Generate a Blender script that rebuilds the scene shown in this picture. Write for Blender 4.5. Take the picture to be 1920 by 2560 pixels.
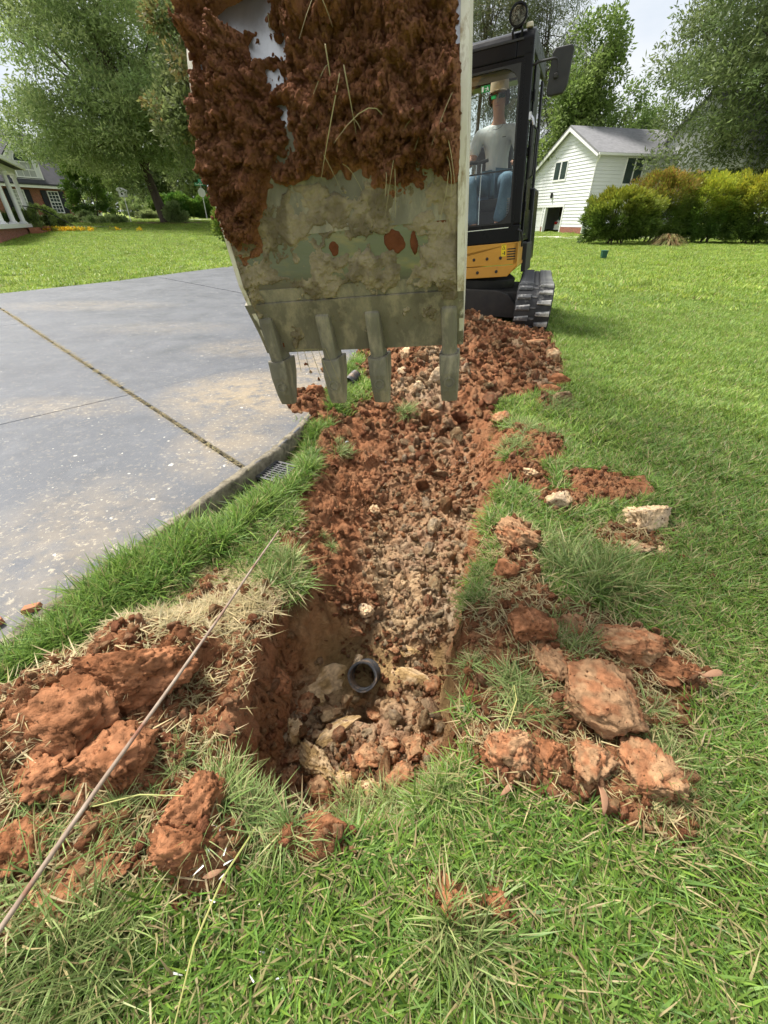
import bpy, bmesh, math, random
import numpy as np
from mathutils import Vector, Matrix, Euler, noise as mnoise

for o in list(bpy.data.objects): bpy.data.objects.remove(o)
SC = bpy.context.scene
COL = SC.collection
R = math.radians

# ------------------------------------------------------------------ camera
CAM_H = 1.15
cd = bpy.data.cameras.new('camera'); cam = bpy.data.objects.new('camera', cd); COL.objects.link(cam)
cd.sensor_fit = 'VERTICAL'; cd.sensor_height = 36.0; cd.lens = 36.0 * 1035 / 2560
cd.clip_start = 0.02; cd.clip_end = 2000
cam.location = (0, 0, CAM_H); cam.rotation_euler = (R(90 - 35.1226), 0, 0)
SC.camera = cam

# ------------------------------------------------------------------ sky, sun, exposure
SUN_EL, SUN_AZ = 60, 308          # azimuth clockwise from +Y: high, ahead and to the left of the camera
w = bpy.data.worlds.new('World'); SC.world = w; w.use_nodes = True
nt = w.node_tree; nt.nodes.clear()
out = nt.nodes.new('ShaderNodeOutputWorld'); bg = nt.nodes.new('ShaderNodeBackground')
sky = nt.nodes.new('ShaderNodeTexSky'); sky.sky_type = 'NISHITA'; sky.sun_disc = False
sky.sun_elevation = R(SUN_EL); sky.sun_rotation = R(SUN_AZ); sky.air_density = 1.2; sky.dust_density = 3.0
tc = nt.nodes.new('ShaderNodeTexCoord'); mp = nt.nodes.new('ShaderNodeMapping'); mp.inputs['Scale'].default_value = (1, 1, 2.6)
nz = nt.nodes.new('ShaderNodeTexNoise'); nz.inputs['Scale'].default_value = 2.1; nz.inputs['Detail'].default_value = 7; nz.inputs['Roughness'].default_value = .55
rp = nt.nodes.new('ShaderNodeValToRGB'); rp.color_ramp.elements[0].position = .36; rp.color_ramp.elements[1].position = .62
rp.color_ramp.elements[0].color = (3.7, 4.05, 4.5, 1); rp.color_ramp.elements[1].color = (5.0, 5.05, 5.1, 1)
mx = nt.nodes.new('ShaderNodeMix'); mx.data_type = 'RGBA'; mx.inputs[0].default_value = .93
nt.links.new(tc.outputs['Generated'], mp.inputs['Vector']); nt.links.new(mp.outputs[0], nz.inputs['Vector'])
nt.links.new(nz.outputs['Fac'], rp.inputs[0]); nt.links.new(sky.outputs[0], mx.inputs[6]); nt.links.new(rp.outputs[0], mx.inputs[7])
nt.links.new(mx.outputs[2], bg.inputs[0]); bg.inputs[1].default_value = .1
nt.links.new(bg.outputs[0], out.inputs[0])
sl = bpy.data.lights.new('sun', 'SUN'); sl.energy = 4.0; sl.angle = R(14); sl.color = (1, .95, .88)
so = bpy.data.objects.new('sun', sl); COL.objects.link(so)
_d = Vector((math.sin(R(SUN_AZ)) * math.cos(R(SUN_EL)), math.cos(R(SUN_AZ)) * math.cos(R(SUN_EL)), math.sin(R(SUN_EL))))
so.rotation_euler = _d.to_track_quat('Z', 'Y').to_euler()
vs = SC.view_settings; vs.view_transform = 'Standard'; vs.look = 'None'; vs.exposure = 1.08; vs.gamma = 1; vs.use_curve_mapping = False
SC.render.engine = 'CYCLES'; SC.cycles.use_denoising = True; SC.cycles.max_bounces = 5; SC.cycles.transparent_max_bounces = 12
SC.cycles.diffuse_bounces = 2; SC.cycles.use_adaptive_sampling = True; SC.cycles.adaptive_threshold = .02

# ------------------------------------------------------------------ numpy noise
def _hash(ix, iy, iz, s):
    h = (ix.astype(np.int64) * 374761393 + iy.astype(np.int64) * 668265263 + iz.astype(np.int64) * 2147483647 + s * 974634777) & 0xffffffff
    h = ((h ^ (h >> 13)) * 1274126177) & 0xffffffff
    h = ((h ^ (h >> 15)) * 2246822519) & 0xffffffff
    return (h ^ (h >> 16)) & 0xffffffff
def vnoise(p, s=0):
    """smooth value noise, -1..1"""
    f = np.floor(p); t = p - f; t = t * t * t * (t * (t * 6 - 15) + 10); f = f.astype(np.int64)
    r = 0.
    for dx in (0, 1):
        wx = t[:, 0] if dx else 1 - t[:, 0]
        for dy in (0, 1):
            wy = t[:, 1] if dy else 1 - t[:, 1]
            for dz in (0, 1):
                wz = t[:, 2] if dz else 1 - t[:, 2]
                r = r + wx * wy * wz * (_hash(f[:, 0] + dx, f[:, 1] + dy, f[:, 2] + dz, s) / 2147483648. - 1)
    return r
def fbm(p, o=4, s=0, g=.5):
    r = 0.; a = 1.; t = 0.
    for i in range(o):
        r = r + a * vnoise(p * (2.03 ** i) + i * 17.3, s + i); t += a; a *= g
    return r / t * 1.35
def worley(p, s=0):
    """F1 distance and cell id, cell size 1"""
    f = np.floor(p - .5).astype(np.int64); best = np.full(len(p), 9.); cid = np.zeros(len(p))
    for dx in (0, 1):
        for dy in (0, 1):
            for dz in (0, 1):
                c = f + np.array([dx, dy, dz])
                q = np.stack([_hash(c[:, 0], c[:, 1], c[:, 2], s + k) / 4294967296. for k in (1, 2, 3)], 1) + c
                d = ((q - p) ** 2).sum(1); m = d < best
                best[m] = d[m]; cid[m] = (_hash(c[:, 0], c[:, 1], c[:, 2], s + 9) / 4294967296.)[m]
    return np.sqrt(best), cid
def P3(x, y, z=0.): return np.stack([x, y, np.zeros_like(x) + z], 1)
def sst(a, b, x):
    t = np.clip((x - a) / (b - a), 0, 1); return t * t * (3 - 2 * t)

# ------------------------------------------------------------------ object helpers
def tag(o, label=None, cat=None, group=None, kind=None):
    if label: o['label'] = label
    if cat: o['category'] = cat
    if group: o['group'] = group
    if kind: o['kind'] = kind
    return o
def mesh(name, v, f, smooth=False, col=None):
    me = bpy.data.meshes.new(name)
    v = np.asarray(v, float)
    if isinstance(f, np.ndarray):
        n = f.shape[1]
        me.vertices.add(len(v)); me.vertices.foreach_set('co', v.ravel())
        me.loops.add(f.size); me.loops.foreach_set('vertex_index', f.ravel().astype(np.int32))
        me.polygons.add(len(f)); me.polygons.foreach_set('loop_start', np.arange(0, f.size, n, dtype=np.int32))
        me.update(calc_edges=True)
    else:
        me.from_pydata(v.tolist(), [], [list(q) for q in f]); me.update()
    if smooth: me.polygons.foreach_set('use_smooth', np.ones(len(me.polygons), bool))
    if col is not None:
        a = me.color_attributes.new('Col', 'FLOAT_COLOR', 'POINT')
        a.data.foreach_set('color', np.hstack([col, np.ones((len(col), 1))]).astype(np.float32).ravel())
    me.validate()
    return me
def link(name, me, mat=None, parent=None):
    o = bpy.data.objects.new(name, me); COL.objects.link(o)
    if mat and me is not None and not me.materials: me.materials.append(mat)
    if parent: o.parent = parent
    return o
def empty(name, loc=(0, 0, 0), rz=0):
    o = bpy.data.objects.new(name, None); COL.objects.link(o); o.location = loc; o.rotation_euler = (0, 0, rz); o.empty_display_size = .1
    return o
class MB:
    """collects simple solids; verts go through M (a Matrix) when given"""
    def __init__(s, M=None): s.v = []; s.f = []; s.M = M
    def add(s, v, f):
        b = len(s.v)
        s.v += [tuple(s.M @ Vector(q)) if s.M else tuple(q) for q in v]; s.f += [[i + b for i in q] for q in f]; return s
    def box(s, x0, x1, y0, y1, z0, z1):
        return s.add([(x0, y0, z0), (x1, y0, z0), (x1, y1, z0), (x0, y1, z0), (x0, y0, z1), (x1, y0, z1), (x1, y1, z1), (x0, y1, z1)],
                     [(0, 3, 2, 1), (4, 5, 6, 7), (0, 1, 5, 4), (1, 2, 6, 5), (2, 3, 7, 6), (3, 0, 4, 7)])
    def hexa(s, p):   # 8 points, order as box
        return s.add(p, [(0, 3, 2, 1), (4, 5, 6, 7), (0, 1, 5, 4), (1, 2, 6, 5), (2, 3, 7, 6), (3, 0, 4, 7)])
    def prism(s, poly, a0, a1, axis='y'):
        n = len(poly)
        def q(p, a): return (p[0], a, p[1]) if axis == 'y' else ((a, p[0], p[1]) if axis == 'x' else (p[0], p[1], a))
        v = [q(p, a0) for p in poly] + [q(p, a1) for p in poly]
        return s.add(v, [list(range(n)), list(range(2 * n - 1, n - 1, -1))] + [(i, i + n, (i + 1) % n + n, (i + 1) % n) for i in range(n)])
    def tube(s, pts, r, n=8, caps=True):
        pts = [Vector(p) for p in pts]; rs = r if isinstance(r, (list, tuple)) else [r] * len(pts)
        v = []; up = None
        for i, p in enumerate(pts):
            d = (pts[min(i + 1, len(pts) - 1)] - pts[max(i - 1, 0)]).normalized()
            if up is None: up = d.orthogonal().normalized()
            a = (up - d * up.dot(d)).normalized(); b = d.cross(a); up = a
            for k in range(n):
                t = 2 * math.pi * k / n; v.append(p + (a * math.cos(t) + b * math.sin(t)) * rs[i])
        f = [(i * n + k, i * n + (k + 1) % n, (i + 1) * n + (k + 1) % n, (i + 1) * n + k) for i in range(len(pts) - 1) for k in range(n)]
        if caps: f += [list(range(n - 1, -1, -1)), list(range((len(pts) - 1) * n, len(pts) * n))]
        return s.add(v, f)
    def lathe(s, prof, c=(0, 0, 0), n=16, axis='z'):
        v = []
        for r, h in prof:
            for k in range(n):
                t = 2 * math.pi * k / n; a, b = r * math.cos(t), r * math.sin(t)
                q = (a, b, h) if axis == 'z' else ((a, h, b) if axis == 'y' else (h, a, b))
                v.append((q[0] + c[0], q[1] + c[1], q[2] + c[2]))
        m = len(prof)
        f = [(i * n + k, i * n + (k + 1) % n, (i + 1) * n + (k + 1) % n, (i + 1) * n + k) for i in range(m - 1) for k in range(n)]
        f += [list(range(n - 1, -1, -1)), list(range((m - 1) * n, m * n))]
        return s.add(v, f)
    def build(s, name, mat, parent=None, bevel=0, smooth=False, seg=2):
        v = s.v
        if parent is not None:
            L = root_of(parent); v = [(q[0] - L[0], q[1] - L[1], q[2] - L[2]) for q in v]
        me = mesh(name, v, s.f)
        if bevel or smooth:
            bm = bmesh.new(); bm.from_mesh(me)
            bmesh.ops.recalc_face_normals(bm, faces=bm.faces)
            if bevel: bmesh.ops.bevel(bm, geom=[e for e in bm.edges if e.is_manifold and e.calc_face_angle(0) > .4], offset=bevel, segments=seg, profile=.6, affect='EDGES', clamp_overlap=True)
            bm.to_mesh(me); bm.free()
        if smooth:
            me.polygons.foreach_set('use_smooth', np.ones(len(me.polygons), bool))
            try: me.set_sharp_from_angle(angle=R(38))
            except Exception: pass
        return link(name, me, mat, parent)
def root_of(p):
    L = Vector((0, 0, 0))
    while p is not None: L = L + p.location; p = p.parent
    return L
def copy_tree(o, parent=None):
    c = o.copy(); COL.objects.link(c); c.parent = parent
    for ch in list(o.children): copy_tree(ch, c)
    return c

# ------------------------------------------------------------------ materials
def _n(nt, t, **k):
    n = nt.nodes.new(t)
    for a, b in k.items():
        if isinstance(a, str) and a.startswith('i_'): n.inputs[a[2:].replace('_', ' ')].default_value = b
        else: setattr(n, a, b)
    return n
def c4(c): return (c[0], c[1], c[2], 1)
def mat(name, c1, c2=None, scale=4., rough=.6, metal=0., bump=0., bscale=60., spec=.4, attr=False, c3=None, t3=(.55, .7), scale3=3., coat=0., vec='Object', stretch=None, bump2=0., bscale2=8., rvar=0., transl=0., hue_obj=0.):
    m = bpy.data.materials.new(name); m.use_nodes = True; nt = m.node_tree; L = nt.links.new
    b = nt.nodes['Principled BSDF']; o = nt.nodes['Material Output']
    b.inputs['Roughness'].default_value = rough; b.inputs['Metallic'].default_value = metal
    b.inputs['Specular IOR Level'].default_value = spec; b.inputs['Coat Weight'].default_value = coat
    tc = _n(nt, 'ShaderNodeTexCoord'); V = tc.outputs[vec]
    if stretch:
        mp = _n(nt, 'ShaderNodeMapping'); mp.inputs['Scale'].default_value = stretch; L(V, mp.inputs[0]); V = mp.outputs[0]
    def nz(s, d=5, r=.6):
        n = _n(nt, 'ShaderNodeTexNoise'); n.inputs['Scale'].default_value = s; n.inputs['Detail'].default_value = d; n.inputs['Roughness'].default_value = r
        L(V, n.inputs['Vector']); return n.outputs['Fac']
    def mixc(f, a, bb, blend='MIX'):
        x = _n(nt, 'ShaderNodeMix', data_type='RGBA', blend_type=blend)
        for sock, val in ((x.inputs[0], f), (x.inputs[6], a), (x.inputs[7], bb)):
            if hasattr(val, 'is_linked') or hasattr(val, 'links'): L(val, sock)
            else: sock.default_value = val if isinstance(val, float) else c4(val)
        return x.outputs[2]
    def ramp(f, p0, p1):
        x = _n(nt, 'ShaderNodeMapRange'); x.inputs[1].default_value = p0; x.inputs[2].default_value = p1; L(f, x.inputs[0]); return x.outputs[0]
    if c2 is None: c2 = tuple(q * .75 for q in c1)
    if attr:
        a = _n(nt, 'ShaderNodeAttribute', attribute_name='Col')
        k = mixc(ramp(nz(scale), .3, .7), (c1[0],) * 3, (c2[0],) * 3); col = mixc(1., a.outputs['Color'], k, 'MULTIPLY')
    else: col = mixc(ramp(nz(scale), .32, .68), c1, c2)
    if c3 is not None: col = mixc(ramp(nz(scale3, 8, .65), *t3), col, c3)
    if hue_obj:
        oi = _n(nt, 'ShaderNodeObjectInfo'); k = _n(nt, 'ShaderNodeMapRange'); k.inputs[3].default_value = 1 - hue_obj; k.inputs[4].default_value = 1 + hue_obj
        L(oi.outputs['Random'], k.inputs[0]); cc = _n(nt, 'ShaderNodeHueSaturation'); L(k.outputs[0], cc.inputs['Value']); L(col, cc.inputs['Color'])
        k2 = _n(nt, 'ShaderNodeMapRange'); k2.inputs[3].default_value = .5 - hue_obj * .06; k2.inputs[4].default_value = .5 + hue_obj * .06
        mm = _n(nt, 'ShaderNodeMath', operation='FRACT'); m2 = _n(nt, 'ShaderNodeMath', operation='MULTIPLY'); m2.inputs[1].default_value = 7.31
        L(oi.outputs['Random'], m2.inputs[0]); L(m2.outputs[0], mm.inputs[0]); L(mm.outputs[0], k2.inputs[0]); L(k2.outputs[0], cc.inputs['Hue']); col = cc.outputs[0]
    L(col, b.inputs['Base Color'])
    if rvar:
        L(ramp(nz(scale * 2.3), 0, 1), _r := _n(nt, 'ShaderNodeMapRange').inputs[0]); q = _r.node; q.inputs[3].default_value = max(.05, rough - rvar); q.inputs[4].default_value = min(1, rough + rvar); L(q.outputs[0], b.inputs['Roughness'])
    if bump or bump2:
        bp = _n(nt, 'ShaderNodeBump'); bp.inputs['Strength'].default_value = 1.; bp.inputs['Distance'].default_value = bump
        L(nz(bscale, 6, .65), bp.inputs['Height'])
        if bump2:
            b2 = _n(nt, 'ShaderNodeBump'); b2.inputs['Distance'].default_value = bump2; L(nz(bscale2, 4), b2.inputs['Height']); L(b2.outputs[0], bp.inputs['Normal'])
        L(bp.outputs[0], b.inputs['Normal'])
    if transl:
        tr = _n(nt, 'ShaderNodeBsdfTranslucent'); L(col, tr.inputs[0]); ms = _n(nt, 'ShaderNodeMixShader'); ms.inputs[0].default_value = transl
        L(b.outputs[0], ms.inputs[1]); L(tr.outputs[0], ms.inputs[2]); L(ms.outputs[0], o.inputs[0])
    return m
def glass(name, tint=(.75, .85, .8), rough=.02, clear=.8):
    """a thin pane: mostly clear, mirror at grazing angles"""
    m = bpy.data.materials.new(name); m.use_nodes = True; nt = m.node_tree; L = nt.links.new; nt.nodes.clear()
    o = _n(nt, 'ShaderNodeOutputMaterial'); t = _n(nt, 'ShaderNodeBsdfTransparent'); t.inputs[0].default_value = c4(tint)
    g = _n(nt, 'ShaderNodeBsdfGlossy'); g.inputs['Roughness'].default_value = rough; fr = _n(nt, 'ShaderNodeFresnel'); fr.inputs[0].default_value = 1.5
    mr = _n(nt, 'ShaderNodeMapRange'); mr.inputs[3].default_value = 1 - clear - .15 if clear < .85 else .0; mr.inputs[4].default_value = 1.
    x = _n(nt, 'ShaderNodeMixShader'); L(fr.outputs[0], mr.inputs[0]); L(mr.outputs[0], x.inputs[0]); L(t.outputs[0], x.inputs[1]); L(g.outputs[0], x.inputs[2]); L(x.outputs[0], o.inputs[0])
    return m
def leafmat(name, transl=.3, rough=.55, var=.18, spec=.25):
    return mat(name, (1.08,) * 3, (.82,) * 3, scale=.35, rough=rough, attr=True, transl=transl, hue_obj=var, spec=spec)

# ------------------------------------------------------------------ scattering (stuff only): one object, geometry nodes instance variants on its points
def scatter(name, variants, pts, rot, scl, vi, label, cat, parent=None):
    me = bpy.data.meshes.new(name); me.vertices.add(len(pts)); me.vertices.foreach_set('co', np.asarray(pts, np.float32).ravel())
    a = me.attributes.new('rot', 'FLOAT_VECTOR', 'POINT'); a.data.foreach_set('vector', np.asarray(rot, np.float32).ravel())
    scl = np.asarray(scl, np.float32)
    if scl.ndim == 1: scl = np.repeat(scl[:, None], 3, 1)
    a = me.attributes.new('scl', 'FLOAT_VECTOR', 'POINT'); a.data.foreach_set('vector', scl.ravel())
    a = me.attributes.new('vi', 'INT', 'POINT'); a.data.foreach_set('value', np.asarray(vi, np.int32))
    o = link(name, me, None, parent)
    g = bpy.data.node_groups.new(name + '_scatter', 'GeometryNodeTree')
    g.interface.new_socket('Geometry', in_out='INPUT', socket_type='NodeSocketGeometry'); g.interface.new_socket('Geometry', in_out='OUTPUT', socket_type='NodeSocketGeometry')
    gi = g.nodes.new('NodeGroupInput'); go = g.nodes.new('NodeGroupOutput'); L = g.links.new
    j = g.nodes.new('GeometryNodeJoinGeometry')
    def at(nm, ty):
        n = g.nodes.new('GeometryNodeInputNamedAttribute'); n.data_type = ty; n.inputs['Name'].default_value = nm; return n.outputs['Attribute']
    r, s, v = at('rot', 'FLOAT_VECTOR'), at('scl', 'FLOAT_VECTOR'), at('vi', 'INT')
    for k, ob in enumerate(variants):
        oi = g.nodes.new('GeometryNodeObjectInfo'); oi.inputs['Object'].default_value = ob; oi.inputs['As Instance'].default_value = True
        c = g.nodes.new('FunctionNodeCompare'); c.data_type = 'INT'; c.operation = 'EQUAL'; L(v, c.inputs[2]); c.inputs[3].default_value = k
        ip = g.nodes.new('GeometryNodeInstanceOnPoints'); L(gi.outputs[0], ip.inputs['Points']); L(c.outputs[0], ip.inputs['Selection'])
        L(oi.outputs['Geometry'], ip.inputs['Instance']); L(r, ip.inputs['Rotation']); L(s, ip.inputs['Scale']); L(ip.outputs[0], j.inputs[0])
    L(j.outputs[0], go.inputs[0])
    md = o.modifiers.new('scatter', 'NODES'); md.node_group = g
    return tag(o, label, cat, kind='stuff')
def proto(name, me, m):
    if not me.materials: me.materials.append(m)
    return bpy.data.objects.new(name, me)     # never linked: only a source for scatter()
# ================================================================== terrain
rng = np.random.default_rng(7)
LEFT_RIM = np.array([(.36, -.22), (.45, -.35), (.61, -.43), (.86, -.43), (1.04, -.40), (1.15, -.33), (1.41, -.42), (1.74, -.45), (2.08, -.41), (2.37, -.40), (2.7, -.36), (3.1, -.25), (3.5, -.1)])
RIGHT_RIM = np.array([(.36, .06), (.45, .14), (.51, .20), (.86, .27), (1.18, .345), (1.66, .53), (2.13, .72), (2.6, .84), (3.1, .86), (3.5, .7)])
DEPTH = np.array([(.36, .0), (.42, .26), (.52, .39), (.80, .42), (.98, .45), (1.10, .42), (1.24, .32), (1.5, .30), (2.0, .27), (2.5, .20), (2.9, .10), (3.3, .0)])
DRIVE_R = [(-1.66, -1.5), (-1.44, .0), (-1.31, .45), (-1.204, .82), (-1.137, 1.025), (-1.056, 1.208), (-.966, 1.414), (-.866, 1.65), (-.755, 1.93), (-.635, 2.20), (-.545, 2.52), (-.468, 2.94), (-.362, 3.74), (-.237, 4.47), (.05, 6.5), (.30, 9), (.35, 22)]
def DRX(y): return np.interp(y, [q[1] for q in DRIVE_R], [q[0] for q in DRIVE_R])
def far_rise(x, y):
    """the lots climb gently towards the street"""
    return sst(14, 62, y) * (1.15 - .95 * sst(-6, 8, x)) + sst(24, 60, y) * .12 + sst(60, 300, y) * 4.
# heaps of dug clay: x, y, rx, ry, height
HEAPS = [(-.74, .56, .34, .30, .06), (-.84, .22, .26, .17, .06), (-.56, .46, .20, .14, .04), (.56, .76, .30, .26, .05), (.45, .55, .20, .12, .04), (-.50, .70, .15, .26, .05), (-.85, .28, .22, .14, .08), (-.68, .30, .16, .12, .06), (-.36, .40, .10, .06, .04), (.92, 2.35, .16, .25, .05), (.80, 1.95, .10, .15, .04), (.40, .88, .15, .12, .05), (.37, .70, .11, .12, .04), (.70, .70, .15, .12, .04), (.86, .82, .12, .08, .03), (.47, 1.05, .12, .09, .05), (-.50, .56, .13, .15, .04), (-.47, .42, .12, .08, .04), (-.64, .38, .14, .12, .05), (-.78, .14, .18, .09, .05), (-.58, .20, .09, .07, .03), (-.55, .68, .12, .14, .05), (-.56, .84, .13, .20, .05), (-.60, .58, .12, .16, .06), (-.95, .50, .16, .14, .10), (-.78, .34, .14, .10, .07), (-.60, .30, .10, .08, .05), (.52, .58, .16, .12, .05), (.60, .90, .14, .12, .05), (-.71, .80, .17, .10, .15), (-.84, .60, .18, .13, .17), (-.90, .40, .16, .12, .13), (-.66, .50, .12, .12, .08), (-.92, .20, .20, .10, .12), (-.72, .22, .10, .10, .06),
         (-.40, .33, .09, .08, .09), (-.52, .42, .08, .07, .05), (-.50, .72, .10, .16, .05), (-.46, .98, .10, .12, .04), (-.17, .345, .10, .05, .045), (-.32, .36, .07, .05, .04),
         (.46, .95, .10, .09, .08), (.44, .80, .12, .10, .09), (.58, .70, .13, .12, .09), (.73, .80, .12, .09, .08), (.90, .74, .08, .05, .05), (.53, 1.22, .07, .10, .07), (.58, 1.40, .08, .10, .07),
         (.33, .50, .08, .06, .06), (.45, .48, .06, .07, .05), (.54, .47, .07, .08, .06), (.65, .42, .10, .10, .06), (.75, .62, .08, .08, .05), (.44, .62, .10, .08, .07),
         (1.16, 1.85, .20, .16, .05), (.88, 1.70, .12, .09, .04), (1.06, 1.42, .14, .08, .04), (.14, .22, .045, .04, .04), (.235, .228, .03, .03, .03), (.70, 2.05, .10, .12, .06),
         (-.55, 3.0, .14, .22, .10), (-.42, 2.75, .10, .12, .06), (-.36, 2.5, .08, .10, .05), (1.25, 3.0, .10, .10, .06), (.20, .60, .02, .1, .02)]
def terr(x, y):
    """height, soil weight (0 lawn .. 1 bare), subsoil weight, smooth clay weight"""
    p = P3(x, y)
    lo = fbm(p * 3.1, 3, 5); mid = fbm(p * 9., 3, 11)
    z = far_rise(x, y) + .012 * lo
    z = z - .075 * np.exp(-((x - DRX(y) - .06) / .09) ** 2) * sst(1.35, 1.75, y) * (1 - sst(2.35, 2.7, y))
    wob = .035 * fbm(p * 6.5, 3, 21) + .012 * fbm(p * 28, 2, 23)
    xl = np.interp(y, LEFT_RIM[:, 0], LEFT_RIM[:, 1]) + wob; xr = np.interp(y, RIGHT_RIM[:, 0], RIGHT_RIM[:, 1]) + wob * .5
    D = np.interp(y + wob * .5, DEPTH[:, 0], DEPTH[:, 1])
    wl = np.interp(y, [.4, .9, 1.1, 1.3, 2.0, 3.0], [.08, .085, .16, .40, .40, .45]); wr = np.interp(y, [.4, 1.2, 1.6, 2.2, 3], [.05, .05, .12, .2, .35])
    a = np.clip((x - xl) / wl, 0, 1); b = np.clip((xr - x) / wr, 0, 1)
    prof = np.minimum(np.where(y < 1.15, a * (2 - a) * .6 + a * .4, a ** 1.15), b * (2 - b) * .5 + b * .5)
    dep = D * prof
    # the pit that swallows loose stones, below the pipe
    pit = np.exp(-(((x + .075) / .05) ** 2 + ((y - .885) / .045) ** 2)); dep = dep + .24 * pit * sst(.3, .45, dep)
    z = z - dep
    inside = sst(.0, .035, np.minimum(x - xl, xr - x) + .0) * (D > .005)
    # spoil mound in front of the machine
    cx = .62 + .10 * (y - 3.); m = np.exp(-np.abs((x - cx) / (.62 + .13 * (y - 3.))) ** 2.6) * sst(2.75, 3.9, y) * (1 - sst(5.0, 6.0, y))
    mw = sst(.10, .22, m + .06 * lo)
    z = z + m * (.25 + .06 * lo + .05 * mid) * (.75 + .25 * sst(3, 4.6, y))
    hs = np.zeros_like(x); hz = np.zeros_like(x)
    for hx, hy, rx, ry, hh in HEAPS:
        q = ((x - hx) / rx) ** 2 + ((y - hy) / ry) ** 2 + .55 * wob / .035 * .35
        e = np.exp(-np.clip(q, 0, 9) ** 1.6 * .55); hz = np.maximum(hz, hh * e); hs = np.maximum(hs, sst(.30, .55, e))
    z = z + hz * (1 + .25 * mid)
    soil = np.maximum.reduce([inside, mw, hs])
    # raked rim
    rim = sst(-.10, -.015, np.minimum(x - xl, xr - x) - .05 * fbm(p * 11, 2, 31)) * (D > .05) * (y > .5) * (y < 2.9); soil = np.maximum(soil, .8 * rim * sst(-.1, .35, lo + mid))
    strip = sst(.0, .25, fbm(p * 5.5, 3, 77) - .18) * np.exp(-(((x + .66) / .16) ** 2 + ((y - 1.08) / .16) ** 2)) * 1.6
    soil = np.maximum(soil, np.clip(strip, 0, 1))
    sub = inside * np.clip(sst(.70, .98, prof) * (.75 + .5 * lo) * (1 - .72 * sst(1.75, 2.45, y + .15 * lo)), 0, 1)
    sub = np.maximum(sub, mw * sst(.15, .45, fbm(p * 2.2, 3, 41) + .35 * np.exp(-((x - .45 - .1 * (y - 3)) / .3) ** 2)) * .8)
    smooth = inside * np.clip(np.exp(-(((x + .10) / .20) ** 2 + ((y - 1.06) / .11) ** 2) * 1.1) * 1.5 + np.exp(-(((x - .24) / .03) ** 2)) * (y < 1.15) * (dep > .12) * 1.0 + np.exp(-(((x + .42) / .05) ** 2)) * (y < .95) * (y > .45) * (dep > .15) * .35, 0, 1)
    return z, soil, sub, smooth, dep
def soil_relief(x, y, z, soil, smooth):
    p = P3(x * 1., y * 1., z * 1.)
    f1, c1 = worley(p * 16 + .15 * fbm(p * 30, 2, 3)[:, None], 1); f2, c2 = worley(p * 42, 4)
    f3, c3 = worley(p * 25 + 5.5, 14)
    rel = .020 * fbm(p * 10, 3, 51) + .024 * (.55 - f1) * (c1 > .40) + .013 * (.55 - f2) * (.4 + c2) + .017 * (.5 - f3) * (c3 > .35) + .008 * (c2 - .5) + .009 * fbm(p * 60, 3, 61, .6) + .012 * (c1 - .5)
    cracks = np.abs(vnoise(p * 13 + .4 * fbm(p * 20, 2, 8)[:, None], 91)); rel = rel - .014 * sst(.12, .0, cracks)
    return rel * 1.25 * soil * (1 - .85 * smooth)
# base colours of the ground's materials (all linear reflectance)
RED = np.array((.31, .138, .066)); RED2 = np.array((.20, .082, .036)); BROWN = np.array((.32, .188, .100)); TAN = np.array((.50, .355, .205)); GREY = np.array((.43, .325, .215)); OCHRE = np.array((.36, .235, .105)); THATCH = np.array((.085, .085, .035))
def soil_colour(x, y, z, soil, sub, smooth):
    p = P3(x, y, z); n1 = sst(-.35, .35, fbm(p * 4.5, 3, 101))[:, None]; n2 = sst(-.25, .45, fbm(p * 17, 3, 111))[:, None]; n3 = sst(-.2, .4, fbm(p * 6.2, 3, 121))[:, None]; n4 = sst(-.1, .4, fbm(p * 40, 2, 131))[:, None]
    red = RED * (1 - n1 * .6) + RED2 * n1 * .6; red = red * (1 - .35 * n2) + BROWN * .35 * n2
    tan = TAN * (1 - n3) + GREY * n3; tan = tan * (.72 + .28 * n4) + BROWN * .25 * (1 - n4)
    c = red * (1 - sub[:, None] * (.58 + .42 * n2)) + tan * sub[:, None] * (.58 + .42 * n2)
    c = c * (1 - smooth[:, None]) + OCHRE * (.8 + .35 * n3) * smooth[:, None]
    lawn = THATCH * (.7 + .5 * n2)
    return lawn * (1 - soil[:, None]) + c * soil[:, None]
def grid(xs, ys):
    nx, ny = len(xs), len(ys); X, Y = np.meshgrid(xs, ys); i = np.arange(nx * ny).reshape(ny, nx)
    return X.ravel(), Y.ravel(), np.stack([i[:-1, :-1].ravel(), i[:-1, 1:].ravel(), i[1:, 1:].ravel(), i[1:, :-1].ravel()], 1)
def grade(a, b, d0, d1):
    """spacing grows from d0 to d1"""
    r = [a]; 
    while r[-1] < b:
        t = (r[-1] - a) / (b - a); r.append(r[-1] + d0 + (d1 - d0) * t)
    r[-1] = b; return np.array(r)
M_SOIL = mat('clay_soil', (1.12,) * 3, (.78,) * 3, scale=34, rough=.93, attr=True, bump=.010, bscale=130, bump2=.016, bscale2=42, spec=.12)
NX0, NX1, NY1, NY2 = -2.6, 2.6, 2.5, 8.0
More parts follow.
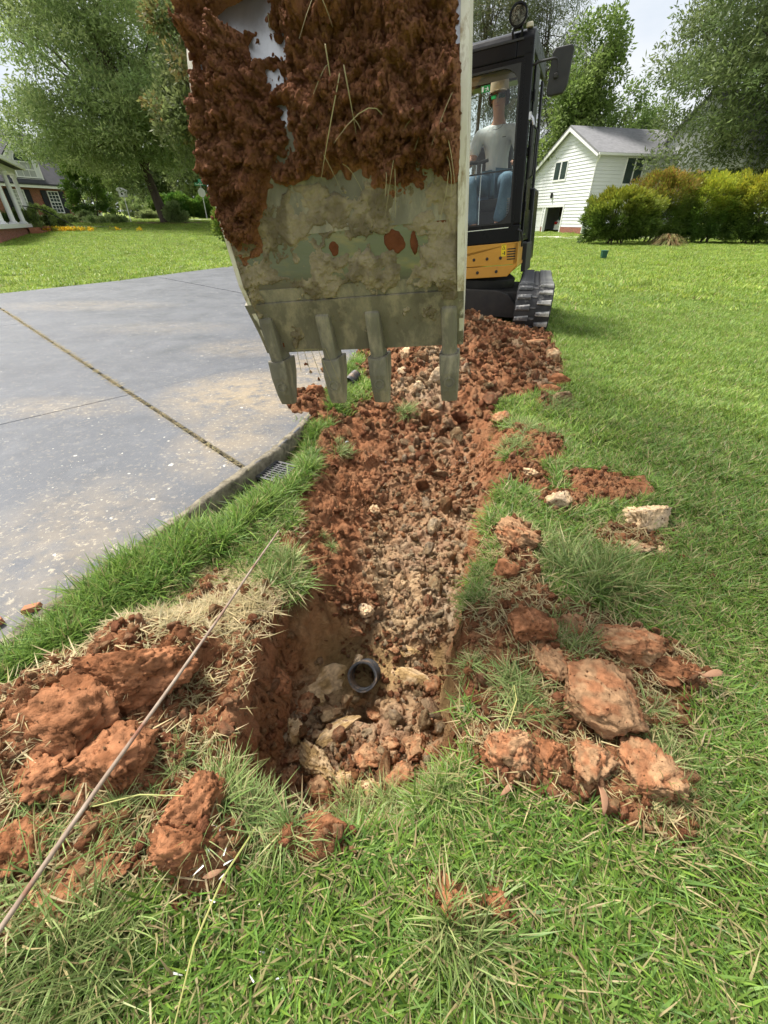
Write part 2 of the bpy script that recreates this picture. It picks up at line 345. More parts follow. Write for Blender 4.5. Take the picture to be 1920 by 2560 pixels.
def near_patch(name, xs, ys, label):
    x, y, f = grid(xs, ys); z, soil, sub, sm, dep = terr(x, y)
    rel = soil_relief(x, y, z, soil, sm)
    border = np.minimum.reduce([sst(NX0, NX0 + .2, x), sst(NX1, NX1 - .2, x), sst(-.12, .0, y), sst(NY2, NY2 - .3, y)])
    z2 = (z + rel) * border
    p = P3(x, y, z); wall = sst(.02, .1, dep) * (1 - sst(.9, 1., 0 * x))
    x2 = x + wall * .032 * fbm(p * 13, 4, 201, .6) * (1 - sm); y2 = y + wall * .028 * fbm(p * 13, 4, 211, .6) * (1 - sm)
    # keep the shared edges of the two patches in place
    k = sst(ys[0], ys[0] + .04, y) * sst(ys[-1], ys[-1] - .04, y); x2 = x + (x2 - x) * k; y2 = y + (y2 - y) * k
    o = link(name, mesh(name, np.stack([x2, y2, z2], 1), f, True, soil_colour(x, y, z, soil, sub, sm)), M_SOIL)
    return tag(o, label, 'ground', kind='structure')
xs_a = np.concatenate([grade(-1.05, NX1 * -1 * -1, .0046, .0046)[:0], -grade(1.05, -NX0, .006, .03)[::-1], np.arange(-1.045, 1.045, .0048), grade(1.05, NX1, .006, .03)])
near_patch('trench_ground', xs_a, np.arange(-.12, NY1 + 1e-9, (NY1 + .12) / 520), 'trench of broken red and tan clay with a deep hole around the pipe')
xs_b = np.concatenate([-grade(.9, -NX0, .014, .04)[::-1], np.arange(-.885, 1.995, .0105), grade(2.0, NX1, .014, .04)])
near_patch('mound_ground', xs_b, grade(NY1, NY2, .008, .022), 'low mound of crumbly red and tan clay in front of the excavator')

# far ground: one sheet out to the horizon, open where the fine patches lie
def far_sheet():
    xs = np.array(sorted(set([-900, -500, -300, -200, -140, -100, -80] + list(range(-64, 66, 3)) + [80, 110, 150, 220, 320, 500, 900] + [NX0, NX1, -2, -1, 1, 2])), float)
    ys = np.array(sorted(set([-60, -30, -12, -5, -2, -.12, 1, NY1, 4, 6, NY2] + list(range(10, 120, 3)) + [130, 150, 180, 220, 280, 360, 500, 900])), float)
    x, y, f = grid(xs, ys); c = np.stack([x[f].mean(1), y[f].mean(1)], 1)
    keep = ~((c[:, 0] > NX0) & (c[:, 0] < NX1) & (c[:, 1] > -.12) & (c[:, 1] < NY2)); f = f[keep]
    z = far_rise(x, y)
    m = mat('lawn_turf', (.16, .21, .045), (.22, .27, .06), scale=.6, rough=.95, bump=.02, bscale=25, spec=.1, c3=(.25, .25, .07), t3=(.56, .75), scale3=2.2)
    o = link('ground', mesh('ground', np.stack([x, y, z], 1), f, True), m)
    return tag(o, 'wide green lawn rolling up towards the houses and the street', 'lawn', kind='structure')
far_sheet()

# ------------------------------------------------------------------ driveway: concrete slabs, joints open between them
DRIVE_L = [(-2.2, 22), (-4.445, 14.4), (-6.03, 10.57), (-7.15, 8.62), (-9.5, 4.5), (-12, 0), (-12, -1.5)]
DZ = .048
def clip(poly, n, d):
    """keep n.p <= d"""
    r = []
    for i in range(len(poly)):
        a, b = poly[i], poly[(i + 1) % len(poly)]; da = n[0] * a[0] + n[1] * a[1] - d; db = n[0] * b[0] + n[1] * b[1] - d
        if da <= 0: r.append(a)
        if da * db < 0: t = da / (da - db); r.append((a[0] + (b[0] - a[0]) * t, a[1] + (b[1] - a[1]) * t))
    return r
def drive_material():
    m = bpy.data.materials.new('coated_concrete'); m.use_nodes = True; nt = m.node_tree; L = nt.links.new; b = nt.nodes['Principled BSDF']
    tc = _n(nt, 'ShaderNodeTexCoord'); V = tc.outputs['Object']
    def nz(s, d=5, r=.6, off=0.):
        mp = _n(nt, 'ShaderNodeMapping'); mp.inputs['Location'].default_value = (off, off * .7, 0); L(V, mp.inputs[0])
        n = _n(nt, 'ShaderNodeTexNoise'); n.inputs['Scale'].default_value = s; n.inputs['Detail'].default_value = d; n.inputs['Roughness'].default_value = r; L(mp.outputs[0], n.inputs['Vector']); return n.outputs['Fac']
    def rmp(f, a, c, t0=0., t1=1.):
        x = _n(nt, 'ShaderNodeMapRange'); x.inputs[1].default_value = a; x.inputs[2].default_value = c; x.inputs[3].default_value = t0; x.inputs[4].default_value = t1; L(f, x.inputs[0]); return x.outputs[0]
    def mth(op, a, c):
        x = _n(nt, 'ShaderNodeMath', operation=op); x.use_clamp = True
        for k, q in enumerate((a, c)):
            if isinstance(q, (int, float)): x.inputs[k].default_value = q
            else: L(q, x.inputs[k])
        return x.outputs[0]
    def mix(f, a, c):
        x = _n(nt, 'ShaderNodeMix', data_type='RGBA'); L(f, x.inputs[0])
        for s, q in ((x.inputs[6], a), (x.inputs[7], c)):
            if isinstance(q, tuple): s.default_value = c4(q)
            else: L(q, s)
        return x.outputs[2]
    col = mix(rmp(nz(1.1, 6), .35, .65), (.060, .066, .078), (.092, .099, .113))
    col = mix(rmp(nz(6, 5, .7, 3), .5, .72, 0, .55), col, (.135, .140, .152))
    col = mix(rmp(nz(70, 3, .6, 4), .45, .7, 0, .35), col, (.05, .053, .06))
    # worn places where the tan concrete shows through; spots have centres of their own on the slab
    sx = _n(nt, 'ShaderNodeSeparateXYZ'); L(V, sx.inputs[0])
    tot = None
    for cx, cy, rx, ry, a in ((-1.0, 3.15, .62, .55, 1.), (-.62, 3.9, .35, .5, .95), (-.95, 2.35, .30, .45, .65), (-4.8, 7.3, 1.3, .45, .3), (-1.5, 4.6, .5, .35, .35), (-2.8, 5.6, .9, .35, .2), (-1.35, 1.35, .4, .5, .45), (-2.4, 2.9, .6, .2, .4)):
        ax = mth('SUBTRACT', sx.outputs[0], cx); ax.node.use_clamp = False; ay = mth('SUBTRACT', sx.outputs[1], cy); ay.node.use_clamp = False
        ax = mth('DIVIDE', ax, rx); ax.node.use_clamp = False; ay = mth('DIVIDE', ay, ry); ay.node.use_clamp = False
        ax = mth('MULTIPLY', ax, ax); ax.node.use_clamp = False; ay = mth('MULTIPLY', ay, ay); ay.node.use_clamp = False
        s = mth('ADD', ax, ay); s.node.use_clamp = False; e = rmp(s, 0., 1.7, a, 0.); tot = e if tot is None else mth('MAXIMUM', tot, e)
    w = mth('MULTIPLY', tot, rmp(nz(9, 8, .72, 6), .34, .56)); col = mix(mth('MULTIPLY', w, .75), col, (.30, .23, .135))
    w2 = mth('MULTIPLY', rmp(tot, 0., .5, .35, 1.), rmp(nz(38, 5, .75, 8), .56, .64)); col = mix(mth('MULTIPLY', w2, .8), col, (.40, .345, .25))
    fl = rmp(nz(55, 2, .5, 11), .735, .75); col = mix(mth('MULTIPLY', fl, rmp(nz(2.0, 3, .5, 12), .4, .6)), col, (.60, .57, .48))
    fl = rmp(nz(20, 2, .4, 15), .74, .75); col = mix(mth('MULTIPLY', fl, .8), col, (.55, .52, .45))
    L(col, b.inputs['Base Color']); L(rmp(nz(3, 5, .6, 2), .3, .7, .42, .68), b.inputs['Roughness']); b.inputs['Specular IOR Level'].default_value = .45
    bp = _n(nt, 'ShaderNodeBump'); bp.inputs['Distance'].default_value = .0025; L(nz(160, 4, .7), bp.inputs['Height']); L(bp.outputs[0], b.inputs['Normal'])
    return m
M_DRIVE = drive_material(); M_RAW = mat('raw_concrete', (.30, .26, .185), (.15, .13, .095), scale=30, rough=.95, bump=.006, bscale=90, c3=(.09, .08, .055), t3=(.5, .66), scale3=14)
drv = empty('driveway'); tag(drv, 'dark grey coated concrete driveway with worn tan patches', 'driveway', kind='structure')
_o = (-1.97, 3.17); _u = (-.7145, .6996); _w = (.6996, .7145)
for iu in range(-3, 5):
    for iw in range(-4, 5):
        # panel bounds along u and w, with open joints
        u0, u1, w0, w1 = iu * 3.9, (iu + 1) * 3.9, iw * 3.45, (iw + 1) * 3.45; poly = DRIVE_R + DRIVE_L
        ja = .009 if iw in (-1, 0) else .004
        poly = clip(poly, _u, _u[0] * _o[0] + _u[1] * _o[1] + u1 - .0035); poly = clip(poly, (-_u[0], -_u[1]), -(_u[0] * _o[0] + _u[1] * _o[1] + u0 + .0035)) if poly else []
        poly = clip(poly, _w, _w[0] * _o[0] + _w[1] * _o[1] + w1 - (.011 if iw == -1 else .004)) if poly else []
        poly = clip(poly, (-_w[0], -_w[1]), -(_w[0] * _o[0] + _w[1] * _o[1] + w0 + (.011 if iw == 0 else .004))) if poly else []
        if len(poly) < 3: continue
        dz = .004 * math.sin(iu * 5.1 + iw * 2.7) if iw != -1 else -.004
        m = MB(); m.prism([(p[0], p[1]) for p in poly], -.06, DZ + dz, 'z')
        o = m.build('slab', M_DRIVE, drv, bevel=.004, seg=1)
        # settle far slabs onto the rising ground
        for vtx in o.data.vertices: vtx.co.z += float(far_rise(np.array([vtx.co.x]), np.array([vtx.co.y]))[0]) * 1.
# bare worn rim along the lawn side
pts = np.array(DRIVE_R[1:15]); seg = []
for a, b in zip(pts[:-1], pts[1:]):
    n = max(2, int(np.hypot(*(b - a)) / .012)); seg += [a + (b - a) * t / n for t in range(n)]
seg = np.array(seg); tan_ = np.gradient(seg, axis=0); tan_ /= np.linalg.norm(tan_, axis=1)[:, None]; nrm = np.stack([tan_[:, 1], -tan_[:, 0]], 1)
prof = [(-.030, .0012), (-.012, .0013), (.001, -.003), (.007, -.014), (.009, -.05), (.008, -.11)]
V = []; 
for j, (dx, dz) in enumerate(prof):
    nn = fbm(P3(seg[:, 0] * 22, seg[:, 1] * 22, j * 1.7), 3, 300 + j); amp = .010 if j < 2 else .007
    q = seg + nrm * (dx + amp * nn)[:, None]; V.append(np.column_stack([q, DZ + .004 + dz + (.0006 if j < 2 else .004) * nn]))
V = np.array(V); nj, ns = V.shape[:2]; idx = np.arange(nj * ns).reshape(nj, ns)
F_ = np.stack([idx[:-1, :-1].ravel(), idx[:-1, 1:].ravel(), idx[1:, 1:].ravel(), idx[1:, :-1].ravel()], 1)
link('worn_edge', mesh('worn_edge', V.reshape(-1, 3), F_, True), M_RAW, drv)
# ================================================================== mini excavator
M_YEL = mat('yellow_paint', (.62, .30, .028), (.56, .265, .026), scale=6, rough=.42, spec=.5, coat=.25, bump=.0006, bscale=200, c3=(.36, .20, .07), t3=(.60, .80), scale3=7)
M_BLK = mat('black_paint', (.008, .008, .010), (.012, .012, .013), scale=5, rough=.30, spec=.13, coat=.0, c3=(.022, .021, .02), t3=(.6, .85), scale3=9, rvar=.1)
M_PLA = mat('black_plastic', (.018, .018, .019), (.03, .03, .03), scale=9, rough=.55, spec=.4)
M_RUB = mat('track_rubber', (.022, .022, .024), (.05, .05, .052), scale=9, rough=.8, bump=.002, bscale=60, c3=(.30, .285, .26), t3=(.56, .74), scale3=7)
M_RUBL = mat('dusty_lug_rubber', (.085, .087, .092), (.17, .17, .172), scale=12, rough=.85, bump=.002, bscale=60, c3=(.50, .48, .44), t3=(.46, .62), scale3=9)
M_DARK = mat('dark_steel', (.03, .03, .03), (.05, .046, .04), scale=8, rough=.6, metal=.3)
M_CHR = mat('bright_steel', (.62, .62, .60), (.5, .5, .5), scale=12, rough=.25, metal=.9)
M_OLIVE = mat('dusty_olive_steel', (.205, .188, .142), (.115, .103, .077), scale=11, rough=.6, metal=.1, spec=.45, bump=.0018, bscale=150, bump2=.002, bscale2=30, c3=(.31, .27, .195), t3=(.48, .64), scale3=20, rvar=.12, stretch=(1, 1, .4))
M_TEAL = mat('worn_blue_grey_steel', (.19, .195, .175), (.135, .137, .118), scale=4, rough=.32, metal=.55, spec=.5, bump=.0006, bscale=120, c3=(.24, .205, .14), t3=(.50, .64), scale3=14, rvar=.1, stretch=(.5, 1, 2))
M_SILV = mat('polished_bucket_steel', (.46, .46, .46), (.34, .34, .34), scale=9, rough=.34, metal=.85, bump=.0008, bscale=90, c3=(.10, .035, .02), t3=(.68, .74), scale3=24, stretch=(2, 1, .5))
M_PALE = mat('chalky_side_plate', (.72, .68, .60), (.60, .55, .45), scale=9, rough=.75, bump=.0015, bscale=120, c3=(.30, .22, .13), t3=(.50, .64), scale3=34, stretch=(1, 1, .3))
M_MUD = mat('dried_tan_mud', (1.1,) * 3, (.75,) * 3, scale=30, rough=.95, attr=True, bump=.004, bscale=150, spec=.1)
M_WHITE = mat('white_paint', (.80, .80, .78), (.74, .74, .72), scale=3, rough=.5)
M_GREEN = mat('green_sign', (.01, .23, .05), (.012, .25, .06), rough=.4); M_DYEL = mat('yellow_sticker', (.85, .65, .02), (.82, .62, .02), rough=.4); M_INK = mat('black_ink', (.01, .01, .01), (.012, .012, .012), rough=.5)
M_GLASS = glass('cab_glass', (.92, .97, .94), .01, .9)
def frame(o, yaw, roll):
    """axes: X towards image right, Y away from the viewer, Z up; yaw swings the right end nearer, roll lifts it"""
    return Matrix.Translation(o) @ Matrix.Rotation(-yaw, 4, 'Z') @ Matrix.Rotation(-roll, 4, 'Y')
EX = empty('mini_excavator', (1.4, 6.3, 0))
tag(EX, 'yellow and black mini excavator with a clay-caked toothed bucket raised over the trench', 'excavator')

# ---- rubber tracks (own yaw)
TM = frame((1.735, 5.32, .0), R(17), 0)
def track(dx, dz, name='rubber_track'):
    M = TM @ Matrix.Translation((dx, 0, dz)); h, rr, L_ = .54, .25, 2.05; wd = .205
    path = []; 
    # side outline in (y,z): idler in front, sprocket behind
    for k in range(13): t = math.pi * 1.5 - math.pi * k / 12 * 1.0; path.append((rr + rr * math.cos(t) * 1.0, .27 + .265 * math.sin(t)))
    path = [(.27 + .27 * math.cos(R(270 - 15 * k)), .27 + .265 * math.sin(R(270 - 15 * k))) for k in range(13)]
    path += [(.27 + (L_ - .54) * k / 12, .535 - .02 * math.sin(math.pi * k / 12)) for k in range(1, 12)]
    path += [(L_ - .27 + .27 * math.cos(R(90 - 15 * k)), .27 + .265 * math.sin(R(90 - 15 * k))) for k in range(13)]
    path += [(L_ - .27 - (L_ - .54) * k / 12, .005) for k in range(1, 12)]
    n = len(path); m = MB(M); v = []; f = []
    for i, (y, z) in enumerate(path):
        cy, cz = (.27 if y < .27 else (L_ - .27 if y > L_ - .27 else y)), .27; s = .90
        iy, iz = cy + (y - cy) * s * .98, cz + (z - cz) * s
        v += [(-wd, y, z), (wd, y, z), (wd, iy, iz), (-wd, iy, iz)]
    for i in range(n):
        j = (i + 1) % n
        for a, b in ((0, 1), (1, 2), (2, 3), (3, 0)): f.append((i * 4 + a, i * 4 + b, j * 4 + b, j * 4 + a))
    m.add(v, f); tr = m.build(name, M_RUB, EX, smooth=True)
    # lugs: two staggered lanes of raised blocks round the belt
    P = np.array(path + [path[0]]); sl_ = np.r_[0, np.cumsum(np.hypot(*np.diff(P, axis=0).T))]; tot = sl_[-1]; NL = 40
    for lane in (0, 1):
        q = MB(); x0, x1 = (-.195, -.035) if lane == 0 else (.035, .195); hh = .026; a, b = .017, .034; sk = .018
        q.hexa([(x0, -b * .7 - sk * (1 - lane), 0), (x1, -b - sk * lane * 0, 0), (x1, b, 0), (x0, b - sk, 0), (x0 + .012, -a - sk * .5, hh), (x1 - .006, -a - .008, hh), (x1 - .006, a, hh), (x0 + .012, a - sk * .6, hh)])
        lug = mesh('lug', [tuple(c) for c in q.v], q.f); lug.materials.append(M_RUBL)
        bm = bmesh.new(); bm.from_mesh(lug); bmesh.ops.recalc_face_normals(bm, faces=bm.faces); bmesh.ops.bevel(bm, geom=bm.edges[:], offset=.004, segments=1, affect='EDGES'); bm.to_mesh(lug); bm.free()
        for i in range(NL):
            s = tot * ((i + .5 * lane) % NL) / NL; k = min(np.searchsorted(sl_, s, 'right') - 1, n - 1); t = (s - sl_[k]) / (sl_[k + 1] - sl_[k]); c = P[k] + (P[k + 1] - P[k]) * t
            d = (P[k + 1] - P[k]); d = d / np.hypot(*d); ang = math.atan2(d[1], d[0])
            o = link('tread_lug', lug, None, tr)
            # outward normal is left-hand of travel direction reversed: belt runs front-up-back-down (clockwise from the right)
            W_ = M @ Matrix.Translation((0, c[0], c[1])) @ Matrix.Rotation(ang, 4, 'X')
            o.matrix_local = Matrix.Translation(-EX.location) @ W_
    # belt bars in the middle groove
    for i in range(NL):
        s = tot * i / NL; k = min(np.searchsorted(sl_, s, 'right') - 1, n - 1); t = (s - sl_[k]) / (sl_[k + 1] - sl_[k]); c = P[k] + (P[k + 1] - P[k]) * t; d = P[k + 1] - P[k]; ang = math.atan2(d[1], d[0])
        if i == 0:
            b = MB(); b.box(-.03, .03, -.009, .009, -.002, .010); bar = mesh('bar', b.v, b.f); bar.materials.append(M_RUBL)
        o = link('belt_bar', bar, None, tr); o.matrix_local = Matrix.Translation(-EX.location) @ M @ Matrix.Translation((0, c[0], c[1])) @ Matrix.Rotation(ang, 4, 'X')
    w_ = MB(M)
    for cy, r_ in ((.27, .2), (L_ - .27, .2), (.62, .09), (.9, .09), (1.18, .09), (1.45, .09)): w_.lathe([(r_ * .3, -.13), (r_, -.12), (r_, .12), (r_ * .3, .13)], (0, cy, .27 if r_ > .1 else .135), 20, 'x')
    w_.box(-.1, .1, .35, L_ - .35, .17, .36)
    w_.build('track_roller_frame', M_DARK, EX)
track(0, 0); track(-1.52, -.09)
m = MB(TM); m.prism([(-1.35, .14), (-.17, .14), (-.17, .26), (-.32, .40), (-.45, .44), (-1.12, .44), (-1.25, .40), (-1.35, .26)], .35, .44); m.box(-1.3, -.2, .44, 1.6, .24, .42); m.build('undercarriage_frame', M_DARK, EX, bevel=.01)
m = MB(TM); m.lathe([(.45, .40), (.48, .44), (.48, .52), (.42, .56)], (-.76, 1.02, 0), 28); m.build('slew_ring', M_DARK, EX, smooth=True)

# ---- upper structure
UM = frame((1.58, 5.79, .95), R(22), R(5.2))
m = MB(UM); m.prism([(-1.72, -.30), (-1.72, 0), (-.012, 0), (0, -.012), (0, -.215), (-.02, -.225), (-1.72, -.225)][::-1], .0, .06); m.build('front_panel', M_YEL, EX, bevel=.006)
m = MB(UM); m.prism([(-1.72, -.35), (-1.72, -.232), (.0, -.232), (-.015, -.25), (-.11, -.35)][::-1], -.012, .05); m.build('front_skirt', M_YEL, EX, bevel=.005)
m = MB(UM); m.add([(.0, .0, -.232), (.0, .0, 0), (.012, .32, .0), (.012, .32, -.232), (-.05, .0, -.232), (-.05, .0, 0), (-.05, .32, 0), (-.05, .32, -.232)], [(0, 3, 2, 1), (4, 5, 6, 7), (1, 2, 6, 5), (0, 4, 7, 3), (2, 3, 7, 6), (0, 1, 5, 4)]); sp = m.build('side_panel', M_YEL, EX, bevel=.004)
m = MB(UM); m.add([(.0, -.01, -.25), (.0, .0, -.232), (.02, .34, -.20), (.02, .34, -.235), (-.11, .0, -.35), (-.09, .34, -.32)], [(0, 1, 2, 3), (0, 3, 5, 4), (1, 0, 4), (3, 2, 5), (1, 4, 5, 2)]); m.build('side_skirt', M_YEL, EX)
for x, z, r_ in ((-.52, -.15, .012), (-.36, -.15, .012), (-.20, -.15, .012), (-.47, -.29, .012), (-.24, -.29, .012), (-.68, -.15, .012)):
    m = MB(UM); m.lathe([(r_ * 1.5, -.002), (r_ * 1.5, -.006), (r_, -.008), (r_ * .9, -.014)], (x, -.001 if z > -.22 else -.0125, z), 8, 'y'); m.build('bolt', M_DARK, EX)
for k in range(5):
    m = MB(UM); m.box(-.125, -.03, -.003, .02, -.175 + k * .026, -.163 + k * .026); m.build('vent_slot', M_INK, EX)
m = MB(UM); m.box(-.195, -.14, -.0035, .0, -.135, -.012); dec = m.build('warning_decal', M_DYEL, EX)
m = MB(UM); m.add([(-.187, -.005, -.065), (-.148, -.005, -.065), (-.1675, -.005, -.028)], [(0, 1, 2)]); m.add([(-.190, -.005, -.022), (-.145, -.005, -.022), (-.145, -.005, -.017), (-.19, -.005, -.017)], [(0, 1, 2, 3)])
m.box(-.160, -.150, -.006, -.004, -.12, -.085); m.box(-.18, -.165, -.006, -.004, -.108, -.102); m.build('warning_print', M_INK, dec)
m = MB(UM); m.add([(-.1795, -.0065, -.061), (-.1555, -.0065, -.061), (-.1675, -.0065, -.0375)], [(0, 1, 2)]); m.build('warning_triangle', M_DYEL, dec)
m = MB(UM); m.box(-1.72, -.02, .06, 1.75, -.22, -.02); m.build('swing_frame', M_DARK, EX, bevel=.01)
m = MB(UM); m.prism([(-1.74, 1.0), (.03, 1.0), (.03, 1.55), (-.25, 1.80), (-1.45, 1.80), (-1.74, 1.55)], -.26, .55, 'z'); m.build('counterweight', M_BLK, EX, bevel=.03)
m = MB(UM); m.box(-1.74, -1.04, .25, 1.05, -.02, .62); m.build('engine_hood', M_YEL, EX, bevel=.04)
m = MB(UM); m.box(.0, .055, .40, 1.0, -.34, -.03); m.build('side_step', M_DARK, EX, bevel=.008)
# cab shell
def cabbox(name, x0, x1, y0, y1, z0, z1, mt=M_BLK, bv=.012, parent=EX):
    m = MB(UM); m.box(x0, x1, y0, y1, z0, z1); return m.build(name, mt, parent, bevel=bv)
CW, CD, CHT = 1.02, 1.28, 1.73
cabbox('cab_sill', -CW, 0, .0, .09, .0, .17)
cabbox('sill_trim', -CW + .1, -.13, -.006, .0, .145, .153, M_CHR, 0)
def pillar(name, x0, x1, y0, y1, lean=0.):
    m = MB(UM); z0, z1 = .17, CHT - .16
    m.hexa([(x0, y0, z0), (x1, y0, z0), (x1, y1, z0), (x0, y1, z0), (x0, y0 + lean, z1), (x1, y0 + lean, z1), (x1, y1 + lean, z1), (x0, y1 + lean, z1)]); m.build(name, M_BLK, EX, bevel=.018)
pillar('front_pillar', -.095, .0, .0, .11); pillar('front_pillar', -CW, -CW + .09, .0, .11)
pillar('rear_pillar', -.06, -.005, CD - .1, CD); pillar('rear_pillar', -CW, -CW + .06, CD - .1, CD); pillar('door_post', -.05, .0, .58, .66)
def round_rect_frame(name, x0, x1, z0, z1, r, th, y0, y1, mt):
    """a ring: outer rectangle, inner rounded opening"""
    inner = []
    for cx, cz, a0 in ((x1 - r, z1 - r, 0), (x0 + r, z1 - r, 90), (x0 + r, z0 + r, 180), (x1 - r, z0 + r, 270)):
        inner += [(cx + r * math.cos(R(a0 + 15 * k)), cz + r * math.sin(R(a0 + 15 * k))) for k in range(7)]
    outer = []
    for (px, pz) in inner:
        cx, cz = (x0 + x1) / 2, (z0 + z1) / 2; outer.append((min(max(px + (px - cx) * 9, x0 - th), x1 + th), min(max(pz + (pz - cz) * 9, z0 - th), z1 + th)))
    n = len(inner); m = MB(UM); v = [(p[0], y0, p[1]) for p in outer] + [(p[0], y0, p[1]) for p in inner] + [(p[0], y1, p[1]) for p in inner] + [(p[0], y1, p[1]) for p in outer]
    f = []
    for i in range(n):
        j = (i + 1) % n
        for a in range(3): f.append((a * n + i, a * n + j, (a + 1) * n + j, (a + 1) * n + i))
        f.append((3 * n + i, 3 * n + j, j, i))
    m.add(v, f); return m.build(name, mt, EX)
round_rect_frame('window_frame', -CW + .11, -.112, .19, CHT - .24, .17, .035, -.004, .05, M_BLK)
round_rect_frame('window_seal', -CW + .125, -.125, .205, CHT - .255, .16, .016, -.008, .0, M_PLA)
# roof: front-rounded rails and a glazed opening added to let daylight onto the operator
RP = [(0.0, CHT - .2), (.0, CHT - .07), (.03, CHT - .02), (.10, CHT + .01), (CD - .05, CHT + .01), (CD, CHT - .04), (CD, CHT - .15), (.12, CHT - .15), (.11, CHT - .2)]
FP = [(0.0, CHT - .2), (.0, CHT - .07), (.03, CHT - .02), (.10, CHT + .008), (.24, CHT + .008), (.24, CHT - .05), (.12, CHT - .15), (.11, CHT - .2)]
m = MB(UM); m.prism(RP, -CW, -CW + .16, 'x'); m.prism(RP, -.16, 0, 'x'); m.prism(FP, -CW + .161, -.161, 'x'); m.box(-CW + .161, -.161, CD - .26, CD - .01, CHT - .14, CHT + .008); m.build('cab_roof', M_BLK, EX, bevel=.012, seg=2)
m = MB(UM); m.add([(-CW + .15, .22, CHT - .02), (-.15, .22, CHT - .02), (-.15, CD - .24, CHT - .02), (-CW + .15, CD - .24, CHT - .02)], [(0, 1, 2, 3)]); m.build('roof_hatch_glass', M_GLASS, EX)
m = MB(UM); m.box(-CW + .05, -.1, -.012, .0, CHT - .085, CHT - .07); m.build('roof_gutter', M_PLA, EX)
m = MB(UM); m.box(-CW + .1, -.15, .14, .32, CHT - .27, CHT - .2); m.build('sun_blind', mat('grey_blind', (.17, .17, .165), (.13, .13, .13), rough=.7), EX, bevel=.02)
def pane(name, x0, x1, y, z0, z1, M=UM):
    m = MB(M); m.add([(x0, y, z0), (x1, y, z0), (x1, y, z1), (x0, y, z1)], [(0, 1, 2, 3)]); return m.build(name, M_GLASS, EX)
pane('front_window', -CW + .09, -.12, .022, .17, CHT - .2); pane('rear_window', -CW + .06, -.06, CD - .05, .35, CHT - .17)
m = MB(UM); m.add([(-.02, .11, .1), (-.02, .58, .1), (-.02, .58, CHT - .17), (-.02, .11, CHT - .17)], [(0, 1, 2, 3)]); m.build('door_window', M_GLASS, EX)
m = MB(UM); m.add([(-.02, .66, .3), (-.02, CD - .1, .3), (-.02, CD - .1, CHT - .17), (-.02, .66, CHT - .17)], [(0, 1, 2, 3)]); m.build('side_window', M_GLASS, EX)
cabbox('door_panel', -.035, .0, .11, .6, .0, .12); cabbox('rear_wall', -CW, -.005, CD - .06, CD, -.02, .36); cabbox('rear_side_panel', -.04, -.002, .66, CD - .06, 0, .32)
cabbox('cab_floor', -CW + .02, -.03, .06, CD - .05, .02, .06, M_DARK, 0)
cabbox('lower_window_bar', -CW + .1, -.14, .028, .045, .67, .684, M_INK, 0)
cabbox('right_side_panel', -CW, -CW + .03, .1, CD - .06, .0, .5)
# exit sign in the glass
sg = cabbox('exit_sign', -.50, -.41, .012, .016, 1.335, 1.388, M_GREEN, 0)
m = MB(UM); m.box(-.492, -.475, .008, .0118, 1.342, 1.380); m.box(-.44, -.432, .008, .0118, 1.352, 1.375); m.box(-.45, -.425, .008, .0118, 1.360, 1.365)
m.add([(-.437, .008, 1.375), (-.43, .008, 1.375), (-.42, .008, 1.343), (-.427, .008, 1.343)], [(0, 1, 2, 3)]); m.add([(-.437, .0085, 1.358), (-.43, .0085, 1.358), (-.447, .0085, 1.343), (-.455, .0085, 1.343)], [(0, 1, 2, 3)]); m.box(-.465, -.452, .008, .0118, 1.361, 1.365); m.build('sign_print', M_WHITE, sg)
# seat, levers, pedals, consoles
cabbox('seat_cushion', -.72, -.26, .42, .88, .34, .46, M_PLA, .04); cabbox('seat_back', -.72, -.26, .84, .98, .46, 1.02, M_PLA, .05); cabbox('seat_base', -.66, -.32, .48, .86, .06, .34, M_DARK, .01)
cabbox('console', -.24, -.09, .38, .90, .30, .56, M_PLA, .03); cabbox('console', -.92, -.76, .38, .90, .30, .56, M_PLA, .03)
for s in (-.585, -.525):
    m = MB(UM); m.tube([(s, .20, .10), (s + .003, .21, .42), (s + .008, .26, .80)], .010, 8); lv = m.build('travel_lever', M_CHR, EX, smooth=True)
    m = MB(UM); q = -1 if s < -.55 else 1; m.tube([(s + .008 - .02 * q, .255, .80), (s + .008 + .075 * q, .255, .815)], .017, 8); m.build('lever_grip', M_PLA, lv, smooth=True)
for s in (-.62, -.46):
    m = MB(UM); m.hexa([(s - .06, .12, .08), (s + .06, .12, .08), (s + .06, .32, .08), (s - .06, .32, .08), (s - .06, .12, .10), (s + .06, .12, .10), (s + .06, .32, .17), (s - .06, .32, .17)]); m.build('pedal', M_DARK, EX, bevel=.005)
m = MB(UM); m.tube([(-.17, .40, .56), (-.17, .39, .62), (-.175, .37, .70)], [.022, .018, .026], 10); m.build('joystick', M_PLA, EX, smooth=True)
m = MB(UM); m.tube([(-.84, .40, .56), (-.84, .39, .62), (-.835, .37, .70)], [.022, .018, .026], 10); m.build('joystick', M_PLA, EX, smooth=True)
m = MB(UM)
for k in range(9): m.tube([(-.165 + .012 * math.cos(t), .10 + .012 * math.sin(t), .24 + k * .022 + t * .002) for t in np.linspace(0, 6.2, 9)], .005, 6)
m.build('coiled_hose', mat('grey_hose', (.32, .33, .33), (.25, .25, .25), rough=.5), EX)
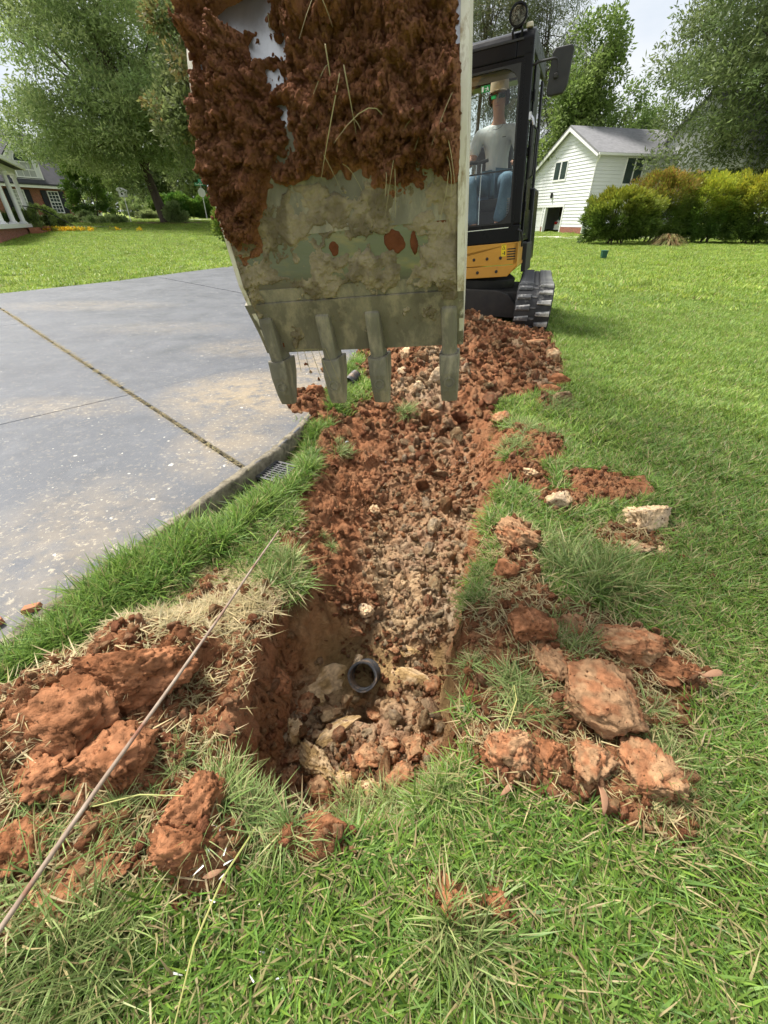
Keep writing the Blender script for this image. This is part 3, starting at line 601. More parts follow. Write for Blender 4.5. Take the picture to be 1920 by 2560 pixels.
# door hardware
m = MB(UM); m.tube([(.012, .05, .55), (.04, .05, .58), (.045, .05, 1.0), (.04, .05, 1.02), (.012, .05, 1.05)], .009, 8); m.build('grab_handle', M_PLA, EX, smooth=True)
m = MB(UM); m.tube([(.012, .35, .60), (.05, .36, .63), (.055, .36, 1.02), (.012, .35, 1.06)], .010, 8); m.build('grab_handle', M_PLA, EX, smooth=True)
m = MB(UM); m.box(.0, .022, .015, .10, 1.06, 1.12); m.tube([(.02, .03, 1.09), (.045, .0, 1.06), (.055, .0, 1.01)], .012, 8); m.build('door_latch', M_CHR, EX, smooth=True)
for z in (.30, .78, 1.22):
    m = MB(UM); m.box(-.002, .03, .115, .17, z, z + .07); m.tube([(.022, .12, z - .01), (.022, .12, z + .08)], .013, 8); m.build('door_hinge', M_BLK, EX)
m = MB(UM); m.box(-.005, .018, .19, .56, .06, CHT - .2); m.build('door_edge_rail', M_BLK, EX, bevel=.008)
m = MB(UM); m.tube([(-.02, -.004, .12), (.02, -.02, .10), (.035, .02, .02), (.03, .05, -.05)], .012, 8); m.build('hose_loop', M_PLA, EX, smooth=True)
# mirror
m = MB(UM); m.tube([(.005, .03, CHT - .27), (.06, .0, CHT - .262), (.20, .0, CHT - .262), (.23, .0, CHT - .275), (.24, .0, CHT - .31), (.235, .0, CHT - .36)], .011, 8); ma = m.build('mirror_arm', M_PLA, EX, smooth=True)
m = MB(UM); m.prism([(.20, CHT - .19), (.345, CHT - .19), (.368, CHT - .215), (.34, CHT - .47), (.305, CHT - .525), (.165, CHT - .525), (.15, CHT - .49), (.175, CHT - .22)][::-1], -.004, .055); mr_ = m.build('mirror_housing', M_PLA, EX, bevel=.014, seg=3)
m = MB(UM); m.box(.18, .33, .0555, .058, CHT - .50, CHT - .22); m.build('mirror_glass', M_CHR, mr_)
m = MB(UM); m.lathe([(.016, -.03), (.022, -.02), (.022, -.004)], (.228, .0, CHT - .39), 12, 'y'); m.build('mirror_joint', M_DARK, ma)
# work lamp on the roof
m = MB(UM); m.lathe([(.075, .05), (.085, .03), (.085, -.012), (.07, -.014), (.068, -.004)], (-.165, -.01, CHT + .085), 24, 'y'); wl_ = m.build('work_lamp', M_BLK, EX, smooth=True)
m = MB(UM); m.lathe([(.066, -.002), (.066, .004)], (-.165, -.012, CHT + .085), 24, 'y'); m.build('lamp_lens', mat('lamp_lens', (.55, .56, .5), (.25, .27, .22), scale=40, rough=.15, spec=.7, c3=(.08, .09, .07), t3=(.5, .55), scale3=30), wl_)
m = MB(UM); m.tube([(-.20, .02, CHT - .09), (-.21, -.01, CHT - .02), (-.20, .0, CHT + .0), (-.165, .0, CHT + .006), (-.13, .0, CHT + .0), (-.12, -.01, CHT - .02), (-.13, .02, CHT - .09)], .011, 8); m.build('lamp_bracket', M_BLK, wl_, smooth=True)
m = MB(UM); m.box(-.09, -.03, .03, .10, CHT - .0, CHT + .035); m.build('roof_bracket', M_PALE, EX, bevel=.01)

# ---- boom and arm (behind and above the bucket)
BM = frame((-.091, 1.271, .98), R(10.5), R(5))         # bucket frame, origin on the lip plate
p_base = UM @ Vector((-1.36, .0, .12)); p_peak = Vector((.16, 4.0, 3.35)); p_arm = Vector((.02, 2.75, 3.65)); p_top = Vector((.03, 3.0, 3.9)); p_pin = BM @ Vector((0, .30, .80)); p_pin2 = BM @ Vector((0, .42, .70))
def beam(name, pts, hs, wd, mt):
    m = MB(); v = []; f = []
    for i, p in enumerate(pts):
        d = (pts[min(i + 1, len(pts) - 1)] - pts[max(i - 1, 0)]).normalized(); s = Vector((1, .1, 0)).normalized(); s = (s - d * s.dot(d)).normalized(); u = s.cross(d).normalized(); h = hs[i]
        v += [p - s * wd - u * h, p + s * wd - u * h, p + s * wd + u * h, p - s * wd + u * h]
    for i in range(len(pts) - 1):
        for a in range(4): b = (a + 1) % 4; f.append((i * 4 + a, i * 4 + b, i * 4 + 4 + b, i * 4 + 4 + a))
    f += [(3, 2, 1, 0), tuple(len(pts) * 4 - 4 + k for k in range(4))]; m.add(v, f); return m.build(name, mt, EX, bevel=.012)
beam('boom', [p_base, p_base.lerp(p_peak, .5) + Vector((0, -.02, .14)), p_peak, p_arm], [.12, .17, .19, .10], .11, M_YEL)
beam('arm', [p_top, p_arm, p_arm.lerp(p_pin, .5), p_pin], [.07, .16, .13, .08], .09, M_YEL)
m = MB(); a, b = p_base + Vector((0, -.3, -.1)), p_base.lerp(p_peak, .62) + Vector((0, -.24, -.02)); m.tube([a, a.lerp(b, .6)], .055, 12); m.tube([a.lerp(b, .6), b], .03, 10); m.build('boom_cylinder', M_BLK, EX, smooth=True)
m = MB(); a, b = p_top + Vector((0, -.1, .12)), p_pin2 + Vector((0, .0, .35)); m.tube([a, a.lerp(b, .6)], .05, 12); m.tube([a.lerp(b, .6), b], .028, 10); m.build('bucket_cylinder', M_BLK, EX, smooth=True)
m = MB()
for s in (-.10, .10): m.tube([p_pin2 + Vector((s, 0, .35)), p_pin2 + Vector((s, .0, -.02))], .03, 8)
m.build('bucket_link', M_DARK, EX)

# ---- bucket
BW = .293
PROF = [(.066, -.150), (.042, -.09), (-.006, .0), (-.028, .05), (-.038, .12), (-.045, .19), (-.050, .26), (-.050, .32), (-.042, .38), (-.026, .44), (-.002, .50), (.030, .56), (.07, .62), (.13, .675), (.21, .71), (.31, .71)]
PR = np.array(PROF); PS = np.r_[0, np.cumsum(np.hypot(*np.diff(PR, axis=0).T))]
def prof_at(s):
    y = np.interp(s, PS, PR[:, 0]); z = np.interp(s, PS, PR[:, 1]); e = .01
    ty = np.interp(s + e, PS, PR[:, 0]) - np.interp(s - e, PS, PR[:, 0]); tz = np.interp(s + e, PS, PR[:, 1]) - np.interp(s - e, PS, PR[:, 1]); n = np.hypot(ty, tz)
    return y, z, -tz / n, ty / n            # point and outward normal (towards the viewer)
BK = None
def shell(name, s0, s1, mt, th=.014, x0=-BW, x1=BW, lift=0., parent=None):
    ss = np.linspace(s0, s1, max(2, int((s1 - s0) / .02) + 1)); y, z, ny, nz_ = prof_at(ss); m = MB(BM); v = []; n = len(ss)
    for i in range(n):
        a = (y[i] + ny[i] * lift, z[i] + nz_[i] * lift); b = (y[i] - ny[i] * th, z[i] - nz_[i] * th)
        v += [(x0, a[0], a[1]), (x1, a[0], a[1]), (x1, b[0], b[1]), (x0, b[0], b[1])]
    f = [(i * 4 + a, i * 4 + (a + 1) % 4, i * 4 + 4 + (a + 1) % 4, i * 4 + 4 + a) for i in range(n - 1) for a in range(4)] + [(3, 2, 1, 0), tuple((n - 1) * 4 + k for k in range(4))]
    m.add(v, f); return m.build(name, mt, parent, smooth=True)
s_lip, s_a, s_b, s_c = PS[2], PS[3], PS[5], PS[7]
BK = shell('bucket', s_c - .0, PS[-1], M_SILV, parent=EX); tag(BK, 'dug clay caked over a scratched steel bucket with four teeth')
shell('wear_plate', s_b - .04, s_c + .03, M_OLIVE, lift=.004, x0=-BW + .004, x1=BW - .004, parent=BK)
shell('heel_plate', s_a - .02, s_b - .038, M_TEAL, lift=.0, parent=BK)
shell('cutting_edge', 0, s_lip, M_OLIVE, th=.022, lift=.006, x0=-BW - .022, x1=BW + .012, parent=BK)
shell('lower_plate', s_lip + .001, s_a - .018, M_OLIVE, lift=.001, parent=BK)
# side plates follow the shell and reach back to the open mouth
for sx in (-1, 1):
    ss = np.linspace(0, PS[-1], 40); y, z, ny, nz_ = prof_at(ss); outl = [(y[i] + ny[i] * .006, z[i] + nz_[i] * .006) for i in range(40)] + [(.42, .62), (.44, .35), (.30, .05)]
    m = MB(BM); x0, x1 = (BW, BW + .012) if sx > 0 else (-BW - .012, -BW); m.prism(outl, x0 + .0004 * sx, x1, 'x'); m.build('side_plate', M_PALE, BK)
    m = MB(BM); x0, x1 = (BW - .004, BW + .020) if sx > 0 else (-BW - .03, -BW + .004); x1 = min(x1, BW + .013); v = []
    ss = np.linspace(s_lip, s_c + .5, 40); y, z, ny, nz_ = prof_at(ss)
    m2 = MB(BM); 
    for i in range(39): pass
    edge = [(x0, y[i] + ny[i] * .010, z[i] + nz_[i] * .010) for i in range(40)]
    m2.add(edge + [(x1, q[1] + .002, q[2]) for q in edge] + [(x1, q[1] + .03, q[2]) for q in edge] + [(x0, q[1] + .03, q[2]) for q in edge],
           [(i, i + 1, 40 + i + 1, 40 + i) for i in range(39)] + [(40 + i, 40 + i + 1, 80 + i + 1, 80 + i) for i in range(39)] + [(120 + i, 120 + i + 1, i + 1, i) for i in range(39)] + [(0, 40, 80, 120), (39, 159, 119, 79)])
    if sx > 0: m2.build('side_rib', M_PALE, BK)
# teeth: adapter welded on the lip, cap pushed over its nose
TEETH = [(-.272, .07), (-.095, .05), (.052, .02), (.266, .0)]
for tx, lean in TEETH:
    y0, z0, _, _ = prof_at(.075); ye, ze, _, _ = prof_at(.0); q = MB(BM); w0 = .0225
    q.hexa([(tx - w0 * .9, ye - .040, ze - .035), (tx + w0 * .9, ye - .040, ze - .035), (tx + w0 * .9, ye + .035, ze - .035), (tx - w0 * .9, ye + .035, ze - .035),
            (tx - w0, y0 - .034, z0 + .035), (tx + w0, y0 - .034, z0 + .035), (tx + w0, y0 + .008, z0 + .075), (tx - w0, y0 + .008, z0 + .075)])
    ad = q.build('tooth_adapter', M_OLIVE, BK, bevel=.010, seg=2)
    q = MB(BM); w1, w2 = .0285, .0245; zt = ze - .165; ya = ye - .044; top = ze - .022
    v = []
    for wz, wz_, yy0, yy1, zz in ((w1, w1, ya - .004, ye + .044, top), (w1 * .98, w1, ya - .005, ye + .036, top - .05), (w2 * 1.06, w2, ya + .004, ye + .012, top - .105), (w2, w2, ya + .018, ye - .006, zt)):
        v += [(tx - wz, yy0, zz + (.006 if zz == top else 0)), (tx, yy0 - .004, zz - (.006 if zz == top else 0)), (tx + wz, yy0, zz + (.006 if zz == top else 0)), (tx + wz, yy1, zz), (tx - wz, yy1, zz)]
    f = [(i * 5 + a, i * 5 + (a + 1) % 5, i * 5 + 5 + (a + 1) % 5, i * 5 + 5 + a) for i in range(3) for a in range(5)] + [(0, 4, 3, 2, 1), (15, 16, 17, 18, 19)]
    q.add(v, f); th_ = q.build('tooth', M_OLIVE, BK, bevel=.005)
    q = MB(BM); q.lathe([(.016, -.002), (.016, -.0055), (.012, -.006), (.0115, -.003)], (tx + .001, ya - .0015, top - .078), 16, 'y'); q.build('tooth_pin', M_OLIVE, BK)
# pin ears behind
for s in (-.11, .11):
    m = MB(BM); m.prism([(.16, .66), (.24, .80), (.33, .86), (.44, .80), (.47, .68), (.40, .60)], s - .012, s + .012, 'x'); m.build('hinge_ear', M_OLIVE, BK, bevel=.004)

# ---- clay caked on the back of the bucket
def caked(name, s0, s1, n_x, n_s, thick, mask_fn, colour, mt, seed, rough=1.):
    xs = np.linspace(-BW - .006, BW + .004, n_x); ss = np.linspace(s0, s1, n_s); x, s, f = grid(xs, ss); y, z, ny, nz_ = prof_at(s)
    p = np.stack([x, y, z], 1); mk = mask_fn(x, s)
    f1, c1 = worley(p * 19 + .25 * fbm(p * 40, 2, seed)[:, None], seed + 1); f2, c2 = worley(p * 55, seed + 2); f3, c3 = worley(p * 130, seed + 12)
    t = thick * (mk * (.75 + .55 * fbm(p * 11, 3, seed + 3) + .35 * (c1 - .5)) + rough * (.26 * (.55 - f1) * (c1 > .3) + .24 * (.5 - f2) * (.5 + c2) + .20 * (.5 - f3) * (.5 + c3) + .52 * fbm(p * 34, 5, seed + 4, .62)) * np.clip(mk * 1.5, 0, 1))
    hol = vnoise(p * 8.5, seed + 8); t = t - rough * thick * .55 * sst(.35, .7, hol) * mk
    t = np.where(mk > 0.02, t, -.01) - .004
    t = t * sst(0, .012, x + BW + .006) * sst(0, .02, BW + .004 - x) - .003 * (1 - sst(0, .012, x + BW + .006))
    ov = .009 * rough * fbm(p * 16, 3, seed + 6) * np.clip(mk, 0, 1); ov2 = .009 * rough * fbm(p * 18, 3, seed + 7) * np.clip(mk, 0, 1); edge_k = sst(0, .03, np.minimum(x + BW, BW - x))
    q = np.stack([x + ov * edge_k, y + ny * t, z + nz_ * t + ov2 - .25 * np.clip(t, 0, 1) * (rough > .5)], 1)
    q = np.array([tuple(BM @ Vector(k)) for k in q]) if False else (np.c_[q, np.ones(len(q))] @ np.array(BM).T)[:, :3]
    keep = (t[f] > -.0035).any(1)
    return q, f[keep], colour(p, c1), t, x, s
def m_clay(x, s):
    # lower boundary of the dirt on the shell, metal laid bare near the top left
    lo = np.interp(x, [-.31, -.27, -.22, -.16, -.05, .05, .12, .2, .31], [.285, .27, .29, .40, .415, .40, .375, .355, .36]); p = P3(x, s)
    lo = lo + .030 * fbm(p * 13, 3, 401) + .012 * fbm(p * 45, 2, 402)
    m = sst(0, .10, s - lo) * .85 + .15 * sst(0, .012, s - lo)
    m = m * (1 + .25 * sst(.45, .6, s))
    g = np.exp(-((((x + .165) * .9 + (s - .735) * .35) / .13) ** 2 + (((s - .745) - .28 * (x + .165)) / .027) ** 2)) + np.exp(-(((x + .15) / .05) ** 2 + ((s - .715) / .028) ** 2))
    g2 = np.exp(-(((x - .17) / .12) ** 2 + ((s - .845) / .03) ** 2)) + np.exp(-(((x + .29) / .04) ** 2 + ((s - .83) / .03) ** 2))
    return m * (1 - sst(.30, .62, g + g2 + .22 * fbm(p * 22, 3, 403)))
def c_clay(p, c1):
    a = sst(-.3, .4, fbm(p * 9, 3, 410))[:, None]; b = sst(-.2, .4, fbm(p * 30, 2, 411))[:, None]
    return np.array((.31, .135, .068)) * (1 - .5 * a) + np.array((.18, .070, .032)) * .5 * a + np.array((.03, .022, .014)) * b
q, f, c, t, x_, s_ = caked('clay', .25, PS[-1] - .02, 300, 330, .074, m_clay, c_clay, M_SOIL, 420)
o = tag(link('clay_cake', mesh('clay_cake', q, f, True, c), M_SOIL), 'thick dark red-brown crumbly clay stuck to the back of the raised bucket', 'soil')
CLAY_PTS = q[(t > .02)]
def m_mud(x, s):
    p = P3(x, s)
    a = np.exp(-(((s - .245) / .022) ** 2)) * .9 + np.exp(-(((s - .215 - .0 * x) / .03) ** 2)) * (x > -.05) * .7 + np.exp(-(((s - .35) / .05) ** 2)) * .75 + np.exp(-(((x - .02 - .4 * (.4 - s)) / .05) ** 2)) * (s < .42) * .8 * 0 + np.exp(-(((x + .085) / .045) ** 2)) * (s > .17) * (s < .42) * .85 + np.exp(-(((x - .285) / .04) ** 2)) * (s > .15) * .8 + np.exp(-(((x + .285) / .03) ** 2 + ((s - .15) / .05) ** 2)) * .7 + np.exp(-(((x + .19) / .035) ** 2 + ((s - .07) / .05) ** 2)) * .8 + np.exp(-(((x + .06) / .03) ** 2 + ((s - .14) / .05) ** 2)) * .8 + np.exp(-(((x - .235) / .02) ** 2 + ((s - .08) / .06) ** 2)) * .7
    return sst(.14, .44, a * .9 + .46 * fbm(p * 34, 5, 431, .62) + .18 * fbm(p * 7, 2, 432)) * (1 - sst(.42, .48, s))
def c_mud(p, c1):
    a = sst(-.3, .4, fbm(p * 20, 3, 440))[:, None]; return np.array((.31, .255, .17)) * (1 - a) + np.array((.18, .145, .095)) * a
q, f, c, t, x_, s_ = caked('mud', .01, .47, 320, 240, .015, m_mud, c_mud, M_MUD, 450, .75)
o = link('dried_mud', mesh('dried_mud', q - np.array(EX.location), f, True, c), M_MUD, BK)

def m_smear(x, s):
    p = P3(x, s); a = 0.
    for cx, cs, rx, rs in ((.135, .29, .035, .026), (.185, .285, .010, .03), (-.10, .40, .012, .03), (-.055, .41, .03, .025), (-.13, .375, .008, .02), (.02, .39, .03, .03), (-.255, .055, .014, .04), (.155, .135, .008, .016), (.14, .075, .007, .012), (.22, .40, .05, .03), (-.02, .285, .016, .02), (.255, .33, .02, .03)): a = np.maximum(a, np.exp(-(((x - cx) / rx) ** 2 + ((s - cs) / rs) ** 2)))
    return sst(.35, .6, a + .28 * fbm(p * 40, 3, 471))
q, f, c, t, x_, s_ = caked('smear', .01, .47, 280, 210, .008, m_smear, lambda p, c1: np.tile(np.array((.15, .052, .024)), (len(p), 1)), M_MUD, 480, .6)
o = link('red_clay_smear', mesh('red_clay_smear', q - np.array(EX.location), f, True, c), M_MUD, BK)
# ================================================================== operator
def skin(name, V, E, Rr, mt, parent, sub=2, M=None):
    me = bpy.data.meshes.new(name + '_bones'); me.from_pydata([tuple(M @ Vector(v)) if M else v for v in V], E, []); me.update()
    o = bpy.data.objects.new(name, me); COL.objects.link(o)
    md = o.modifiers.new('skin', 'SKIN'); md.use_smooth_shade = True; md.branch_smoothing = .4
    for i, r in enumerate(Rr):
        s = me.skin_vertices[0].data[i]; s.radius = (r, r) if isinstance(r, (int, float)) else r; s.use_root = (i == 0)
    sd = o.modifiers.new('sub', 'SUBSURF'); sd.levels = sub; sd.render_levels = sub
    dg = bpy.context.evaluated_depsgraph_get(); m2 = bpy.data.meshes.new_from_object(o.evaluated_get(dg)); COL.objects.unlink(o); bpy.data.objects.remove(o)
    if parent is not None:
        L_ = root_of(parent); m2.transform(Matrix.Translation(-L_))
    m2.polygons.foreach_set('use_smooth', np.ones(len(m2.polygons), bool)); m2.materials.clear()
    return link(name, m2, mt, parent)
M_SKIN = mat('skin', (.44, .235, .155), (.38, .19, .12), scale=14, rough=.55); M_TEE = mat('grey_white_cotton', (.60, .61, .61), (.50, .51, .52), scale=7, rough=.9, bump2=.012, bscale2=9, stretch=(3, 3, .7)); M_JEAN = mat('blue_denim', (.14, .235, .32), (.075, .14, .21), scale=6, rough=.9, bump=.001, bscale=300, bump2=.012, bscale2=10, c3=(.28, .38, .44), t3=(.58, .75), scale3=5)
M_HAIR = mat('dark_hair', (.018, .013, .010), rough=.6); M_CAP = mat('tan_cap', (.50, .40, .28), (.42, .33, .23), scale=9, rough=.9); M_BOOT = mat('brown_boot', (.10, .055, .03), (.07, .04, .025), rough=.7)
px = -.42
PM = UM @ Matrix.Translation((px, .55, .47)) @ Matrix.Scale(1.11, 4) @ Matrix.Translation((-px, -.55, -.42))
PB = PM @ Vector((px, .66, .46)); PERS = empty('person', PB)
tag(PERS, 'operator in grey-white tee, jeans, tan cap and green mirrored sunglasses, seated in the excavator cab', 'person')
B = [(px, .70, .56), (px, .70, .68), (px, .67, .84), (px, .64, .98), (px + .01, .61, 1.07), (px + .012, .585, 1.125), (px + .012, .565, 1.19), (px + .012, .56, 1.26), (px + .012, .57, 1.315),   # 0-8 spine, neck, head
     (px + .185, .64, .97), (px + .25, .57, .76), (px + .24, .41, .68), (px + .245, .36, .70), (px - .185, .64, .97), (px - .26, .57, .76), (px - .34, .41, .68), (px - .40, .37, .70),     # arms 9-16
     (px + .10, .66, .53), (px + .19, .27, .56), (px + .11, .24, .17), (px + .10, .15, .13), (px - .10, .66, .53), (px - .20, .27, .56), (px - .14, .24, .17), (px - .14, .15, .13)]        # legs 17-24
BE = [(0, 1), (1, 2), (2, 3), (3, 4), (4, 5), (5, 6), (6, 7), (7, 8), (3, 9), (9, 10), (10, 11), (11, 12), (3, 13), (13, 14), (14, 15), (15, 16), (0, 17), (17, 18), (18, 19), (19, 20), (0, 21), (21, 22), (22, 23), (23, 24)]
BR = [.13, .125, .13, .12, .066, .064, (.078, .084), (.084, .096), (.070, .084), .06, .045, .032, .030, .06, .045, .032, .030, .085, .06, .04, .04, .085, .06, .04, .04]
# hands: palm plus five bent fingers closing on the joystick
V, E_, Rr = list(B), list(BE), list(BR)
for wri, sx in ((12, 1), (16, -1)):
    w0 = Vector(V[wri])
    for k, (ox, ln) in enumerate(((-.022, .060), (-.007, .068), (.008, .064), (.022, .052))):
        a = w0 + Vector((ox * sx, -.035, -.004)); b = a + Vector((0, -ln * .5, -.012)); c = b + Vector((0, -.004, -ln * .45))
        i = len(V); V += [tuple(a), tuple(b), tuple(c)]; E_ += [(wri, i), (i, i + 1), (i + 1, i + 2)]; Rr += [.011, .009, .008]
    a = w0 + Vector((-.03 * sx, -.01, .0)); b = a + Vector((-.012 * sx, -.03, -.012)); i = len(V); V += [tuple(a), tuple(b)]; E_ += [(wri, i), (i, i + 1)]; Rr += [.012, .010]
skin('body', V, E_, Rr, M_SKIN, PERS, 2, PM)
skin('tee_shirt', [(px, .70, .55), (px, .69, .68), (px, .665, .84), (px, .635, .975), (px + .01, .62, 1.045), (px + .185, .635, .985), (px + .255, .585, .80), (px - .185, .635, .985), (px - .262, .585, .80)],
     [(0, 1), (1, 2), (2, 3), (3, 4), (3, 5), (5, 6), (3, 7), (7, 8)], [(.165, .145), (.158, .14), (.162, .142), (.138, .128), .072, .088, .075, .088, .075], M_TEE, PERS, 2, PM)
skin('jeans', [(px, .68, .53), (px + .105, .60, .54), (px + .20, .265, .565), (px + .16, .255, .36), (px + .115, .25, .17), (px - .105, .60, .54), (px - .21, .265, .565), (px - .17, .255, .36), (px - .145, .25, .17)],
     [(0, 1), (1, 2), (2, 3), (3, 4), (0, 5), (5, 6), (6, 7), (7, 8)], [.15, .108, .088, .076, .078, .108, .088, .076, .078], M_JEAN, PERS, 2, PM)
for s in (.10, -.14): skin('boot', [(px + s, .26, .13), (px + s, .20, .12), (px + s, .09, .11)], [(0, 1), (1, 2)], [.055, .05, .042], M_BOOT, PERS, 2, PM)
hx = px + .012
m = MB(PM); m.lathe([(.092, 1.275), (.093, 1.30), (.090, 1.345), (.076, 1.395), (.045, 1.420), (.012, 1.428)], (hx, .568, 0), 22); cap = m.build('cap', M_CAP, PERS, smooth=True)
m = MB(PM); v = []
for k in range(9): t = R(200 + 17.5 * k); v += [(hx + .091 * math.cos(t), .568 + .091 * math.sin(t), 1.279), (hx + .088 * math.cos(t), .562 + .160 * math.sin(t), 1.262 + .008 * abs(math.cos(t)))]
m.add(v + [(q[0], q[1], q[2] + .006) for q in v], [(2 * k, 2 * k + 1, 2 * k + 3, 2 * k + 2) for k in range(8)] + [(18 + 2 * k + 2, 18 + 2 * k + 3, 18 + 2 * k + 1, 18 + 2 * k) for k in range(8)] + [(2 * k + 1, 18 + 2 * k + 1, 18 + 2 * k + 3, 2 * k + 3) for k in range(8)]); m.build('cap_brim', M_CAP, cap)
M_LENS = mat('green_mirror_lens', (.03, .42, .10), (.01, .16, .06), scale=30, rough=.08, metal=.9)
m = MB(PM)
for sx in (-1, 1): m.hexa([(hx + sx * .010, .466, 1.218), (hx + sx * .066, .492, 1.222), (hx + sx * .066, .498, 1.222), (hx + sx * .010, .472, 1.218), (hx + sx * .008, .464, 1.252), (hx + sx * .070, .492, 1.254), (hx + sx * .070, .498, 1.254), (hx + sx * .008, .470, 1.252)])
sg = m.build('sunglasses', M_LENS, PERS, bevel=.003)
m = MB(PM); m.tube([(hx - .074, .56, 1.25), (hx - .072, .494, 1.252), (hx, .462, 1.255), (hx + .072, .494, 1.252), (hx + .074, .56, 1.25)], .006, 6); m.build('glasses_frame', M_INK, sg)
m = MB(PM); m.add([(hx - .012, .475, 1.19), (hx + .012, .475, 1.19), (hx, .452, 1.192), (hx - .006, .470, 1.235), (hx + .006, .470, 1.235)], [(0, 2, 3), (2, 1, 4), (2, 4, 3), (0, 1, 2)]); m.build('nose', M_SKIN, PERS, smooth=True)
m = MB(PM); m.tube([(hx - .022, .487, 1.168), (hx, .479, 1.170), (hx + .022, .487, 1.168)], [.003, .006, .003], 6); m.build('mouth', mat('lips', (.36, .14, .11), rough=.5), PERS, smooth=True)
for sx in (-1, 1): m = MB(PM); m.lathe([(.006, -.008), (.018, -.003), (.018, .003), (.006, .008)], (hx + sx * .080, .568, 1.225), 10, 'x'); m.build('ear', M_SKIN, PERS, smooth=True)
m = MB(PM)
for k in range(26): t = R(-25 + 230 * k / 25); m.tube([(hx + .083 * math.cos(t), .575 + .085 * math.sin(t), 1.285), (hx + .094 * math.cos(t), .575 + .094 * math.sin(t), 1.25), (hx + .088 * math.cos(t * 1.01), .575 + .09 * math.sin(t), 1.20 + .02 * math.sin(k * 2.1))], [.014, .016, .006], 6)
m.build('hair', M_HAIR, PERS, smooth=True)
m = MB(PM); m.tube([(hx + .068 * math.cos(t), .545 - .075 * math.sin(t), 1.055 - .07 * math.sin(t)) for t in np.linspace(.2, 2.94, 12)], .0025, 5); m.build('necklace', M_CHR, PERS)
m = MB(PM); m.box(px + .075, px + .115, .486, .4872, .918, .923); m.build('chest_print', M_INK, PERS)
m = MB(PM); m.tube([(px + .245, .43, .70), (px + .242, .405, .69)], .042, 12); m.build('black_wristwatch', M_INK, PERS, smooth=True)

# ================================================================== drain parts, rod and small finds
M_BPIPE = mat('black_corrugated_pipe', (.022, .023, .026), (.045, .045, .047), scale=25, rough=.55, spec=.5, bump=.001, bscale=90, c3=(.19, .12, .07), t3=(.52, .66), scale3=12)
def corrugated(name, p0, p1, r, label, cat):
    root = empty(name, p0); tag(root, label, cat); a, b = Vector(p0), Vector(p1); d = (b - a); L_ = d.length; q = d.to_track_quat('Z', 'Y').to_matrix().to_4x4(); M = Matrix.Translation(a) @ q
    n = int(L_ / .005); prof = [(r * .93, 0)] + [(r * (.955 + .05 * math.cos(i * .005 / .019 * 2 * math.pi)), i * .005) for i in range(n)]; inn = [(max(q[0] - .006, .01), q[1]) for q in prof[::-1]]
    m = MB(M); pr = prof + inn; N_ = 28; v = []; f = []
    for rr, h in pr:
        for k in range(N_): t = 2 * math.pi * k / N_; w_ = 1 + .03 * math.cos(2 * t); v.append((rr * math.cos(t) * w_, rr * math.sin(t) / w_, h))
    K_ = len(pr)
    for i in range(K_): f += [(i * N_ + k, i * N_ + (k + 1) % N_, ((i + 1) % K_) * N_ + (k + 1) % N_, ((i + 1) % K_) * N_ + k) for k in range(N_)]
    m.add(v, f); m.build('pipe_wall', M_BPIPE, root, smooth=True)
    return root
corrugated('drain_pipe', (-.088, .985, -.355), (-.050, 1.16, -.56), .059, 'black corrugated drain pipe mouth sticking out of the clay in the hole', 'pipe')
corrugated('pipe_offcut', (-.30, 3.42, .05), (-.24, 3.62, .06), .045, 'black corrugated pipe end beside the driveway behind the bucket teeth', 'pipe')
# catch basin with its slotted grate, at the foot of the slab
GM = Matrix.Translation((-.592, 2.05, -.018)) @ Matrix.Rotation(R(-25), 4, 'Z') @ Matrix.Rotation(R(3), 4, 'X')
M_GRATE = mat('grey_black_plastic', (.085, .085, .09), (.06, .06, .064), scale=12, rough=.5, c3=(.16, .14, .11), t3=(.58, .75), scale3=30)
gr = empty('catch_basin', (-.592, 2.05, -.1)); tag(gr, 'small square drain basin with a slotted plastic grate beside the driveway edge', 'drain')
S_ = .095; m = MB(GM)
for a, b, c, d_ in ((-S_, S_, -S_, -S_ + .014), (-S_, S_, S_ - .014, S_), (-S_, -S_ + .014, -S_ + .014, S_ - .014), (S_ - .014, S_, -S_ + .014, S_ - .014)): m.box(a, b, c, d_, -.012, .008)
gf = m.build('grate_frame', M_GRATE, gr, bevel=.002)
for k in range(7): y = -S_ + .014 + (k + 1) * (2 * S_ - .028) / 8; m = MB(GM); m.box(-S_ + .0145, S_ - .0145, y - .0045, y + .0045, -.010, .006); m.build('grate_bar', M_GRATE, gr)
for k in (-1, 0, 1): m = MB(GM); m.box(k * .045 - .004, k * .045 + .004, -S_ + .0145, S_ - .0145, -.012, .0045); m.build('grate_cross_bar', M_GRATE, gr)
m = MB(GM); 
for a, b, c, d_ in ((-S_, S_, -S_, -S_ + .01), (-S_, S_, S_ - .01, S_), (-S_, -S_ + .01, -S_, S_), (S_ - .01, S_, -S_, S_)): m.box(a, b, c, d_, -.14, -.013)
m.box(-S_, S_, -S_, S_, -.15, -.141); m.build('basin_box', M_INK, gr)
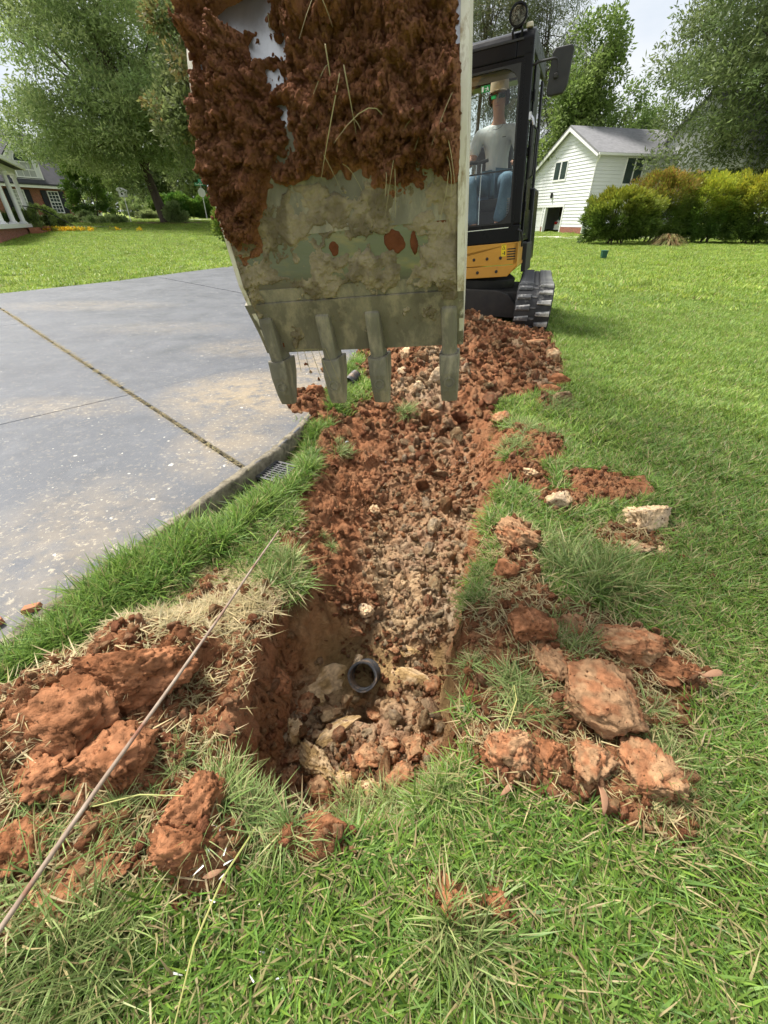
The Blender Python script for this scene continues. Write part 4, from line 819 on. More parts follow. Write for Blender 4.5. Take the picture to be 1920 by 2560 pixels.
# probe rod lying across the spoil
def zt(x, y): return float(terr(np.array([float(x)]), np.array([float(y)]))[0][0])
def ray_z(u, v, z): a, b = (u * 1920 / 1659 - 960) / 1035, (1280 - v * 1920 / 1659) / 1035; d = np.array([a, .81793 + b * .57531, b * .81793 - .57531]); return d * ((z - CAM_H) / d[2]) + [0, 0, CAM_H]
rp0, rp1 = ray_z(-30, 2050, .235), ray_z(602, 1148, .125); rod = [tuple((rp0 + (rp1 - rp0) * t)[:2]) for t in (-.15, .2, .4, .6, .8, 1.)]; rz_ = [float((rp0 + (rp1 - rp0) * t)[2]) + .004 * math.sin(9 * t) for t in (-.15, .2, .4, .6, .8, 1.)]
m = MB(); m.tube([(a, b, c) for (a, b), c in zip(rod, rz_)], [.0046, .0046, .0043, .004, .0037, .0034], 10)
o = m.build('probe_rod', mat('weathered_rod', (.33, .27, .21), (.19, .125, .085), scale=18, rough=.8, bump=.001, bscale=200, c3=(.20, .07, .035), t3=(.55, .7), scale3=11), None, smooth=True); tag(o, 'long thin grey-brown rod lying across the red spoil heap and grass', 'rod')
M_BRICK = mat('brick_bit', (.40, .17, .09), (.32, .13, .07), scale=22, rough=.9, bump=.003, bscale=80)
# ================================================================== background helpers
def rz_at(x, y): return float(far_rise(np.array([float(x)]), np.array([float(y)]))[0])
def leaves(C, Rad, n, ln, wd, seed, cols, tipc=None, flat=.0, droop=.0, up=.3, dirs=None):
    """n leaf quads per cluster centre C (k,3) of radii Rad (k,3); returns verts, faces, colours"""
    r = np.random.default_rng(seed); k = len(C); N_ = k * n; ci = np.repeat(np.arange(k), n)
    d = r.normal(size=(N_, 3)); d /= np.linalg.norm(d, axis=1)[:, None]; rr = r.random(N_) ** .45
    p = C[ci] + d * Rad[ci] * rr[:, None]
    a = d * np.array([1, 1, .6]) + r.normal(size=(N_, 3)) * .7; a[:, 2] += up - droop; a /= np.linalg.norm(a, axis=1)[:, None]
    if dirs is not None: a = a * .6 + dirs[ci]; a /= np.linalg.norm(a, axis=1)[:, None]
    b = r.normal(size=(N_, 3)); b[:, 2] *= (1 - flat); b -= a * (a * b).sum(1)[:, None]; b /= np.linalg.norm(b, axis=1)[:, None] + 1e-9
    l = ln * (.6 + .8 * r.random(N_))[:, None]; w = wd * (.6 + .8 * r.random(N_))[:, None]
    q0 = p; q1 = p + a * l * .5 + b * w * .5; q2 = p + a * l; q3 = p + a * l * .5 - b * w * .5
    v = np.stack([q0, q1, q2, q3], 1).reshape(-1, 3); f = np.arange(N_ * 4).reshape(-1, 4)
    cols = np.asarray(cols); base = cols[r.integers(0, len(cols), k)][ci] * (.75 + .5 * r.random(N_))[:, None]
    if tipc is not None:
        t = np.clip(tipc[1](p), 0, 1)[:, None] * (.35 + .65 * r.random(N_))[:, None]; base = base * (1 - t) + np.asarray(tipc[0])[r.integers(0, len(tipc[0]), N_)] * t
    return v, f, np.repeat(base, 4, 0)
M_LEAF = leafmat('leaves', .45, .6); M_HEDGE = leafmat('hedge_leaves', .38, .5, spec=.35); M_BARK = mat('bark', (.11, .085, .065), (.06, .045, .035), scale=6, rough=.95, bump=.03, bscale=9, stretch=(1, 1, .25))
OAK = np.array([(.25, .325, .115), (.195, .27, .095), (.31, .37, .145), (.27, .34, .125)])
def tree(name, base, H_, crown, rad, label, seed, k=220, n=130, ln=.38, wd=.10, cols=OAK, trunk=.4, flat=.55, hole=.25, droop=.15, csz=(1.25, .65), lean=0., group=None, cat='tree', mt=None, fork=.35, tipc=None, extra=None):
    """tapered trunk with limbs that reach leaf clusters filling an uneven crown"""
    r = np.random.default_rng(seed); root = empty(name, base); tag(root, label, cat, group); b = Vector(base); c = np.array(crown, float); rad = np.array(rad, float)
    C = []
    while len(C) < k:
        d = r.normal(size=3); d /= np.linalg.norm(d); p = d * r.random() ** .38; q = c + p * rad * (1 + .22 * float(vnoise(np.array([d * 2.3 + seed]), seed)[0]))
        if float(vnoise(np.array([q / (rad.mean() * .42) + 3.3]), seed + 5)[0]) < -1 + 2 * hole: continue
        C.append(q)
    if extra:
        ec, er, ek = extra; d = r.normal(size=(ek, 3)); d /= np.linalg.norm(d, axis=1)[:, None]; C += list(np.array(ec) + d * np.array(er) * r.random((ek, 1)) ** .4); k = len(C)
    C = np.array(C); R_ = np.stack([csz[0] * (.6 + .8 * r.random(k)), csz[0] * (.6 + .8 * r.random(k)), csz[1] * (.6 + .8 * r.random(k))], 1)
    v, f, col = leaves(C, R_, n, ln, wd, seed + 1, cols, tipc, flat, droop)
    link('crown', mesh('crown', v - np.array(base), f, False, col), mt or M_LEAF, root)
    m = MB(); top = Vector((c[0] + lean, c[1], c[2] + rad[2] * .45)); fk = b.lerp(Vector((c[0], c[1], b.z + H_ * fork)), 1.)
    fk = Vector((b.x + (c[0] - b.x) * .35, b.y + (c[1] - b.y) * .35, b.z + H_ * fork)); m.tube([b - Vector((0, 0, .3)), b + Vector((0, 0, .25)), b.lerp(fk, .5), fk, fk.lerp(top, .5), top], [trunk * 1.45, trunk * 1.05, trunk * .85, trunk * .75, trunk * .4, trunk * .08], 10)
    m.build('trunk', M_BARK, root, smooth=True)
    m = MB()
    for i in r.choice(k, min(k, 46), replace=False):
        e = Vector(C[i]); t = r.random() * .9; s = fk.lerp(top, t * .8); mid = s.lerp(e, .5) + Vector((0, 0, .08 * (e - s).length * (1 if r.random() > .3 else -.3))); w0 = trunk * (.34 - .22 * t); m.tube([s, mid, e], [w0, w0 * .55, w0 * .15], 6, False)
    m.build('branches', M_BARK, root, smooth=True)
    return root
def shrub(name, base, rad, label, seed, k=60, n=90, ln=.09, wd=.035, cols=OAK, csz=.22, group=None, cat='shrub', boxy=2., tipc=None, up=.3, stems=6, mt=None, rag=.10):
    """leafy bush: clusters over and inside a superellipsoid standing on stems"""
    r = np.random.default_rng(seed); root = empty(name, base); tag(root, label, cat, group); rad = np.array(rad, float); c = np.array(base) + [0, 0, rad[2]]
    d = r.normal(size=(k, 3)); d /= (np.abs(d) ** boxy).sum(1)[:, None] ** (1 / boxy); d[:, 2] = np.where(d[:, 2] < -.75, -.75, d[:, 2])
    q = c + d * (rad - csz * .5) * (.62 + .38 * r.random((k, 1)) ** .5) * (1 + rag * (vnoise(d * 2.6 + seed, seed) + .6 * vnoise(d * 7 + seed, seed + 1)))[:, None]
    R_ = np.repeat(np.array([[csz, csz, csz * .85]]), k, 0) * (.7 + .6 * r.random((k, 1))); dirs = (d + np.array([0, 0, .3])) * .8
    v, f, col = leaves(q, R_, n, ln, wd, seed + 1, cols, tipc, 0, 0, up, dirs); link('foliage', mesh('foliage', v - np.array(base), f, False, col), mt or M_HEDGE, root)
    m = MB()
    for i in range(stems): a = 2 * math.pi * i / stems + seed; b0 = Vector(base) + Vector((math.cos(a) * rad[0] * .25, math.sin(a) * rad[1] * .25, -.05)); e = Vector(q[r.integers(0, k)]); m.tube([b0, b0.lerp(e, .5) + Vector((0, 0, rad[2] * .15)), e], [.018 + rad[2] * .02, .014 + rad[2] * .012, .006], 6, False)
    m.build('stems', M_BARK, root, smooth=True)
    return root
def wpt(u, v, Y):
    """photo direction to a place Y metres ahead (only used to lay out the far lots)"""
    a, b = (u - 960) / 1035, (1280 - v) / 1035; c_, s_ = .81793, .57531; d = np.array([a, c_ + b * s_, b * c_ - s_]); return d * (Y / d[1]) + [0, 0, CAM_H]
K_ = 1920 / 1659

# ------------------------------------------------------------------ trees
def zb(x, y): return rz_at(x, y)
x, y = -20.3, 47.; tree('willow_oak', (x, y, zb(x, y)), 17, (x - 2.2, y + 1, 11.9), (12.5, 9, 8.8), 'big feathery willow oak standing on the far lawn beside the brick house', 11, k=430, n=215, ln=.34, wd=.10, trunk=.46, hole=.42, csz=(1.7, .75), droop=.25, fork=.22, extra=((x + 1.5, y - 4, 7.2), (9., 4., 2.7), 130))
x, y = 27.5, 39.; tree('dark_oak', (x, y, zb(x, y)), 18, (x + 1.2, y, 10.4), (10.5, 8, 8.4), 'tall dense dark green oak rising over the hedge in front of the white house', 23, k=500, n=200, ln=.34, wd=.105, trunk=.45, hole=.14, csz=(1.55, .85), cols=OAK * np.array([.72, .78, .78]), fork=.25, droop=.2)
PINE = np.array([(.12, .16, .065), (.16, .19, .085), (.14, .17, .085), (.20, .20, .10)])
for i, (u, v, Y, s) in enumerate(((1010, 40, 58, 31), (1060, 60, 62, 37), (1120, 40, 60, 41), (940, 40, 64, 43), (860, 60, 60, 47), (1175, 120, 66, 53))):
    p = wpt(u * K_, 500 * K_, Y); x, y = p[0], Y; H_ = (24, 27, 23, 26, 25, 19)[i]
    tree('pine_tree', (x, y, zb(x, y)), H_, (x, y, H_ * .62), (3.4, 3.4, H_ * .40), ('tall hazy pine seen above the cab roof', 'tall pine seen through the cab window', 'pine with bare twigs just right of the work lamp', 'tall pine hidden behind the raised bucket', 'pine far behind the raised bucket', 'short leafy pine beside the mirror')[i], s, k=130, n=130, ln=.46, wd=.055, cols=PINE, trunk=.22, csz=(1.0, .8), droop=.3, fork=.5, group='tall pines beyond the driveway', hole=.3)
POP = np.array([(.18, .27, .065), (.23, .32, .09), (.14, .22, .055)])
for u, v, Y, H_, rr, s, lb in ((1205, 230, 50, 15.5, 2.6, 61, 'bright leafy poplar right behind the cab and mirror'), (1290, 300, 62, 12.8, 3.0, 67, 'loose young tree with pale leaves behind the white garage'), (1345, 250, 72, 14.0, 3.2, 71, 'sparse twiggy tree between the mirror and the dark oak')):
    p = wpt(u * K_, 500 * K_, Y); x, y = p[0], Y; tree('broadleaf_tree', (x, y, zb(x, y)), H_, (x, y, H_ * .60), (rr, rr, H_ * .42), lb, s, k=120, n=150, ln=.30, wd=.16, cols=POP, trunk=.2, csz=(.95, .8), hole=.34, fork=.3)
for i, (u, Y, H_, rr, s, cc) in enumerate(((1180, 68, 10, 5, 83, 1.), (1250, 76, 9.5, 5, 89, .9), (1420, 80, 11, 6, 97, .95), (1560, 74, 10, 6, 101, .9), (260, 78, 10.5, 5, 103, 1.1), (330, 84, 11, 6, 107, .75), (400, 86, 12, 6, 109, .8), (200, 88, 11, 6, 113, .85), (460, 80, 12, 5, 127, .8), (60, 96, 15, 8, 131, .9), (560, 84, 13, 7, 137, .8), (700, 86, 14, 7, 139, .85), (820, 84, 12, 7, 149, .8))):
    p = wpt(u * K_, 500 * K_, Y); x, y = p[0], Y
    lb = ('dark rounded tree close behind the cab pillar', 'green tree mass behind the garage roof', 'wooded edge tree behind the white house roof', 'leafy tree behind the dark oak', 'pale green tree beside the squared holly', 'dark tree under the willow oak canopy', 'deep green tree behind the stop sign', 'shady tree behind the brick house corner', 'dense tree between stop sign and bucket', 'tall tree behind the brick house roof', 'tree mostly hidden behind the bucket, nearest the stop sign', 'tree hidden behind the middle of the bucket', 'tree hidden behind the right half of the bucket')[i]
    tree('woodland_tree', (x, y, zb(x, y)), H_, (x, y, zb(x, y) + H_ * .52), (rr, rr * .8, H_ * .48), lb, s, k=100, n=95, ln=.50, wd=.25, cols=OAK * cc, trunk=.2, csz=(1.5, 1.2), hole=.15, group='trees along the far edge of the lots', fork=.3)
# crape myrtle behind the left rim of the bucket, with rusty new growth
x, y = -11.6, 36.; tree('crape_myrtle', (x, y, zb(x, y)), 11, (x, y, 7.6), (2.6, 2.6, 4.1), 'upright dark tree with rusty new leaves against the left rim of the bucket', 151, k=110, n=130, ln=.30, wd=.14, cols=OAK * .75, trunk=.14, csz=(.8, .8), hole=.2, tipc=(np.array([(.33, .13, .04), (.30, .18, .05)]), lambda p: .55 * (vnoise(p * .6, 3) > .25)))

# ------------------------------------------------------------------ hedge on the right
HC = np.array([(.11, .19, .03), (.15, .24, .04), (.08, .15, .025)]); TIPY = np.array([(.66, .62, .05), (.55, .58, .055), (.70, .58, .06)]); TIPO = np.array([(.62, .33, .07), (.56, .22, .07), (.52, .48, .05)])
def hedge(nm, u0, u1, vt, Y, ry, lb, s, tips, amt, thr, k, ln, wd, csz):
    a, b = wpt(u0 * K_, 520 * K_, Y), wpt(u1 * K_, 520 * K_, Y); t = wpt((u0 + u1) / 2 * K_, vt * K_, Y); x = (a[0] + b[0]) / 2; g = zb(x, Y); hz = (t[2] - g) / 2
    return shrub(nm, (x, Y, g), ((b[0] - a[0]) / 2 * 1.06, ry, hz), lb, s, k=int(k * 2.1), n=85, ln=ln, wd=wd, cols=HC, csz=csz * .85, boxy=3., rag=.2, tipc=(tips, lambda p: amt * sst(thr - .45, thr + .15, (p[:, 2] - g) / (2 * hz) + .10 * vnoise(p * 2., s))), group='hedge shrubs along the right boundary')
hedge('laurel_shrub', 1262, 1395, 408, 27.5, 1.3, 'dark glossy laurel at the garage end of the hedge', 201, TIPY, .55, .85, 190, .17, .05, .26)
hedge('hedge_shrub', 1345, 1470, 372, 29.5, 1.5, 'hedge shrub with orange-red new tips behind the laurel', 211, TIPO, .6, .80, 200, .14, .045, .32)
hedge('hedge_shrub', 1450, 1570, 377, 29.0, 1.4, 'lime-tipped hedge shrub between the orange one and the tall yellow one', 223, TIPY, .85, .78, 200, .14, .045, .32)
hedge('hedge_shrub', 1550, 1690, 367, 28.0, 1.5, 'tallest hedge shrub with golden yellow top at the photo edge', 227, TIPY, .95, .72, 240, .14, .045, .32)
hedge('hedge_shrub', 1690, 1800, 375, 28.0, 1.5, 'hedge shrub running on past the right edge of the photo', 229, TIPY, .9, .75, 160, .14, .045, .32)
# ornamental grass in front of it
p = wpt(1442 * K_, 523 * K_, 25.8); ob = (p[0], 25.8, zb(p[0], 25.8)); r = np.random.default_rng(5); og = empty('ornamental_grass', ob); tag(og, 'tan striped mound of arching ornamental grass at the foot of the hedge', 'grass clump')
v, f, c = [], [], []
for i in range(520):
    a = r.random() * 6.28; L_ = 1.15 + .7 * r.random(); el = R(35 + 50 * r.random()); w_ = .026; h = np.array([math.cos(a), math.sin(a)]); sd = np.array([-h[1], h[0], 0]) * w_; o_ = np.array([h[0] * .12 * r.random(), h[1] * .12 * r.random(), 0]); pts = []
    for t in (0, .35, .7, 1.): pts.append(o_ + np.array([h[0] * L_ * math.cos(el) * t, h[1] * L_ * math.cos(el) * t, L_ * (math.sin(el) * t - .75 * t * t)]))
    b0 = len(v); 
    for k2, q in enumerate(pts): v += [q + sd * (1 - k2 * .3), q - sd * (1 - k2 * .3)]
    f += [(b0 + 2 * k2, b0 + 2 * k2 + 1, b0 + 2 * k2 + 3, b0 + 2 * k2 + 2) for k2 in range(3)]; cc = np.array([(.42, .33, .16), (.30, .26, .10), (.22, .25, .08), (.28, .16, .07)][r.integers(0, 4)]) * (.8 + .4 * r.random()); c += [cc] * 8
link('blades', mesh('blades', np.array(v), np.array(f), False, np.array(c)), M_LEAF, og)

# ------------------------------------------------------------------ left lot: shrubs, beds, sign, posts
x, y = -30.6, 54; shrub('square_holly', (x - .2, y, zb(x, y)), (1.9, 1.6, 2.35), 'large dark holly clipped into a block by the brick house corner', 301, k=150, n=120, ln=.2, wd=.09, cols=HC * .8, csz=.35, boxy=5.)
for i, (u, v, Y, rx, h, s, lb) in enumerate(((30, 517, 33.5, .85, 1.1, 311, 'clipped boxwood ball nearest the photo edge by the porch'), (62, 512, 34.5, 1.0, 1.3, 313, 'clipped boxwood ball in the middle of the porch bed'), (103, 508, 36.5, 1.15, 1.55, 317, 'largest boxwood ball at the porch steps'), (128, 490, 41, .8, .9, 331, 'small dark round shrub behind the largest boxwood'))):
    p = wpt(u * K_, v * K_, Y); shrub('boxwood', (p[0], Y, zb(p[0], Y)), (rx, rx, h / 2), lb, s, k=110, n=110, ln=.10, wd=.05, cols=np.array([(.15, .22, .055), (.20, .27, .075), (.11, .17, .045)]), csz=.2, group='boxwood balls by the porch')
for u, Y, rx, h, s, lb, cc in ((303, 62, 1.6, 2.3, 341, 'low spreading pale bush behind the birdhouse post', 1.3), (330, 60, 1.0, .9, 347, 'small dark mound shrub right of the birdhouse post', .9), (192, 50, .7, .8, 349, 'little grey-green bush on the lawn before the holly', .8), (385, 46.3, 1.0, 1.5, 353, 'leafy suckers around the willow oak trunk', 1.0), (152, 47, .9, .5, 359, 'low green plants beside the path bed', 1.0), (235, 47, 2.0, .45, 367, 'low band of ground plants in front of the mulch', 1.0), (195, 58, 1.0, .6, 373, 'low hedge tuft at the foot of the holly', 1.2)):
    p = wpt(u * K_, 490 * K_, Y); shrub('garden_shrub', (p[0], Y, zb(p[0], Y)), (rx, rx * .7, h / 2), lb, s, k=60, n=90, ln=.2, wd=.08, cols=OAK * cc, csz=.28, group='small shrubs on the left lot')
for u0, u1, Y, h, s, lb in ((375, 415, 64, 2.6, 381, 'clipped roadside hedge left of the stop sign'), (415, 470, 65, 2.4, 383, 'clipped roadside hedge behind the stop sign'), (335, 372, 66, 2.6, 389, 'bright roadside hedge left of the willow oak trunk')):
    a, b = wpt(u0 * K_, 480 * K_, Y), wpt(u1 * K_, 480 * K_, Y); x = (a[0] + b[0]) / 2; shrub('roadside_hedge', (x, Y, zb(x, Y)), ((b[0] - a[0]) / 2 * 1.1, 1.2, h / 2), lb, s, k=110, n=110, ln=.22, wd=.12, cols=np.array([(.10, .20, .03), (.16, .26, .04)]), csz=.4, boxy=4., group='clipped hedges by the street')
p = wpt(484 * K_, 520 * K_, 22.5); shrub('golden_shrub', (p[0] + .45, 22.5, 0.1), (.75, .7, .95), 'yellow-green shrub peeping out beside the left rim of the bucket', 397, k=80, n=100, ln=.12, wd=.06, cols=np.array([(.25, .30, .04), (.16, .22, .04)]), csz=.25)
# mulch ring, path, street, flowers
def disc(name, c, rx, ry, mt, label, cat, dz=.006, n=40, wob=.1, kind='structure'):
    v = []; r = np.random.default_rng(abs(int(c[0] * 10)))
    for q in (1., .66, .33):
        for k in range(n): t = 2 * math.pi * k / n; s = q * (1 + (wob * math.sin(3 * t + c[0]) + wob * .6 * math.sin(7 * t)) * (q > .9)); X, Y = c[0] + rx * s * math.cos(t), c[1] + ry * s * math.sin(t); v.append((X, Y, rz_at(X, Y) + dz + .05 * (1 - q)))
    v.append((c[0], c[1], rz_at(*c[:2]) + dz + .06)); f = [(j * n + k, j * n + (k + 1) % n, (j + 1) * n + (k + 1) % n, (j + 1) * n + k) for j in range(2) for k in range(n)] + [(2 * n + k, 2 * n + (k + 1) % n, 3 * n) for k in range(n)]
    return tag(link(name, mesh(name, v, f, True), mt), label, cat, kind=kind)
M_MULCH = mat('red_brown_mulch', (.17, .075, .04), (.10, .05, .03), scale=4, rough=1, bump=.03, bscale=14)
disc('mulch_bed', (-19.9, 46.8), 3.6, 1.6, M_MULCH, 'red-brown mulch ring around the willow oak trunk', 'mulch', .05)
disc('mulch_bed', (-29.5, 48.5), 5.5, 1.0, M_MULCH, 'long strip of mulch across the lawn before the holly', 'mulch', .05)
M_ASPH = mat('old_asphalt', (.11, .11, .115), (.15, .15, .15), scale=2, rough=.9); M_CONC = mat('pale_concrete', (.62, .59, .53), (.52, .50, .45), scale=1.5, rough=.9)
disc('garden_path', (-25.2, 40.8), 3.4, .75, M_ASPH, 'grey path curving in to the porch from the lawn', 'path', .03)
def strip(name, pts, wd, mt, label, dz):
    P = np.array(pts, float); t = np.gradient(P, axis=0); t /= np.linalg.norm(t, axis=1)[:, None]; nn = np.stack([-t[:, 1], t[:, 0]], 1); v = []
    for a, b in zip(P, nn):
        for s in (-1, 1): q = a + b * s * wd / 2; v.append((q[0], q[1], rz_at(*q) + dz))
    return tag(link(name, mesh(name, v, [(2 * i, 2 * i + 1, 2 * i + 3, 2 * i + 2) for i in range(len(P) - 1)]), mt), label, 'road', kind='structure')
strip('street', [(-90, 66), (-60, 61), (-40, 60), (-20, 59.5), (-5, 59), (8, 58.5)], 6, M_ASPH, 'far street beyond the left lawn', .05)
strip('sidewalk', [(-24, 55.6), (-15, 55.2), (-5, 54.8), (8, 54.5)], 1.3, M_CONC, 'pale strip of pavement beside the stop sign', .07)
strip('garage_drive', [(6, 36.5), (12, 36.2), (20, 35.6), (30, 35), (50, 34)], 3.2, M_CONC, 'bright concrete drive in front of the white garage', .05)
r = np.random.default_rng(77)
def flowers(name, c, rx, ry, n, cols, label, h=.25):
    g = rz_at(*c); C = np.stack([c[0] + rx * r.normal(size=n) * .5, c[1] + ry * r.normal(size=n) * .5, np.full(n, g + h * .6)], 1); v, f, col = leaves(C, np.full((n, 3), .16), 40, .12, .08, int(abs(c[0]) * 9), cols, up=.8); root = empty(name, (c[0], c[1], g)); tag(root, label, 'flowers'); link('blooms', mesh('blooms', v - np.array([c[0], c[1], g]), f, False, col), M_LEAF, root)
flowers('yellow_flower_bed', (-23.6, 35.6), 3.4, .55, 120, np.array([(.75, .50, .03), (.65, .48, .04), (.35, .38, .06)]), 'long bed of yellow flowers in front of the boxwood balls', .16)
flowers('white_flower_clump', (-25.0, 34.8), .9, .35, 26, np.array([(.72, .72, .70), (.50, .52, .46), (.25, .30, .12)]), 'clump of white flowers at the near end of the yellow bed', .2)
flowers('white_flower_clump', (-27.8, 34.2), .6, .3, 16, np.array([(.72, .72, .70), (.25, .30, .12)]), 'few white flowers under the leftmost boxwood ball', .2)
p = wpt(107 * K_, 514 * K_, 35.2); m = MB(); m.box(p[0] - .28, p[0] + .28, 35.0, 35.3, zb(p[0], 35) - .05, zb(p[0], 35) + .34); tag(m.build('brick_block', M_BRICK, None, bevel=.02), 'small red-brown block among the flowers by the boxwoods', 'block')
# stop sign seen from behind, with street name blade
p = wpt(451 * K_, 490 * K_, 57.5); sx, sy = p[0], 57.5; g = zb(sx, sy); st = empty('stop_sign', (sx, sy, g)); tag(st, 'back of a stop sign on a pole with a green street name blade', 'sign')
m = MB(); m.box(sx - .04, sx + .04, sy - .04, sy + .04, g - .2, g + 3.35); m.build('pole', mat('galvanised', (.5, .52, .52), rough=.5, metal=.4), st)
m = MB(); m.prism([(sx + .42 * math.cos(R(22.5 + 45 * k)), g + 2.45 + .42 * math.sin(R(22.5 + 45 * k))) for k in range(8)], sy - .07, sy - .05); m.build('sign_plate', mat('bare_aluminium', (.60, .62, .64), (.52, .54, .56), rough=.5, metal=.3), st)
m = MB(); m.box(sx - .62, sx + .62, sy - .03, sy - .01, g + 3.05, g + 3.32); nb = m.build('name_blade', mat('street_sign_green', (.02, .25, .14), rough=.4), st)
m = MB(); 
for k in range(9): m.box(sx - .5 + k * .105, sx - .44 + k * .105, sy - .034, sy - .031, g + 3.12, g + 3.20 + .05 * (k in (0, 3, 7)))
m.box(sx + .46, sx + .54, sy - .034, sy - .031, g + 3.12, g + 3.2); m.build('name_lettering', M_WHITE, nb)
m = MB(); m.box(sx - .02, sx + .02, sy - .5, sy + .5, g + 3.34, g + 3.6); m.build('cross_blade', mat('street_sign_green_edge', (.03, .28, .16), rough=.4), st)
# birdhouse-like box on a thin post
p = wpt(342 * K_ * .0 + (140 + 735 / 3.77), 420 + 600 / 3.77, 47); bx_, by_ = p[0], 47.; g = zb(bx_, by_); bh = empty('birdhouse', (bx_, by_, g)); tag(bh, 'white birdhouse on a thin white post on the lawn left of the willow oak', 'birdhouse')
m = MB(); m.box(bx_ - .03, bx_ + .03, by_ - .03, by_ + .03, g - .1, g + 1.95); m.build('post', M_WHITE, bh)
m = MB(); m.box(bx_ - .26, bx_ + .26, by_ - .26, by_ + .26, g + 1.95, g + 2.35); m.build('box', M_WHITE, bh)
m = MB(); m.prism([(bx_ - .36, g + 2.352), (bx_ + .36, g + 2.352), (bx_ + .30, g + 2.44), (bx_ - .1, g + 2.62), (bx_ - .3, g + 2.56)], by_ - .34, by_ + .34); m.build('roof', M_WHITE, bh)
m = MB(); m.lathe([(.09, -.005), (.09, -.012)], (bx_ + .02, by_ - .26, g + 2.15), 12, 'y'); m.build('entrance_hole', M_INK, bh)
# green utility box
p = wpt(1303 * K_, 556 * K_, 17.5); ux, uy = p[0], 17.5; ub = empty('utility_post', (ux, uy, 0)); tag(ub, 'small dark green plastic utility stub standing in the lawn before the laurel', 'utility box')
m = MB(); m.hexa([(ux - .08, uy - .08, -.05), (ux + .08, uy - .08, -.05), (ux + .08, uy + .08, -.05), (ux - .08, uy + .08, -.05), (ux - .095, uy - .09, .26), (ux + .095, uy - .09, .26), (ux + .095, uy + .09, .26), (ux - .095, uy + .09, .26)]); m.build('body', mat('dark_green_plastic', (.012, .075, .045), (.02, .09, .055), rough=.45), ub, bevel=.015)
m = MB(); m.box(ux - .105, ux + .105, uy - .1, uy + .1, .262, .29); m.build('lid', mat('green_lid', (.02, .11, .065), rough=.45), ub, bevel=.012)

# ------------------------------------------------------------------ houses
M_SID = mat('white_siding', (.78, .79, .80), (.74, .75, .77), scale=.8, rough=.6); M_SHIN = mat('grey_shingles', (.24, .24, .25), (.17, .17, .18), scale=3, rough=.95, bump=.01, bscale=20, stretch=(1, 1, 3)); M_SHIN2 = mat('charcoal_shingles', (.042, .043, .050), (.06, .06, .066), scale=3, rough=.95)
M_TRIM = mat('white_trim', (.82, .82, .81), (.79, .79, .78), scale=2, rough=.5); M_WG = mat('window_glass', (.03, .045, .045), (.05, .07, .07), scale=1.5, rough=.08, spec=.6); M_SHUT = mat('navy_black_shutter', (.015, .017, .026), rough=.5); M_CURT = mat('pale_blind', (.42, .43, .42), (.34, .35, .35), scale=3, rough=.6)
def brick_mat():
    m = bpy.data.materials.new('red_brick_wall'); m.use_nodes = True; nt = m.node_tree; b = nt.nodes['Principled BSDF']; tc = _n(nt, 'ShaderNodeTexCoord'); mp = _n(nt, 'ShaderNodeMapping'); mp.inputs['Rotation'].default_value = (R(90), 0, 0); br = _n(nt, 'ShaderNodeTexBrick')
    br.inputs['Color1'].default_value = (.30, .105, .065, 1); br.inputs['Color2'].default_value = (.22, .08, .05, 1); br.inputs['Mortar'].default_value = (.36, .27, .22, 1); br.inputs['Scale'].default_value = 4.5; br.inputs['Mortar Size'].default_value = .012; nt.links.new(tc.outputs['Object'], mp.inputs[0]); nt.links.new(mp.outputs[0], br.inputs['Vector']); nt.links.new(br.outputs['Color'], b.inputs['Base Color']); b.inputs['Roughness'].default_value = .9; return m
M_BWALL = brick_mat()
class House:
    """local frame: a runs along the facade, d goes into the house, z up"""
    def __init__(s, name, o, A, label):
        s.A = Vector((A[0], A[1], 0)).normalized(); s.D = Vector((-s.A.y, s.A.x, 0)); s.o = Vector(o); s.r = empty(name, o); tag(s.r, label, 'house'); s.M = Matrix.Translation(s.o) @ Matrix(((s.A.x, s.D.x, 0, 0), (s.A.y, s.D.y, 0, 0), (0, 0, 1, 0), (0, 0, 0, 1)))
    def box(s, name, a0, a1, d0, d1, z0, z1, mt, parent=None, bevel=0): m = MB(s.M); m.box(a0, a1, d0, d1, z0, z1); return m.build(name, mt, parent or s.r, bevel)
    def poly(s, name, pts, d0, d1, mt, parent=None): m = MB(s.M); m.prism(pts, d0, d1); return m.build(name, mt, parent or s.r)
    def window(s, a0, a1, z0, z1, nx, nz, glass_=M_WG, d=0., fw=.08):
        w_ = s.box('window', a0, a1, d - .02, d + .02, z0, z1, glass_)
        for q in ((a0 - fw, a1 + fw, z0 - fw * 1.3, z0), (a0 - fw, a1 + fw, z1, z1 + fw), (a0 - fw, a0, z0, z1), (a1, a1 + fw, z0, z1)): s.box('window_casing', q[0], q[1], d - .07, d + .02, q[2], q[3], M_TRIM, w_)
        for i in range(1, nx): a = a0 + (a1 - a0) * i / nx; s.box('glazing_bar', a - .02, a + .02, d - .045, d - .021, z0, z1, M_TRIM, w_)
        for i in range(1, nz): z = z0 + (z1 - z0) * i / nz; t = .04 if i == nz // 2 and nz % 2 == 0 else .02; s.box('glazing_bar', a0, a1, d - .05, d - .022, z - t, z + t, M_TRIM, w_)
        return w_
# white garage house: origin at the near right corner, A points along the gable wall away to the left
R0 = np.array((16.8, 42.5)); L0 = np.array((14.6, 51.0)); gz = .09; Hs = House('garage_house', (R0[0], R0[1], gz), L0 - R0, 'white clapboard two-storey garage house with open bay beyond the laurel'); Ln = float(np.linalg.norm(L0 - R0))
